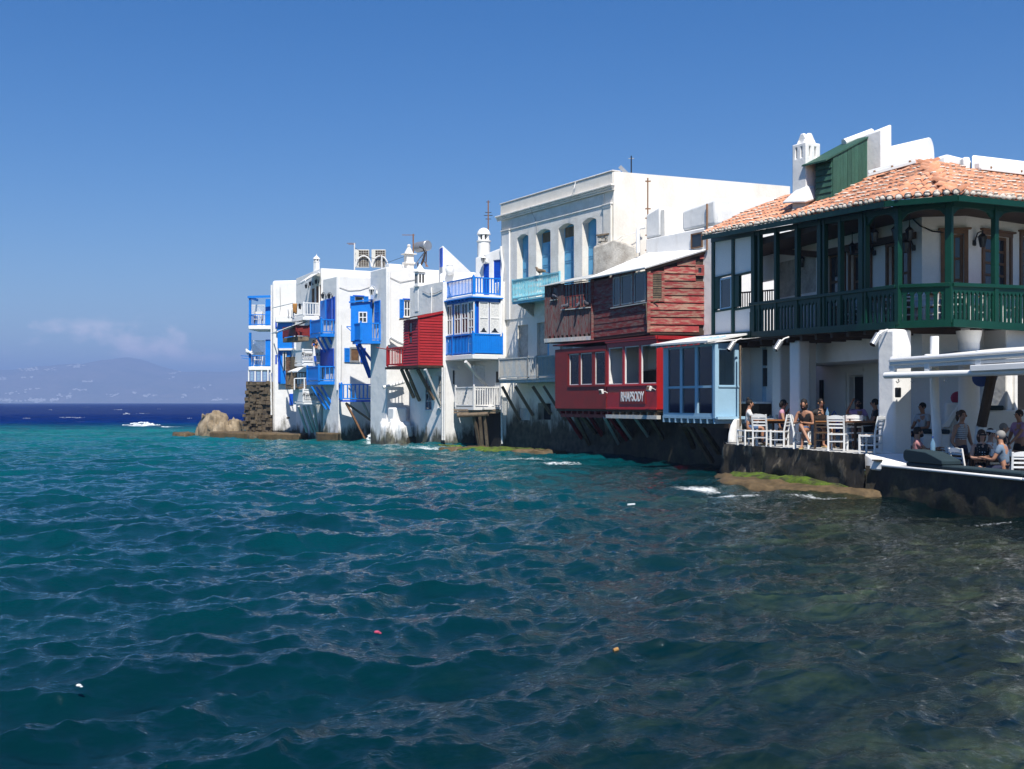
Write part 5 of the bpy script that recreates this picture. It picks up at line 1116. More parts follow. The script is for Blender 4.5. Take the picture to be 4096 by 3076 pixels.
# rock shelf with green weed in front of the quay
def rock(name, label, pts, z, amp, mat, seed, cat='rock', n=40, under=-1.0, algae=False):
    c = Vector((sum(p[0] for p in pts) / len(pts), sum(p[1] for p in pts) / len(pts), 0)); rings = [(1.12, under), (1.06, -.15), (1.0, z * .55), (.9, z * .9), (.72, z), (.45, z * 1.08), (.15, z * 1.1)]
    def edge(t_):
        x = t_ * len(pts); i = int(x) % len(pts); fr = x - int(x); a = Vector((*pts[i], 0)); b = Vector((*pts[(i + 1) % len(pts)], 0)); return a.lerp(b, fr)
    G = np.zeros((len(rings), n + 1, 3))
    for j, (r, zz) in enumerate(rings):
        for i in range(n + 1):
            p = c + (edge((i % n) / n) - c) * r; nv = mnoise.fractal((p.x * 1.7 + seed, p.y * 1.7, zz * 2), .8, 2.0, 5); nv2 = mnoise.fractal((p.x * 1.7, p.y * 1.7 + seed, zz * 2 + 9), .8, 2.0, 5)
            d = (p - c).normalized(); q = p + d * nv * amp; G[j, i] = (q.x, q.y, zz + nv2 * amp * (.7 if zz > -.5 else 0))
    me = grid_mesh(name, G[:, :, 0], G[:, :, 1], G[:, :, 2]); setm(me, mat); o = bpy.data.objects.new(name, me); link(o)
    if label: tag(o, label, cat)
    return o
rock('rock_shelf', 'low brown rock shelf at the foot of the quay', [(6.6, 35.9), (5.75, 33.5), (5.6, 30.9), (6.6, 29.6), (8.0, 28.2), (8.7, 27.6), (8.8, 29)], .16, .12, 'brown_rock', 2.0, n=90)
rock('weed_patch', 'bright green weed covering the rock shelf under the quay', [(6.3, 34.2), (6.15, 32.4), (6.8, 30.9), (7.8, 29.1), (8.2, 28.6), (8.1, 29.6), (7.0, 33)], .22, .13, 'algae', 6.0, 'weed', n=90, under=-.2)
# white awning frame over the lower terrace
awn = thing('terrace_awning', 'white retractable awning frame over the lower dining terrace', 'awning', P(3570, 1500, 27.0))
pa, pb_ = P(3541, 1502, 27.2), P(4096, 1486, 24.0); dd = pb_ - pa; pb_ = pa + dd * 1.9
obj('pipe', MB().tube([pa, pb_], .075, 12), 'white_paint', awn, smooth=True)
ca, cb = P(3566, 1448, 27.1), P(4096, 1412, 24.0); cb = ca + (cb - ca) * 1.9
obj('cassette', MB().bar(ca, cb, .2, .18), 'white_paint', awn, bevel=.04)
obj('groove', MB().bar(ca + Vector((-.1, -.06, .02)), cb + Vector((-.1, -.06, .02)), .02, .012), 'grey_metal', awn)
obj('cassette', MB().bar(ca + Vector((.05, .06, -.12)), cb + Vector((.05, .06, -.16)), .26, .07), 'awning_cloth', awn)
obj('front_bar', MB().bar(ca + (cb - ca) * .33 + Vector((-.04, -.12, -.26)), cb + Vector((-.04, -.12, -.28)), .1, .14), 'white_paint', awn, bevel=.02)
canb = [ca + Vector((.06, .05, .02)), cb + Vector((.06, .05, .02)), cb + Vector((5, 5.2, .5)), ca + Vector((2.6, 2.9, .35))]
obj('canopy', MB().prism(canb, (0, 0, .03)), 'awning_cloth', awn)
for k in (0.005, .155, .36, .62):
    c = ca.lerp(cb, k); obj('bracket', MB().bar(c + Vector((0, -.05, .12)), c + Vector((0, -.03, -.36)), .1, .16, up=Vector((.5, -.87, 0))), 'white_paint', awn, bevel=.03)
for k in (.1, .21, .45):
    c = pa.lerp(pb_, k * .55); obj('hook', MB().tube([c + Vector((0, 0, -.09)), c + Vector((.02, 0, -.15)), c + Vector((-.02, 0, -.18)), c + Vector((-.05, 0, -.14))], .012, 5), 'grey_metal', awn)
obj('post', MB().tube([P(3738, 1345, 27.6), P(3737, 1500, 27.6), P(3740, 1620, 27.5), P(3752, 1800, 27.3)], [.1, .1, .1, .11], 10), 'plaster_clean', awn, smooth=True)
t = thing('leaning_pole', 'dark slanting pole behind the diners on the lower terrace', 'pole', P(3924, 1705, 27.0)); obj('shaft', MB().tube([P(3968, 1500, 26.6), P(3926, 1705, 26.8)], .12, 8), 'dark_wood', t); obj('foot', MB().tube([P(3926, 1705, 26.8), P(3918, 1780, 26.9)], .13, 8), 'plaster_clean', t)
t = thing('column', 'round white plaster column with flared capital on the lower terrace', 'column', P(3878, 1760, 29.4)); cxy = P(3876, 1760, 29.4)
obj('shaft', MB().lathe((cxy.x, cxy.y, .3), [(.30, 0), (.27, .5), (.25, 2.6), (.25, 3.4)], 18), 'plaster_clean', t, smooth=True); obj('capital', MB().lathe((cxy.x, cxy.y, 3.7), [(.25, 0), (.29, .15), (.31, .3)], 18), 'plaster_clean', t, smooth=True)
t = thing('built_bench', 'white built-in bench with dark seat pads on the lower terrace', 'bench', P(3770, 1770, 29.0))
bf = Face(XY(3690, 29.6), XY(4110, 28.9)); obj('base', MB().fr(bf, 3690, 3800, 1735, 1840, -.8, 0), 'plaster_clean', t, bevel=.05); obj('back', MB().fr(bf, 3780, 3860, 1610, 1735, -.9, -.3), 'plaster_clean', t, bevel=.06)
obj('seat_pad', MB().fr(bf, 3692, 3800, 1718, 1735, -.7, .03), 'cushion', t, bevel=.03); obj('arm_slope', MB().prism([bf.at(3760, 1712, -.2), bf.at(3800, 1712, -.2), bf.at(3850, 1612, -.2), bf.at(3838, 1612, -.2)], bf.n * -.15), 'plaster_clean', t, bevel=.04)
obj('base', MB().fr(bf, 3900, 4110, 1640, 1800, -1.4, -.6), 'plaster_clean', t, bevel=.05); obj('seat_pad', MB().fr(bf, 3905, 4015, 1622, 1640, -1.35, -.55), 'cushion', t, bevel=.03)
paint('pink_cloth', (.42, .06, .12), .9, bump=.1)
pc = obj('pillow', MB().ball(bf.at(3832, 1592, -.5), (.19, .1, .17), 10, 8), 'pink_cloth'); tag(pc, 'pink pillow on the white bench back, left of the round column', 'pillow')
paint('sign_blue', (.01, .06, .3), .5, bump=0)
rs = thing('round_sign', 'round dark blue sign hanging under the awning pipe', 'sign', P(3925, 1512, 26.9)); c = P(3925, 1512, 26.9); obj('disc', MB().tube([c, c + Vector((.02, .05, 0))], .2, 18), 'sign_blue', rs); obj('strap', MB().bar(c + Vector((-.3, .02, .14)), c + Vector((.5, .02, .14)), .02, .05), 'sign_blue', rs)
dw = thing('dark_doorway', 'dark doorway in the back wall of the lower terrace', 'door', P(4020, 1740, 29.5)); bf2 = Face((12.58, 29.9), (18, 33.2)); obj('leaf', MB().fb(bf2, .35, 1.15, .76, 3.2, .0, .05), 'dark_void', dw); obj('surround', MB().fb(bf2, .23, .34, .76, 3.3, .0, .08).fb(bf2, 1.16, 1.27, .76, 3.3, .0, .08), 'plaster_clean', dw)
# wall lamp on the pillar
t = thing('wall_lamp', 'small dark cylinder lamp on the big white pillar', 'lamp', P(3594, 1570, 28.4)); c = P(3592, 1570, 28.35); obj('body', MB().lathe(c, [(.06, -.12), (.075, -.1), (.075, .1), (.06, .12)], 10), 'black_iron', t)
obj('bracket', MB().bar(c, c + Vector((.1, .15, 0)), .04, .06), 'black_iron', t)
# lanterns of the gallery
for (fc, u, v, lab) in ((UA, 3500, 995, 'wall lantern between the two brown doors of the gallery'), (UA, 3657, 975, 'wall lantern right of the second brown gallery door'), (UC, 3895, 955, 'wall lantern on the outer gallery wall left of the brown window')): lantern(lab, fc.at(u, v, .0), fc.n, s=1.15, group='gallery lanterns')
for (u, v, Y, lab) in ((3205, 905, 36.2, 'hanging lantern over the left end of the gallery'), (3409, 880, 33.2, 'hanging lantern behind the third gallery post'), (3497, 840, 30.6, 'hanging lantern near the double gallery post'), (3582, 835, 30.0, 'hanging lantern just left of the gallery corner post'), (3638, 800, 30.2, 'hanging lantern at the bend of the gallery')):
    p = P(u, v, Y); p.z = 7.02; lantern(lab, p, (0, 0, 0), hang=True, s=1.1, group='gallery lanterns')
t = thing('loudspeaker', 'dark round loudspeaker hung on the gallery wall', 'loudspeaker', UA.at(3480, 935, .1)); c = UA.at(3470, 945, .25); obj('cone', MB().ball(c, (.26, .26, .3), 12, 8), 'dark_wood', t, smooth=True)

# ================================================================== house with the blue glazed balcony
BC = Vector((-1.81, 56.0, 0)); A_ = Vector((.866, .5, 0))
def xy(v): return (v.x, v.y)
bc2 = BC - DS * 3.1                                     # far end of the bay's sea side
bh = thing('blue_bay_house', 'white house with bright blue glazed bay and roof terrace beside the cream house', 'house', xy(BC) + (0,))
BFs, BFr = Face(xy(bc2), xy(BC)), Face(xy(BC), xy(BC + A_ * 1.5))
zs = BFr.z(1955, 1437); z_sl = BFr.z(1955, 1418)        # slab
zw0 = BFr.z(1955, 1338); zw1 = BFr.z(1955, 1208); zr0 = BFr.z(1955, 1190); zrail = BFr.z(1955, 1114)
wl_ = BC + A_ * 1.5; body = [xy(wl_ - DS * 3.3), xy(wl_), xy(wl_ + A_ * 6), xy(wl_ + A_ * 6 - DS * 3.3)]
obj('wall', mass(body, -1, 8.05), 'plaster', bh, bevel=.04)
core = mass([xy(bc2 + A_ * .06), xy(BC + A_ * .06 - DS * .06), xy(wl_ - DS * .06), xy(bc2 + A_ * 1.5)], z_sl, zr0)
obj('bay_core', core, 'blue_deep', bh)
# slab and lower balustrade round the bay
of = .16
p = [bc2 - A_ * of - DS * .3, BC - A_ * of + DS * of, wl_ + DS * of, wl_, bc2 + A_ * 1.4 - DS * .3]
sl_o = obj('balcony', mass([xy(q) for q in p], zs, z_sl), 'white_paint', bh, bevel=.02)
pz = lambda q, z: Vector((q.x, q.y, z))
railing(sl_o, pz(p[0] + A_ * .05, z_sl), pz(p[1] + A_ * .05 - DS * .05, z_sl), zw0 - z_sl, 'blue', sp=.15, bw=.035, ends=(True, True), post_w=.11)
mid = (p[0] * .6 + p[1] * .4) + A_ * .05; me = MB().box(-.05, .05, -.05, .05, 0, zw0 - z_sl + .06).mesh('post'); setm(me, 'blue'); share('post', me, sl_o, pz(mid, z_sl), math.atan2(DS.y, DS.x))
railing(sl_o, pz(p[1] + A_ * .05 - DS * .05, z_sl), pz(p[2] - A_ * .03 - DS * .05, z_sl), zw0 - z_sl, 'blue', sp=.125, bw=.05, ends=(False, True), post_w=.08, panel='blue')
# glazed sides
def glazed(f, u0, u1, z0, z1, nx, ny, par, name='window', curtain=False, frame='white_paint', fw=.07):
    h = (f, f.s(u0), f.s(u1), z0, z1, 0.0); w = window(par, h, frame, 'glass_dark', nx, ny, fw, name=name, inset=.01)
    return w
for a, b in ((1791, 1812), (1821, 1846), (1850, 1876)): glazed(BFs, a, b, zw0 + .05, zw1, 2, 2, bh)
dr = glazed(BFs, 1877, 1899, z_sl + .05, zw1 + .02, 2, 6, bh, 'door'); 
ob = obj('open_casement', MB().fr(Face(xy(bc2 - A_ * .5), xy(bc2 - A_ * .05 + DS * .2)), 1782, 1806, 1265, 1342, -.05, 0), 'white_paint', bh)
for i, (a, b) in enumerate(((1914, 1953), (1957, 1999))):
    w = glazed(BFr, a, b, zw0 + .03, zw1, 1, 2, bh, fw=.06)
    f = BFr; s0, s1 = f.s(a) + .05, f.s(b) - .05; mb = MB(); nn = 10
    for k in range(nn):
        x0, x1 = s0 + (s1 - s0) * k / nn, s0 + (s1 - s0) * (k + 1) / nn; zz = lambda x: zw0 + .12 + .22 * max(0, 1 - abs((x - (s0 + s1) / 2) / ((s1 - s0) / 2)) * 1.4) + .02 * math.sin(x * 60)
        mb.add([f.p(x0, zz(x0), .034), f.p(x1, zz(x1), .034), f.p(x1, zw1 - .08, .034), f.p(x0, zw1 - .08, .034)], [(0, 1, 2, 3)])
    obj('lace_curtain', mb, 'lace', w)
obj('corner_post', MB().fb(BFr, -.03, .1, z_sl, zr0, -.1, .02), 'blue', bh); obj('corner_post', MB().fb(BFr, BFr.s(2001), BFr.s(2001) + .1, z_sl, zr0, -.1, .02), 'blue', bh)
obj('sill_beam', MB().fb(BFr, 0, 1.45, zw0 - .04, zw0 + .025, -.05, .03), 'blue', bh); obj('head_beam', MB().fb(BFr, 0, 1.5, zw1 + .005, zr0, -.05, .03), 'blue', bh)
obj('head_beam', MB().fb(BFs, -.1, BFs.L, zw1 + .02, zr0, -.05, .05), 'blue', bh)
for u in (1785, 1815, 1848): obj('mullion', MB().fb(BFs, BFs.s(u) - .03, BFs.s(u) + .06, z_sl, zw1 + .02, -.05, .035), 'blue', bh)
obj('shutter', shutter_mb(Face(xy(bc2 - DS * .5 - A_ * .1), xy(bc2 - A_ * .1)), 0, .4, zw0 + .1, zw1 + .05, 0, .04), 'blue', bh)
# roof terrace
td = obj('roof_terrace', mass([xy(bc2 - A_ * .14 - DS * .1), xy(BC - A_ * .14 + DS * .14), xy(wl_ + DS * .14), xy(wl_ - DS * 3.2)], zr0 + .002, zr0 + .1), 'white_paint', bh)
obj('eave_strip', mass([xy(bc2 - A_ * .24 - DS * .2), xy(BC - A_ * .24 + DS * .2), xy(wl_ + DS * .2), xy(wl_ - DS * 3.2)], zr0 - .055, zr0), 'blue', bh)
r0_, r1_, r2_ = pz(bc2 - A_ * .05, zr0 + .1), pz(BC - A_ * .05 + DS * .05, zr0 + .1), pz(wl_ + DS * .05 - A_ * .05, zr0 + .1)
railing(td, r0_, r1_, zrail - zr0 - .1, 'blue', sp=.15, bw=.035, post_w=.11); railing(td, r1_, r2_, zrail - zr0 - .1, 'blue', sp=.15, bw=.05, ends=(False, True), post_w=.11)
for u in np.linspace(1786, 1870, 7): obj('rafter_end', MB().fb(BFs, BFs.s(u), BFs.s(u) + .08, zr0 - .14, zr0 - .056, 0, .2), 'blue', bh)
# upper room with blue louvred doors and domed chimney
UR = Face(XY(1902, 58.0), XY(2012, 57.0)); ur0 = Vector((*XY(1902, 57.9), 0)); ur1 = Vector((*XY(2010, 57.4), 0))
hh = [(UR, UR.s(1932), UR.s(1955), zr0 + .12, UR.z(1943, 1055), .12), (UR, UR.s(1973), UR.s(2001), zr0 + .12, UR.z(1987, 1040), .12)]
obj('upper_room', mass([xy(UR.p(0, 0)), xy(UR.p(UR.L, 0)), xy(UR.p(UR.L, 0) + A_ * 3 + Vector((0, 3, 0))), xy(UR.p(0, 0) + Vector((1.0, 4, 0)))], zr0 - .3, [9.35, 9.75, 9.75, 9.35], hh), 'plaster_clean', bh, bevel=.12, seg=3)
for h in hh: obj('door', shutter_mb(UR, h[1] + .004, h[2] - .004, h[3] + .004, h[4] - .004, -.1, -.05, split=2), 'blue_deep', bh)
def round_chimney(par, c, s=1.0, dome=True, n=4, name='chimney', rot=.52):
    c = Vector(c); ch = obj(name, MB().lathe(c, [(.30 * s, 0), (.30 * s, .85 * s), (.34 * s, .87 * s), (.34 * s, .93 * s), (.27 * s, .95 * s)], 4 if not dome else 10), 'plaster_clean', par, smooth=dome)
    for k in range(6):
        a = rot + k * math.pi / 3; obj('pier', MB().bar(c + Vector((math.cos(a) * .22 * s, math.sin(a) * .22 * s, .95 * s)), c + Vector((math.cos(a) * .22 * s, math.sin(a) * .22 * s, 1.2 * s)), .11 * s, .11 * s), 'plaster_clean', ch)
    obj('flue', MB().lathe(c + Vector((0, 0, .95 * s)), [(.12 * s, 0), (.12 * s, .24 * s)], 8), 'dark_void', ch)
    obj('cap', MB().lathe(c + Vector((0, 0, 1.2 * s)), [(.32 * s, 0), (.32 * s, .05 * s), (.28 * s, .15 * s), (.2 * s, .26 * s), (.08 * s, .32 * s), (.02 * s, .33 * s)] if dome else [(.36 * s, 0), (.36 * s, .04 * s), (.2 * s, .2 * s), (.08 * s, .32 * s), (.03 * s, .34 * s), (.025 * s, .5 * s)], 14), 'plaster_clean', ch, smooth=True)
    return ch
c = P(1935, 1000, 58.6); round_chimney(bh, (c.x, c.y, 9.3), 1.06)
lantern('white lantern over the blue doors of the roof terrace', UR.at(1946, 1035, 0), UR.n, 'white_paint', s=1.2, group='white lanterns')
obj('drainpipe', MB().tube([UR.at(2004, 985, .1), UR.at(2006, 1020, .1), UR.at(2012, 1060, .1), UR.at(2008, 1110, .3), BFr.at(2003, 1345, .1)], .06, 8), 'white_paint', bh, smooth=True)
p = P(1953, 985, 59.5); t = thing('tv_mast', 'tall rusty television mast behind the domed white chimney', 'antenna', p); q = P(1953, 802, 59.5)
obj('mast', MB().tube([p, q], .035, 6), 'rust', t)
for v, w in ((808, .1), (850, .16), (862, .22), (876, .14)): z = P(1953, v, 59.5).z; obj('element', MB().bar((p.x - w, p.y, z), (p.x + w, p.y, z), .035, .03), 'black_iron', t)
# white lower storey with balcony over a dark boat cave
LB = Face(xy(wl_ - DS * 3.2), xy(wl_)); zf = LB.z(1900, 1630)
lb_c = wl_ - A_ * .95; lo_l = lb_c - DS * 2.5; zf = EYE + (HV - 1628) / F * 56.6
lbal = obj('balcony', mass([xy(lo_l), xy(lb_c), xy(wl_ + DS * .02), xy(wl_ - DS * 2.5)], zf - .12, zf), 'white_worn', bh)
zr_ = EYE + (HV - 1549) / F * 56.4 - zf
lc = Vector((*XY(1896, 56.3), 0)); ll = lc - DS * 1.9; lr = lc + A_ * 1.45
obj('balcony_deck', mass([xy(ll - A_ * .05), xy(lc - A_ * .05 + DS * .05), xy(lr + DS * .05), xy(lr - DS * 2.0)], zf - .14, zf + .002), 'white_worn', lbal)
railing(lbal, pz(ll, zf), pz(lc, zf), zr_, 'white_worn', sp=.12, bw=.045, post_w=.1, ends=(True, True)); railing(lbal, pz(lc, zf), pz(lr, zf), zr_, 'white_worn', sp=.13, bw=.05, ends=(False, True), post_w=.07)
strut(bh, P(1862, 1446, 55.9), P(1950, 1548, 57.4), 'white_worn', .12)
for u0, u1 in ((1893, 1920), (1918, 1930), (1937, 1950)): strut(bh, P(u0, 1650, 56.6), P(u1, 1790, 57.2), 'old_wood', .13, 'prop')
obj('log', MB().tube([P(1830, 1662, 56.2), P(1953, 1656, 55.8)], .1, 9), 'old_wood', lbal)
for v in np.linspace(1640, 1650, 2): obj('deck_joist', MB().bar(P(1815, v, 56.9), P(1995, v, 56.5), .09, .08), 'old_wood', lbal)
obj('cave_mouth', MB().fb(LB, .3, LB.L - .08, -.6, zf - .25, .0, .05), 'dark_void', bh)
obj('lower_door', MB().fr(Face(xy(lr - DS * .0 - A_ * 0), xy(lr + A_ * .2)), 1895, 1940, 1462, 1560, -.6, -.5), 'white_worn', bh)
obj('small_window', MB().fr(LB, 1984, 2000, 1486, 1530, .0, .04), 'dark_void', bh)
obj('drainpipe', MB().tube([BFr.at(2005, 1440, -.0), BFr.at(2006, 1600, .0), BFr.at(2009, 1775, .05)], .055, 8), 'white_worn', bh, smooth=True)

# ================================================================== house with the red shack
SL, SR = Vector((*XY(1640, 61.5), 0)), Vector((*XY(1772, 58.2), 0))
SF = Face(xy(SL), xy(SR)); SFr = Face(xy(SR), xy(SR + A_ * 2.2))
sh = thing('white_sea_house', 'white house with barred windows standing in the sea under the red shack', 'house', xy(SR) + (0,))
hs_ = [hole(SF, 1700, 1726, 1505, 1640, .12), hole(SF, 1752, 1765, 1503, 1632, .12)]
hr = [hole(SFr, 1809, 1822, 1476, 1540, .1)]
obj('wall', mass([xy(SL), xy(SR), xy(SR + A_ * 4), xy(SL + A_ * 4)], -1, 8.2, hs_ + hr), 'plaster', sh, bevel=.06)
for h in hs_: window(sh, h, 'grey_wood', 'glass_dark', 2, 4, .05); obj('window_sill', MB().fb(SF, h[1] - .06, h[2] + .06, h[3] - .06, h[3] - .003, -.05, .08), 'plaster_clean', sh)
for h in hr: window(sh, h, 'white_worn', 'dark_void', 1, 1, .04); obj('hood', MB().prism([SFr.p(h[1] - .1, h[4] + .05, .02), SFr.p(h[2] + .12, h[4] + .05, .02), SFr.p(h[2] + .12, h[4] - .08, .3), SFr.p(h[1] - .1, h[4] - .08, .3)], (0, 0, .03)), 'white_paint', sh)
for u in (1773, 1784): obj('drainpipe', MB().tube([SF.at(1770, 1470, .12) + DS * (u - 1773) * .02, SF.at(1770, 1760, .12) + DS * (u - 1773) * .02], .05, 8), 'white_worn', sh, smooth=True)
obj('parapet_pipe', MB().tube([SF.at(1725, 1150, .05), SF.at(1727, 1180, .06), SF.at(1725, 1255, .06)], .03, 6), 'plaster_clean', sh)
c = SF.at(1680, 1140, -.3); pl4 = rot_block(1672, 60.6, .42, .42)
cq = obj('chimney', mass(pl4, 6.9, 8.95), 'plaster_clean', sh, bevel=.03); f1, f2 = Face(pl4[0], pl4[1]), Face(pl4[1], pl4[2])
obj('chimney_ledge', mass(rot_block(1671, 60.5, .5, .5), 8.2, 8.26), 'plaster_clean', cq); obj('chimney_ledge', mass(rot_block(1671, 60.5, .5, .5), 8.952, 9.0), 'plaster_clean', cq)
for f_ in (f1, f2):
    for x in (.07, .24): obj('slit', MB().fb(f_, x, x + .1, 8.4, 8.85, .001, .006), 'dark_void', cq)
pm = rot_block(1672, 60.6, .42, .42); cen = Vector((sum(q[0] for q in pm) / 4, sum(q[1] for q in pm) / 4, 9.0))
obj('chimney_peak', MB().add([(q[0], q[1], 9.0) for q in pm] + [cen + Vector((0, 0, .42))], [(0, 1, 4), (1, 2, 4), (2, 3, 4), (3, 0, 4)]), 'plaster_clean', cq)
# the red shack itself
LS = 1.32; k0 = SR - A_ * LS; kl = Vector((*XY(1617, 59.4), 0))
kl = k0 - DS * 1.75; KF, KR = Face(xy(kl), xy(k0)), Face(xy(k0), xy(SR - A_ * .02))
shack = thing('red_shack', 'bright red boarded shack hanging on wooden struts from a white wall', 'shack', xy(k0) + (4.0,))
zb = KR.z(1720, 1461); ztf = KF.z(1674, 1272); ztb = ztf + .28
obj('inner_core', mass([xy(kl + A_ * .05 + DS * .0), xy(k0 + A_ * .05 - DS * .05), xy(SR - DS * .05), xy(SR - DS * 1.75)], zb, [ztf - .03, ztf - .03, ztb - .03, ztb - .03]), 'red_brown', shack)
n = 17
for i in range(n):
    a = zb + (ztf - zb) * i / n; b = zb + (ztf - zb) * (i + 1) / n
    segs = [(0.0, KF.L)]
    for (q0, q1, y0, y1) in ((KF.s(1636), KF.s(1652), KF.z(1645, 1335), KF.z(1645, 1288)), (KF.s(1636), KF.s(1652), KF.z(1645, 1374), KF.z(1645, 1342))):
        if b > y0 and a < y1: segs = [(0, q0), (q1, KF.L)]
    for x0, x1 in segs:
        d0 = random.uniform(0, .004); obj('board', MB().hexa([KF.p(x0, a, .035 + d0), KF.p(x1, a, .035 + d0), KF.p(x1, a, -.04), KF.p(x0, a, -.04), KF.p(x0, b - .012, .012 + d0), KF.p(x1, b - .012, .012 + d0), KF.p(x1, b - .012, -.04), KF.p(x0, b - .012, -.04)]), 'red_shack', shack)
    d0 = random.uniform(0, .004); obj('board', MB().hexa([KR.p(.03, a, .035 + d0), KR.p(KR.L, a, .035 + d0), KR.p(KR.L, a, -.04), KR.p(.03, a, -.04), KR.p(.03, b - .012, .012 + d0), KR.p(KR.L, b - .012, .012 + d0), KR.p(KR.L, b - .012, -.04), KR.p(.03, b - .012, -.04)]), 'red_shack', shack)
obj('gable_board', MB().prism([KR.p(.0, ztf, .02), KR.p(KR.L, ztf, .02), KR.p(KR.L, ztb, .02)], KR.n * -.06), 'red_shack', shack)
obj('fascia', MB().bar(KR.p(-.1, ztf + .03, .06), KR.p(KR.L, ztb + .06, .06), .04, .12), 'red_shack', shack)
obj('roof', MB().prism([KF.p(-.15, ztf - .01, .2), KF.p(KF.L + .05, ztf + .03, .2), KR.p(KR.L, ztb + .05, .06), KR.p(KR.L, ztb + .05, -1.85)], (0, 0, .05)), 'dark_wood', shack)
for v0, v1 in ((1290, 1333), (1344, 1373)):
    h = hole(KF, 1637, 1651, v0, v1, .02); window(shack, h, 'red_shack', 'glass_dark', 1, 1, .03, inset=.0)
obj('corner_trim', MB().fb(KF, KF.L - .05, KF.L + .04, zb - .04, ztf + .02, -.02, .05), 'red_shack', shack)
obj('floor', mass([xy(kl - A_ * .06 - DS * 2.2), xy(k0 - A_ * .06 + DS * .06), xy(SR + DS * .06), xy(SR - DS * 3.9)], zb - .12, zb - .005), 'dark_wood', shack)
# its little red balcony to the left
bl = kl - DS * 2.1; sb = obj('balcony', mass([xy(bl), xy(kl - DS * .02), xy(kl + A_ * 1.0), xy(bl + A_ * 1.0)], zb - .005, zb + .04), 'red_brown', shack)
railing(sb, pz(bl + A_ * .03, zb + .04), pz(kl + A_ * .03, zb + .04), .92, 'red_shack', sp=.19, bw=.035, post_w=.1); railing(sb, pz(bl + A_ * .03, zb + .04), pz(bl + A_ * 1.0, zb + .04), .92, 'red_shack', sp=.19, bw=.035, ends=(False, False))
obj('washing_pole', MB().tube([P(1505, 1390, 59.8), P(1600, 1406, 59.6)], .025, 5).tube([P(1590, 1395, 59), P(1665, 1388, 58.5)], .02, 5), 'red_brown', shack)
for u0, v0, u1, v1 in ((1606, 1478, 1655, 1590), (1625, 1478, 1678, 1603), (1671, 1478, 1735, 1598), (1700, 1478, 1762, 1620)):
    strut(shack, SF.at(u0, v0, LS - .15), SF.at(u1, v1, .08), 'grey_wood' if u0 > 1690 else 'old_wood', .13)

# ================================================================== white house D with the blue hut
DL, DC = Vector((*XY(1481, 64.3), 0)), Vector((*XY(1546, 62.3), 0))
DF, DR = Face(xy(DL), xy(DC)), Face(xy(DC), xy(DC + A_ * 8))
dh = thing('tall_white_house', 'tall plain white house with rounded corner and blue hut balcony', 'house', xy(DC) + (0,))
hd_ = [hole(DR, 1616, 1643, 1201, 1269, .12)]
obj('wall', mass([xy(DL), xy(DC), xy(DC + A_ * 8), xy(DC + A_ * 8 - DS * 4)], -1, 9.4, hd_), 'plaster', dh, bevel=.22, seg=4)
w = window(dh, hd_[0], 'white_paint', 'glass_dark', 2, 2, .06); shutter(w, DR, 1598, 1615, 1197, 1272); obj('lintel', MB().fr(DR, 1612, 1644, 1194, 1199, 0, .05), 'blue_deep', w); obj('window_sill', MB().fr(DR, 1614, 1644, 1264, 1270, 0, .08), 'plaster_clean', w)
obj('downpipe', MB().tube([DR.at(1556, 1085, .06), DR.at(1556, 1380, .06)], .07, 8), 'plaster_clean', dh, smooth=True)
# lumpy whitewashed rock at the foot
rb_ = rock('painted_rock', None, [XY(1518, 62.0), XY(1560, 60.6), XY(1615, 60.4), XY(1650, 61.2), XY(1640, 63), XY(1530, 63.4)], 1.25, .4, 'plaster', 21.0, n=80); tag(rb_, 'lumpy whitewashed rock at the foot of the tall white house', 'rock')
st = thing('water_steps', 'whitewashed block and steps at the water beside the lumpy rock', 'steps', (*XY(1590, 61.0), 0))
obj('block', mass(rot_block(1575, 60.9, .75, .8), -.2, 1.95), 'plaster', st, bevel=.09, seg=3); obj('step', mass(rot_block(1600, 60.8, .9, .6), -.2, 1.0), 'plaster', st, bevel=.06); obj('step', mass(rot_block(1612, 60.5, .9, .5), -.2, .45), 'stone_dark', st, bevel=.06)
obj('pipe', MB().tube([DR.at(1532, 1550, .35), DR.at(1580, 1538, .35), DR.at(1615, 1528, .3)], .09, 8), 'plaster_clean', dh, smooth=True)
obj('pipe', MB().tube([DR.at(1562, 1348, .25), DR.at(1590, 1365, .28), DR.at(1616, 1376, .25)], .1, 8), 'plaster_clean', dh, smooth=True)
# blue hut and balcony
hc = Vector((*XY(1443, 62.6), 0)); 
HB = Face(XY(1410, 63.9), XY(1443, 62.9)); HR_ = Face(XY(1443, 62.9), xy(DF.p(DF.s(1522), 0, .0)))
zb = HR_.z(1480, 1362); zr = HR_.z(1480, 1293); zt = HR_.z(1460, 1208)
hb_ = obj('balcony', mass([xy(HB.p(0, 0)), xy(HB.p(HB.L, 0)), xy(HR_.p(HR_.L, 0)), xy(HR_.p(HR_.L, 0) - DS * 1.3)], zb - .16, zb), 'blue', dh)
railing(hb_, HB.p(0, zb), HB.p(HB.L, zb), zr - zb, 'blue', sp=None, panel='blue', post_w=.1); railing(hb_, HR_.p(0, zb), HR_.p(HR_.L, zb), zr - zb, 'blue', sp=.15, bw=.05, ends=(False, True), post_w=.09)
HI = HR_.off(-.75); a, b = HI.s(1403), HI.s(1489); hwh = (HI, HI.s(1434), HI.s(1469), HI.z(1450, 1292), HI.z(1450, 1247), .06)
obj('hut', mass([xy(HI.p(a, 0)), xy(HI.p(b, 0)), xy(HI.p(b, 0, -1.0)), xy(HI.p(a, 0, -1.0))], zb, [zt - .02, zt + .12, zt + .2, zt + .05], [hwh]), 'blue', dh, bevel=.01)
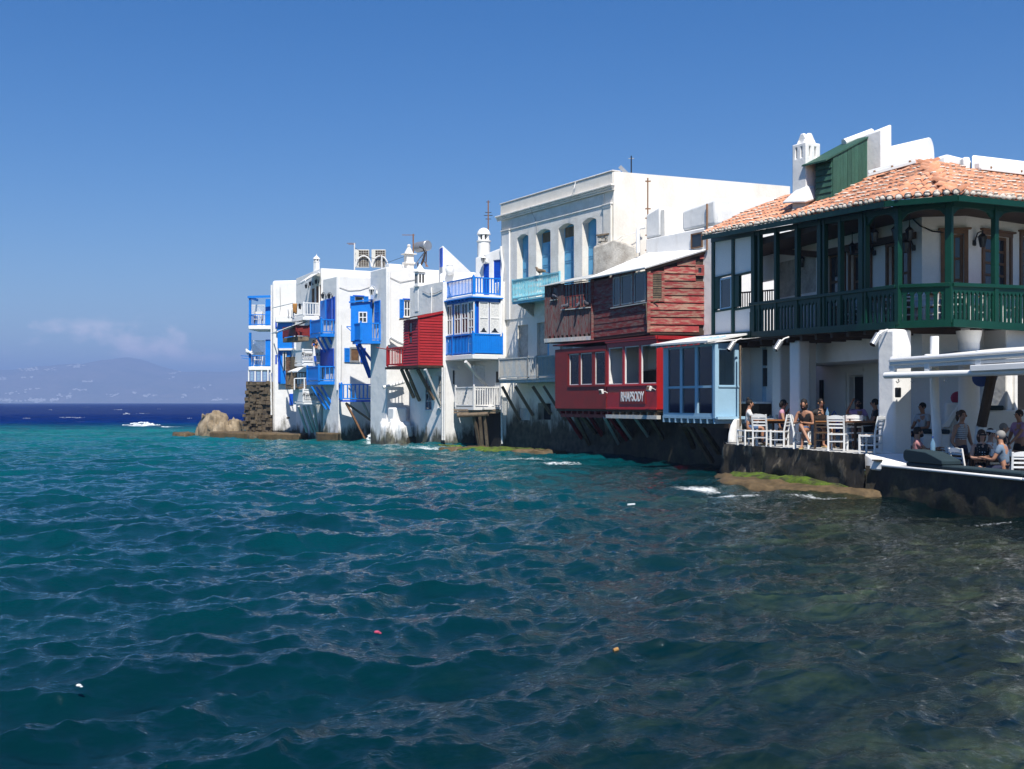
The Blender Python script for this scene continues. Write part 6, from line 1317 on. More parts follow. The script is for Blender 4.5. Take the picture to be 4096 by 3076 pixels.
window(dh, hwh, 'white_paint', 'glass_dark', 2, 2, .06); obj('hut_roof', MB().prism([HI.p(a - .1, zt + .0, .12), HI.p(b + .03, zt + .14, .12), HI.p(b + .03, zt + .24, -1.0), HI.p(a - .1, zt + .08, -1.0)], (0, 0, .08)), 'blue', dh)
shutter(dh, DF, 1500, 1522, 1203, 1292, off=.03)
obj('clothes_arm', MB().bar(P(1386, 1306, 63.6), P(1412, 1308, 63.6), .03, .05).bar(P(1386, 1308, 63.6), P(1412, 1330, 63.7), .03, .04), 'blue', dh)
for u0, v0, u1, v1 in ((1427, 1378, 1478, 1510), (1440, 1378, 1490, 1520), (1436, 1378, 1492, 1450)): strut(dh, P(u0, v0, 63.3), P(u1, v1, 64.9), 'blue_deep', .11)
lantern('white lantern on the shaded side of the tall white house', DF.at(1508, 1160, 0), DF.n, 'white_paint', s=1.4, group='white lanterns')
# roof things: chimney, box, solar heater, fin wall, pot
q = P(1635, 1072, 64.0); pl4 = rot_block(1628, 64.0, .42, .42); cz = 9.35
c2 = obj('chimney', mass(pl4, cz, cz + .95), 'plaster_cream', dh, bevel=.03); obj('chimney_ledge', mass(rot_block(1625, 63.9, .56, .56), cz + .42, cz + .54), 'plaster_cream', c2, bevel=.03); obj('chimney_ledge', mass(rot_block(1622, 63.85, .68, .6), cz + .955, cz + 1.0), 'plaster_cream', c2)
cen = Vector((sum(q_[0] for q_ in pl4) / 4, sum(q_[1] for q_ in pl4) / 4, cz)); obj('chimney_peak', MB().lathe(cen, [(.26, 1.0), (.1, 1.32), (.07, 1.34), (.1, 1.45), (.06, 1.52)], 4), 'plaster_cream', c2)
tag(obj('roof_box', mass(rot_block(1557, 64.6, .95, .6), 9.3, 9.85), 'white_paint', None, bevel=.02), 'plain white sheet-metal box on the roof behind the stub chimney', 'box')
sw_ = thing('solar_heater', 'grey solar water heater tank on a tilted frame on the white roof', 'water heater', P(1700, 1070, 65)); tk0, tk1 = P(1668, 990, 65.4), P(1712, 982, 64.6)
obj('tank', MB().tube([tk0, tk0.lerp(tk1, .03), tk1.lerp(tk0, .03), tk1], [.26, .29, .29, .26], 18), 'grey_metal', sw_, smooth=True)
obj('label_plate', MB().bar(tk0.lerp(tk1, .2) + Vector((-.05, -.29, .06)), tk0.lerp(tk1, .62) + Vector((-.05, -.29, .06)), .01, .16), 'sign_blue', sw_)
obj('collector', MB().prism([P(1658, 1062, 65.6), P(1662, 1062, 64.4), P(1700, 1012, 64.6), P(1694, 1012, 65.8)], (.03, 0, .08)), 'grey_metal', sw_)
for a, b in (((1705, 1005), (1704, 1068)), ((1700, 1010), (1680, 1068)), ((1690, 1035), (1712, 1068)), ((1672, 1050), (1671, 1068))): obj('leg', MB().bar(P(*a, 65), P(*b, 65), .05, .05), 'rust', sw_)
obj('hose', MB().tube([P(1678, 988, 64.5), P(1692, 994, 64.3), P(1700, 1010, 64.4), P(1696, 1040, 64.6), P(1682, 1066, 64.8)], .04, 6), 'dark_wood', sw_)
fw = Face(XY(1757, 61.8), XY(1772, 61.2)); 
tag(obj('fin_wall', mass([XY(1756, 62.4), XY(1771, 61.6), XY(1905, 63.6), XY(1900, 64.3)], 8.0, [10.42, 10.45, 9.0, 9.0]), 'plaster_clean', None, bevel=.04), 'white triangular stair wall rising above the white roofs', 'wall')
tag(obj('narrow_door', MB().fr(fw, 1758, 1768, 993, 1068, .0, .05), 'blue_deep', None), 'narrow blue door in the edge of the triangular stair wall', 'door')
obj('back_wall', mass([XY(1760, 60.4), XY(1900, 59.8), XY(1900, 62), XY(1760, 62)], 7.5, 8.85), 'plaster_clean', bh, bevel=.06)
pt = P(1799, 1102, 60.0); tag(obj('roof_urn', MB().lathe((pt.x, pt.y, 8.72), [(.1, 0), (.16, .06), (.22, .2), (.22, .34), (.16, .44), (.18, .48)], 14), 'white_paint', None, smooth=True), 'small white urn standing on the low roof wall', 'urn')
def antenna(name, label, u, v0, v1, Y, mat='white_worn', arms=(), cat='antenna'):
    p = P(u, v1, Y); q = P(u, v0, Y); t = thing(name, label, cat, p); obj('mast', MB().tube([p, q], .04, 7), mat, t)
    for v, w0, w1 in arms: z = P(u, v, Y).z; obj('element', MB().bar((p.x + w0, p.y, z), (p.x + w1, p.y, z), .04, .03), 'rust', t)
    return t
antenna('tv_antenna', 'thin rusty antenna mast behind the stub chimney', 1653, 936, 1070, 65, 'rust', ((940, -.62, .08),))
a_ = antenna('tv_antenna', 'white roof antenna with a yellowed comb beside the air conditioners', 1418, 972, 1080, 68.2, 'white_worn', ((973, -.45, .06), (977, -.35, .03)))
antenna('vent_mast', 'short white vent mast in front of the second air conditioner', 1527, 1020, 1085, 66.5, 'white_worn', ((1023, -.12, .12),), 'mast')

# ================================================================== house E with two blue balconies
EC = Vector((*XY(1354, 67.0), 0)); EL = Vector((*XY(1291, 69.1), 0))
EF, ER = Face(xy(EL), xy(EC)), Face(xy(EC), xy(EC + A_ * 4.5))
eh = thing('balcony_house', 'white house with two blue balconies and shutters on its sea side', 'house', xy(EC) + (0,))
he = [hole(ER, 1419, 1452, 1186, 1225, .1), hole(ER, 1401, 1438, 1392, 1446, .1)]
obj('wall', mass([xy(EL), xy(EC), xy(EC + A_ * 5), xy(EC + A_ * 5 - DS * 2.5)], -1, 9.45, he), 'plaster', eh, bevel=.16, seg=3)
w = window(eh, he[0], 'grey_metal', 'glass_dark', 1, 1, .05); shutter(w, ER, 1400, 1418, 1184, 1228); shutter(w, ER, 1454, 1473, 1185, 1228); obj('lintel', MB().fr(ER, 1413, 1458, 1181, 1186, 0, .06), 'blue_deep', w)
w = window(eh, he[1], 'grey_metal', 'brown_wood', 1, 1, .06); shutter(w, ER, 1377, 1398, 1392, 1448); shutter(w, ER, 1441, 1462, 1392, 1450, 'blue_deep'); obj('window_sill', MB().fr(ER, 1399, 1440, 1446, 1450, 0, .06), 'grey_metal', w)
for (v_r, v_d, v_b, u0, uc, u1, nm) in ((1278, 1332, 1343, 1240, 1282, 1344, 'u'), (1466, 1524, 1542, 1226, 1272, 1347, 'l')):
    Yc = 67.2; c = Vector((*XY(uc, Yc), 0)); l = Vector((*XY(u0, Yc + 1.7), 0)); r = Vector((*XY(u1, Yc + .35), 0)); zd = EYE + (HV - v_d) / F * Yc; hh_ = (v_d - v_r) / F * Yc
    b = obj('balcony', mass([xy(l), xy(c), xy(r), xy(r - DS * 2)], zd - .2, zd), 'blue', eh)
    ins_ = A_ * .05
    railing(b, pz(l + ins_, zd), pz(c + ins_, zd), hh_, 'blue', sp=None, panel='blue', post_w=.1); railing(b, pz(c + ins_, zd), pz(r - ins_, zd), hh_, 'blue', sp=.22, bw=.05, ends=(False, True), post_w=.09)
    k = 195 if nm == 'u' else 193
    for i, (a0, a1) in enumerate(((1268, 1300), (1290, 1318), (1312, 1345)) if nm == 'u' else ((1246, 1304), (1265, 1320), (1286, 1340))):
        strut(b, P(a0, v_b + 5, Yc + .5), P(a1, v_b + (65 if nm == 'u' else 95), Yc + 1.0), 'blue', .1)
for (u0, u1, v0, v1) in ((1280, 1302, 1202, 1282), (1308, 1328, 1195, 1285), (1332, 1341, 1187, 1285)): obj('shutter', MB().fr(EF, u0, u1, v0, v1, .02, .08), 'blue', eh) if u0 == 1280 else shutter(eh, EF, u0, u1, v0, v1, 'blue_deep')
shutter(eh, EF, 1284, 1336, 1396, 1470, 'blue_deep', off=.06, split=1)
for u in (1299, 1324): lantern('iron lantern over the upper blue balcony, %s of the pair' % ('left' if u < 1310 else 'right'), EF.at(u + 6, 1180, 0), EF.n, s=1.0, group='iron lanterns on the balcony house')
obj('downpipe', MB().tube([EF.at(1349, 1105, .05), EF.at(1349, 1560, .05)], .05, 6), 'plaster_clean', eh, smooth=True)
# low blue balcony at the water
Yc = 65.6; l = Vector((*XY(1358, Yc + .9), 0)); c = Vector((*XY(1366, Yc), 0)); r = Vector((*XY(1494, Yc - .3), 0)); zd = EYE + (HV - 1600) / F * Yc; hh_ = 62 / F * Yc
b = obj('balcony', mass([xy(l), xy(c), xy(r), xy(r + Vector((.3, 2, 0)))], zd - .1, zd), 'blue_deep', eh)
railing(b, pz(c, zd), pz(r, zd), hh_, 'blue', sp=.24, bw=.06, post_w=.1); railing(b, pz(l, zd), pz(c, zd), hh_, 'blue', sp=.2, bw=.05, ends=(True, False))
for a, bq, mt in (((1384, 1612), (1450, 1735), 'old_wood'), ((1384, 1612), (1495, 1690), 'old_wood'), ((1386, 1614), (1462, 1762), 'rust'), ((1450, 1606), (1480, 1670), 'grey_wood')): strut(b, P(*a, Yc + .1), P(*bq, Yc + .8), mt, .1)
lf = thing('lifebuoy', 'grey and white lifebuoy hung on the low blue balcony', 'lifebuoy', P(1408, 1550, Yc + .2)); cc = P(1408, 1550, Yc + .15); mb = MB(); mb.tube([cc + Vector((.16 * math.cos(a), 0, .16 * math.sin(a))) for a in np.linspace(0, 6.283, 17)], .045, 7, caps=False); obj('ring', mb, 'white_worn', lf, smooth=True)
tag(obj('ledge_block', mass([XY(1262, 68.0), XY(1272, 66.2), XY(1350, 65.2), XY(1362, 66.5)], -.8, .5), 'brown_rock', None, bevel=.06), 'square brown concrete ledge at the waterline under the white balcony house', 'ledge')
# upper block with the air conditioners behind
ub = thing('rear_house', 'flat-roofed white house rising behind with two air conditioners on top', 'house', (*XY(1290, 70.0), 0))
KC = Vector((*XY(1285, 70.0), 0)); KL = KC - DS * 4.4
KFa, KRa = Face(xy(KL), xy(KC)), Face(xy(KC), xy(KC + A_ * 6))
hk = [hole(KFa, 1246, 1258, 1153, 1215, .1), hole(KFa, 1263, 1274, 1144, 1215, .1), hole(KFa, 1277, 1283, 1140, 1210, .1)]
obj('wall', mass([xy(KL), xy(KC), xy(KC + A_ * 6), xy(KC + A_ * 6 - DS * 4)], -1, [10.0, 10.22, 10.22, 10.0], hk), 'plaster', ub, bevel=.14, seg=3)
for h in hk: obj('door', shutter_mb(KFa, h[1] + .005, h[2] - .005, h[3], h[4] - .01, -.09, -.04, split=2), 'brown_wood', ub)
round_chimney(ub, P(1266, 1085, 72.0), .62, dome=False)
for u, nm in ((1424, 'left'), (1490, 'right')):
    Yc = 68.6; f_ = Face(XY(u - 4, Yc), XY(u + 52, Yc)); z0 = 10.22 - .1; ac = thing('air_conditioner', 'beige air conditioner with wire grille on the white roof, the %s one' % nm, 'air conditioner', (*XY(u + 25, Yc), z0), 'air conditioners on the roof')
    zz1 = f_.z(u + 25, 998); obj('case', MB().fb(f_, 0, f_.L, z0, zz1, -.32, 0), 'ac_shell', ac, bevel=.02); x0 = f_.L * .27
    obj('grille_recess', MB().fb(f_, x0, f_.L - .02, z0 + .03, zz1 - .04, .001, .008), 'dark_wood', ac)
    for i in range(9): z = z0 + .06 + (zz1 - z0 - .14) * i / 8; obj('grille_wire', MB().fb(f_, x0, f_.L - .02, z, z + .014, .009, .022), 'ac_shell', ac)
    for i in range(5): x = x0 + (f_.L - .04 - x0) * i / 4; obj('grille_wire', MB().fb(f_, x, x + .012, z0 + .03, zz1 - .04, .023, .034), 'ac_shell', ac)
    obj('hose', MB().tube([f_.p(x0 + (.45 * math.cos(a) + .3), z0 + .02 + .62 * math.sin(a), .12) for a in np.linspace(math.pi, 0, 12)], .04, 7), 'white_worn', ac, smooth=True)
def awning(label, p0, p1, q0, q1, par=None):
    t = thing('awning', label, 'awning', p0); obj('cloth', MB().prism([p0, p1, q1, q0], (0, 0, .03)), 'awning_cloth', t); obj('front_bar', MB().bar(q0, q1, .06, .07), 'white_paint', t); obj('case', MB().bar(p0, p1, .12, .1), 'white_paint', t)
    obj('arm', MB().bar((p0 + p1) / 2 + Vector((0, 0, -.06)), (q0 + q1) / 2 + Vector((0, 0, -.06)), .04, .05), 'white_worn', t); return t
awning('white awning let out over the topmost white balcony', P(1247, 1098, 71.2), P(1277, 1090, 69.9), P(1187, 1140, 70.4), P(1222, 1122, 69.0))
for u, v, s_ in ((1236, 1142, 'left'), (1252, 1132, 'middle'), (1276, 1124, 'right')): lantern('iron wall lantern above the topmost white balcony, the %s one' % s_, KFa.at(u, v, 0), KFa.n, s=.85, group='lanterns of the rear house')

# balconies stacked on its sea side
def stack_balcony(label, u0, uc, u1, v_r, v_d, v_b, Yc, mat, kind, dl=1.7, dr=.45, name='hanging_balcony', slabm=None):
    c = Vector((*XY(uc, Yc), 0)); l = Vector((*XY(u0, Yc + dl), 0)); r = Vector((*XY(u1, Yc + dr), 0)); zd = EYE + (HV - v_d) / F * Yc; hh_ = (v_d - v_r) / F * Yc
    t = thing(name, label, 'balcony', pz(c, zd)); b = obj('deck', mass([xy(l), xy(c), xy(r), xy(r - DS * 1.8)], zd - (v_b - v_d) / F * Yc, zd), slabm or mat, t, bevel=.02); i_ = A_ * .04
    if kind == 'panel':
        railing(t, pz(l + i_, zd), pz(c + i_, zd), hh_, mat, sp=None, panel=mat, post_w=.08, cap=False); railing(t, pz(c + i_, zd), pz(r, zd), hh_, mat, sp=None, panel=mat, ends=(False, True), post_w=.08, cap=False)
    else:
        railing(t, pz(l + i_, zd), pz(c + i_, zd), hh_, mat, sp=.16, bw=.05, post_w=.08, cap=False); railing(t, pz(c + i_, zd), pz(r, zd), hh_, mat, sp=.17, bw=.05, ends=(False, True), post_w=.08, cap=False)
    return t, Face(xy(c), xy(r)), zd
stack_balcony('topmost white balcony with spindles and washing lines', 1170, 1211, 1278, 1211, 1262, 1280, 69.4, 'white_paint', 'bal', slabm='plaster_clean')
stack_balcony('dark red boarded balcony under a let-out awning', 1131, 1182, 1236, 1303, 1345, 1363, 69.6, 'red_brown', 'panel', 2.2, .3, slabm='old_wood')
awning('long white awning over the dark red balcony', P(1215, 1290, 70.6), P(1228, 1282, 69.6), P(1088, 1334, 70.6), P(1110, 1326, 69.2))
t1, f1, z1 = stack_balcony('white panelled balcony lettered for the cocktail bar', 1167, 1208, 1283, 1398, 1452, 1464, 68.9, 'white_paint', 'panel')
text_on(t1, f1, 1243, 1423, "Katerina's", .34, 'black_iron', .06, shear=.45, sx=.85); text_on(t1, f1, 1243, 1438, 'Cocktail Bar', .27, 'grey_metal', .06, sx=.8)
t2, f2, z2 = stack_balcony('white panelled balcony lettered for the restaurant, lowest of the stack', 1173, 1210, 1290, 1558, 1610, 1618, 68.7, 'white_paint', 'panel')
text_on(t2, f2, 1248, 1584, "Katerina's", .34, 'black_iron', .06, shear=.45, sx=.85); text_on(t2, f2, 1248, 1599, 'Restaurant', .27, 'grey_metal', .06, sx=.85)
for u in (1178, 1218): obj('frame_post', MB().bar(P(u, 1515 - (u - 1178) * .1, 68.9), P(u, 1560, 68.9), .06, .06), 'white_paint', t2)
obj('frame_top', MB().bar(P(1178, 1514, 68.9), P(1224, 1512, 68.9), .05, .05), 'white_paint', t2)
for u0, u1 in ((1195, 1228), (1215, 1250), (1232, 1262), (1255, 1272)): strut(t2, P(u0, 1625, 69.0), P(u1, 1728, 70.2), 'grey_wood', .12)
stack_balcony('brown timber balcony between the two white panelled balconies', 1143, 1164, 1226, 1490, 1545, 1556, 69.2, 'old_wood', 'bal', 1.4, .3)
awning('small white awning over the brown timber balcony', P(1195, 1470, 70.0), P(1222, 1464, 69.0), P(1153, 1487, 69.6), P(1190, 1486, 68.7))
br = thing('brick_pier', 'narrow brick pier beside the brown timber balcony', 'pier', P(1155, 1540, 70.4)); fb_ = Face(XY(1143, 70.6), XY(1166, 70.0)); obj('core', MB().fr(fb_, 1144, 1166, 1427, 1555, -.4, -.02), 'mortar', br)
for i in range(24):
    z0 = fb_.z(1155, 1553) + i * .078; off_ = (i % 2) * .09
    for j in range(3):
        x = j * .19 - off_; a, b_ = max(0, x), min(fb_.L, x + .175)
        if b_ - a > .03: obj('brick', MB().fb(fb_, a, b_, z0, z0 + .062, -.05, random.uniform(.0, .015)), 'brick', br)
# blue timber bay on the far house
FC = Vector((*XY(1090, 75.0), 0)); FFr = Face(xy(FC), XY(1215, 74.6))
fh = thing('far_white_house', 'white house at the far end with sea-side balconies over a stone base', 'house', xy(FC) + (.3,))
obj('wall', mass([xy(FC), XY(1215, 74.6), XY(1260, 79), XY(1095, 80)], .3, 10.0), 'plaster', fh, bevel=.16, seg=3)
FB = FFr.off(.35)
bb = obj('timber_bay', MB().fr(FB, 1110, 1168, 1290, 1395, -.35, 0).fr(FB, 1112, 1160, 1402, 1535, -.35, -.1), 'blue', fh); obj('bay_ledge', MB().fr(FB, 1108, 1170, 1393, 1401, -.35, .12), 'white_worn', bb); obj('bay_roof', MB().fr(FB, 1100, 1168, 1262, 1290, -.35, .3), 'plaster_clean', bb, bevel=.06)
for a, b in ((1112, 1121), (1134, 1146)): obj('bay_window', MB().fr(FB, a, b, 1410, 1480 if a > 1120 else 1530, -.1, -.05), 'blue_deep' if a < 1120 else 'glass_dark', bb)
obj('bay_window_frame', MB().fr(FB, 1131, 1134, 1408, 1482, -.1, -.03).fr(FB, 1142, 1145, 1408, 1482, -.1, -.03), 'white_paint', bb)
obj('low_shutter', MB().fr(FFr, 1157, 1172, 1575, 1620, .0, .05), 'blue_deep', fh); obj('vent', MB().fr(FFr, 1146, 1158, 1668, 1674, .0, .03), 'old_wood', fh)
obj('drainpipe', MB().tube([FFr.at(1086, 1140, .1), FFr.at(1086, 1490, .1), FFr.at(1081, 1495, .15), FFr.at(1083, 1510, .12), FFr.at(1086, 1660, .1)], .06, 8), 'white_worn', fh, smooth=True)
for v0, v1 in ((1280, 1314), (1420, 1455)): obj('slit_window', MB().fr(FFr, 1101, 1107, v0, v1, .0, .03), 'blue_deep', fh)
# sea-side balconies seen against the sky
for v_top, v_r, v_d, v_b, lab in ((1188, 1258, 1302, 1320, 'u'), (1330, 1422, 1466, 1480, 'l')):
    Yc = 75.3; l = Vector((*XY(993, Yc), 0)); r = Vector((*XY(1086, Yc + .1), 0)); zd = EYE + (HV - v_d) / F * Yc; hh_ = (v_d - v_r) / F * Yc
    b = obj('balcony', mass([xy(l), xy(r), xy(r + Vector((0, 2.4, 0))), xy(l + Vector((.1, 2.4, 0)))], zd - .26, zd), 'plaster_clean', fh, bevel=.05)
    railing(b, pz(l + Vector((.05, .05, 0)), zd), pz(r + Vector((0, .05, 0)), zd), hh_, 'blue', sp=.12, bw=.02, post_w=.05, rail=.05, cap=False); railing(b, pz(l + Vector((.05, .05, 0)), zd), pz(l + Vector((.1, 2.3, 0)), zd), hh_, 'blue', sp=.16, bw=.02, ends=(False, True), post_w=.05, rail=.05, cap=False)
    mb = MB(); zt = EYE + (HV - v_top) / F * Yc
    if lab == 'u':
        obj('roof_frame', MB().bar(pz(l, zt), pz(r, zt + .05), .1, .14).bar(pz(l, zt), pz(l + Vector((.1, 2.3, 0)), zt), .1, .14), 'blue', b)
    obj('corner_post', MB().bar(pz(l + Vector((.1, .1, 0)), zd), pz(l + Vector((.1, .1, 0)), zt), .12, .12), 'blue', b)
    obj('side_screen', MB().fr(Face(XY(1062, Yc + .6), XY(1086, Yc + .6)), 1062, 1086, v_top + 8 if lab == 'u' else 1358, v_d, -.05, 0), 'blue', b)
    y2 = Yc + 2.2; x0, x1 = XY(1003, y2)[0], XY(1060, y2)[0]; zz0 = zd + .05; zz1 = EYE + (HV - (1222 if lab == 'u' else 1365)) / F * y2; mb = MB()
    for k in range(-14, 20):
        a = x0 + k * .09
        for sgn in (1, -1):
            p0, p1 = (a, zz0), (a + sgn * (zz1 - zz0), zz1)
            def clip(p, q):
                t0, t1 = 0., 1.; dx = q[0] - p[0]
                for lo, hi in ((x0, x1),):
                    ta, tb = (lo - p[0]) / dx, (hi - p[0]) / dx; ta, tb = min(ta, tb), max(ta, tb); t0, t1 = max(t0, ta), min(t1, tb)
                return (t0, t1) if t1 > t0 else None
            c_ = clip(p0, p1)
            if c_: 
                f0 = lambda t_: (p0[0] + (p1[0] - p0[0]) * t_, y2 + .01 * sgn, zz0 + (zz1 - zz0) * t_); mb.bar(f0(c_[0]), f0(c_[1]), .016, .022)
    mb.box(x0 - .02, x1, y2 - .02, y2 + .02, zz1, zz1 + .05); obj('lattice', mb, 'white_paint', b)
    if lab == 'l': obj('outrigger', MB().bar(P(963, 1423, Yc), P(995, 1425, Yc), .05, .05).bar(P(966, 1432, Yc), P(995, 1436, Yc), .04, .04), 'blue', b)
    cx0 = XY(1032, Yc + 1.0)[0]; ch = thing('deck_chair', 'folding canvas chair on the %s sea-side balcony of the far house' % ('upper' if lab == 'u' else 'lower'), 'chair', (cx0, Yc + 1.0, zd)); mt = 'old_wood' if lab == 'u' else 'white_paint'
    for sx in (-.25, .25):
        obj('leg', MB().bar((cx0 + sx, Yc + .8, zd), (cx0 + sx * .9, Yc + 1.25, zd + .5), .04, .04), mt, ch); obj('leg', MB().bar((cx0 + sx, Yc + 1.25, zd), (cx0 + sx * .9, Yc + .8, zd + .62), .04, .04), mt, ch); obj('back_post', MB().bar((cx0 + sx, Yc + 1.2, zd + .4), (cx0 + sx, Yc + 1.3, zd + 1.0), .04, .04), mt, ch)
    obj('seat', MB().box(cx0 - .25, cx0 + .25, Yc + .8, Yc + 1.25, zd + .45, zd + .48), 'awning_cloth', ch); obj('back_rest', MB().box(cx0 - .27, cx0 + .27, Yc + 1.27, Yc + 1.3, zd + .72, zd + .98), 'awning_cloth', ch)
# white slatted screen on the stone base, rubble base
Yb = 75.4; zt = EYE + (HV - 1525) / F * Yb
ss = thing('slatted_screen', 'white slatted screen on top of the rough stone base', 'screen', P(1030, 1522, Yb)); f_ = Face(XY(995, Yb), XY(1072, Yb))
for i in range(4): x = f_.L * i / 3; obj('post', MB().fb(f_, x - .04, x + .04, zt, zt + .72, -.06, .02), 'white_paint', ss)
for i in range(3):
    for j in range(6): x = f_.L * i / 3; obj('slat', MB().fb(f_, x + .12, x + f_.L / 3 - .12, zt + .06 + j * .1, zt + .11 + j * .1, -.03, .0), 'light_blue_wood', ss)
base = thing('rubble_wall', 'rough rubble stone base under the far balconies', 'wall', P(1030, 1690, 75.5))
bl0, bl1 = Vector((*XY(968, 76.0), 0)), Vector((*XY(1086, 74.9), 0)); tp0 = Vector((*XY(990, 75.7), 0))
zt_ = zt; core = MB().hexa([(bl0.x + .15, bl0.y + .1, -.5), (bl1.x, bl1.y + .1, -.5), (bl1.x, bl1.y + 3, -.5), (bl0.x + .4, bl0.y + 3, -.5), (tp0.x + .12, tp0.y + .1, zt_ - .03), (bl1.x, bl1.y + .12, zt_ - .03), (bl1.x, bl1.y + 3, zt_ - .03), (tp0.x + .2, tp0.y + 3, zt_ - .03)]); obj('core', core, 'mortar', base)
rr = random.Random(12); nz_ = 16
for j in range(nz_):
    z0 = .25 + (zt_ - .25) * j / nz_; z1 = .25 + (zt_ - .25) * (j + 1) / nz_ - .02; t_ = (z0 + .3) / (zt_ + .3); L0 = bl0.lerp(tp0, t_); x = 0.0; Ln = (bl1 - L0).length; d = (bl1 - L0).normalized(); nrm = Vector((d.y, -d.x, 0))
    while x < Ln - .05:
        w_ = min(rr.uniform(.1, .46), Ln - x); o0 = rr.uniform(.0, .2); a = L0 + d * x; b = L0 + d * (x + w_ - .02)
        za, zb_ = z0 + rr.uniform(-.07, .04), z1 + rr.uniform(-.06, .07); q = [a + nrm * o0, b + nrm * (o0 + rr.uniform(-.02, .02)), b - nrm * .12, a - nrm * .12]
        obj('stone', MB().hexa([pz(v_, za) for v_ in q] + [pz(v_ + (d * .01 if i in (0, 3) else -d * .01), zb_) for i, v_ in enumerate(q)]), 'rubble', base); x += w_
# rocks of the point
rock('sea_rock', 'big pale fissured rock off the stone base at the point', [XY(800, 80), XY(806, 77.5), XY(850, 76.5), XY(905, 76.5), XY(960, 77.5), XY(965, 80), XY(880, 82)], 0.85, .5, 'pale_rock', 41.0, n=70)
rock('sea_rock', 'pale boulder capping the left end of the big rock', [XY(803, 79.5), XY(806, 77.8), XY(850, 77), XY(915, 77.6), XY(905, 80)], 1.35, .45, 'pale_rock', 43.0, n=44)
rock('sea_rock', 'low pale boulder between the big rock and the stone base', [XY(905, 78.2), XY(925, 77.0), XY(958, 77.4), XY(966, 79), XY(930, 80)], 1.0, .3, 'pale_rock', 47.0, n=36)
rock('sea_rock', 'low brown rock awash left of the point', [XY(690, 76), XY(700, 74.5), XY(740, 74), XY(778, 75), XY(770, 77)], .28, .12, 'brown_rock', 51.0, n=36)
lg = obj('stone_ledge', mass([XY(838, 74.6), XY(1010, 72.0), XY(1200, 70.3), XY(1230, 72), XY(1095, 76), XY(960, 77.5), XY(850, 77)], -.8, .34), 'brown_rock', None, bevel=.08); tag(lg, 'flat brown stone ledge along the foot of the far house', 'ledge')
rock('sea_rock', 'small brown boulder in the surf before the flat ledge', [XY(985, 71.8), XY(1000, 70.9), XY(1030, 70.8), XY(1032, 72)], .25, .12, 'brown_rock', 55.0, n=24)
for i, (u, Y, r_) in enumerate(((1680, 57.5, 1.0), (1740, 56.8, .9), (1790, 56.2, .8), (1860, 54.6, 1.2), (1960, 53.6, 1.5), (2060, 52.5, 1.4), (2150, 51.0, 1.2))):
    c = XY(u, Y + .6); rock('mossy_rock', ['mossy rock awash below the barred windows', 'mossy rock awash below the red shack', 'mossy rock by the drainpipe of the sea house', 'mossy rock at the mouth of the boat cave', 'mossy rock between boat cave and cream house', 'mossy rock under the grey balcony', 'mossy rock under the left end of the red cafe'][i], [(c[0] + r_ * 1.1 * math.cos(a), c[1] + r_ * .5 * math.sin(a)) for a in np.linspace(0, 5.4, 7)], .12, .14, 'algae' if i % 3 else 'brown_rock', 60.0 + i, n=36)

# slack cables and rust runs of the row
for nm, par, pts in (('cable', dh, [DR.at(1560, 1110, .03), DR.at(1600, 1128, .04), DR.at(1640, 1122, .03), DR.at(1662, 1118, .03)]), ('cable', eh, [ER.at(1358, 1150, .03), ER.at(1395, 1162, .04), ER.at(1440, 1160, .03), ER.at(1478, 1148, .03)]),
                     ('cable', sh, [SF.at(1690, 1165, .03), SF.at(1715, 1176, .04), SF.at(1745, 1172, .03), SF.at(1768, 1160, .03)]), ('cable', eh, [ER.at(1366, 1300, .03), ER.at(1367, 1380, .03), ER.at(1364, 1520, .03)]), ('cable', fh, [FFr.at(1120, 1150, .03), FFr.at(1122, 1220, .03), FFr.at(1119, 1262, .03)])):
    obj(nm, MB().tube(pts, .014, 5), 'grey_metal', par)
t = thing('wire', 'thin slack wire from the antenna to the stub chimney', 'wire', P(1418, 1000, 67)); obj('strand', MB().tube([P(1418, 990, 68.2), P(1480, 1030, 67.5), P(1550, 1050, 66), P(1630, 1022, 64.2)], .012, 5), 'black_iron', t)

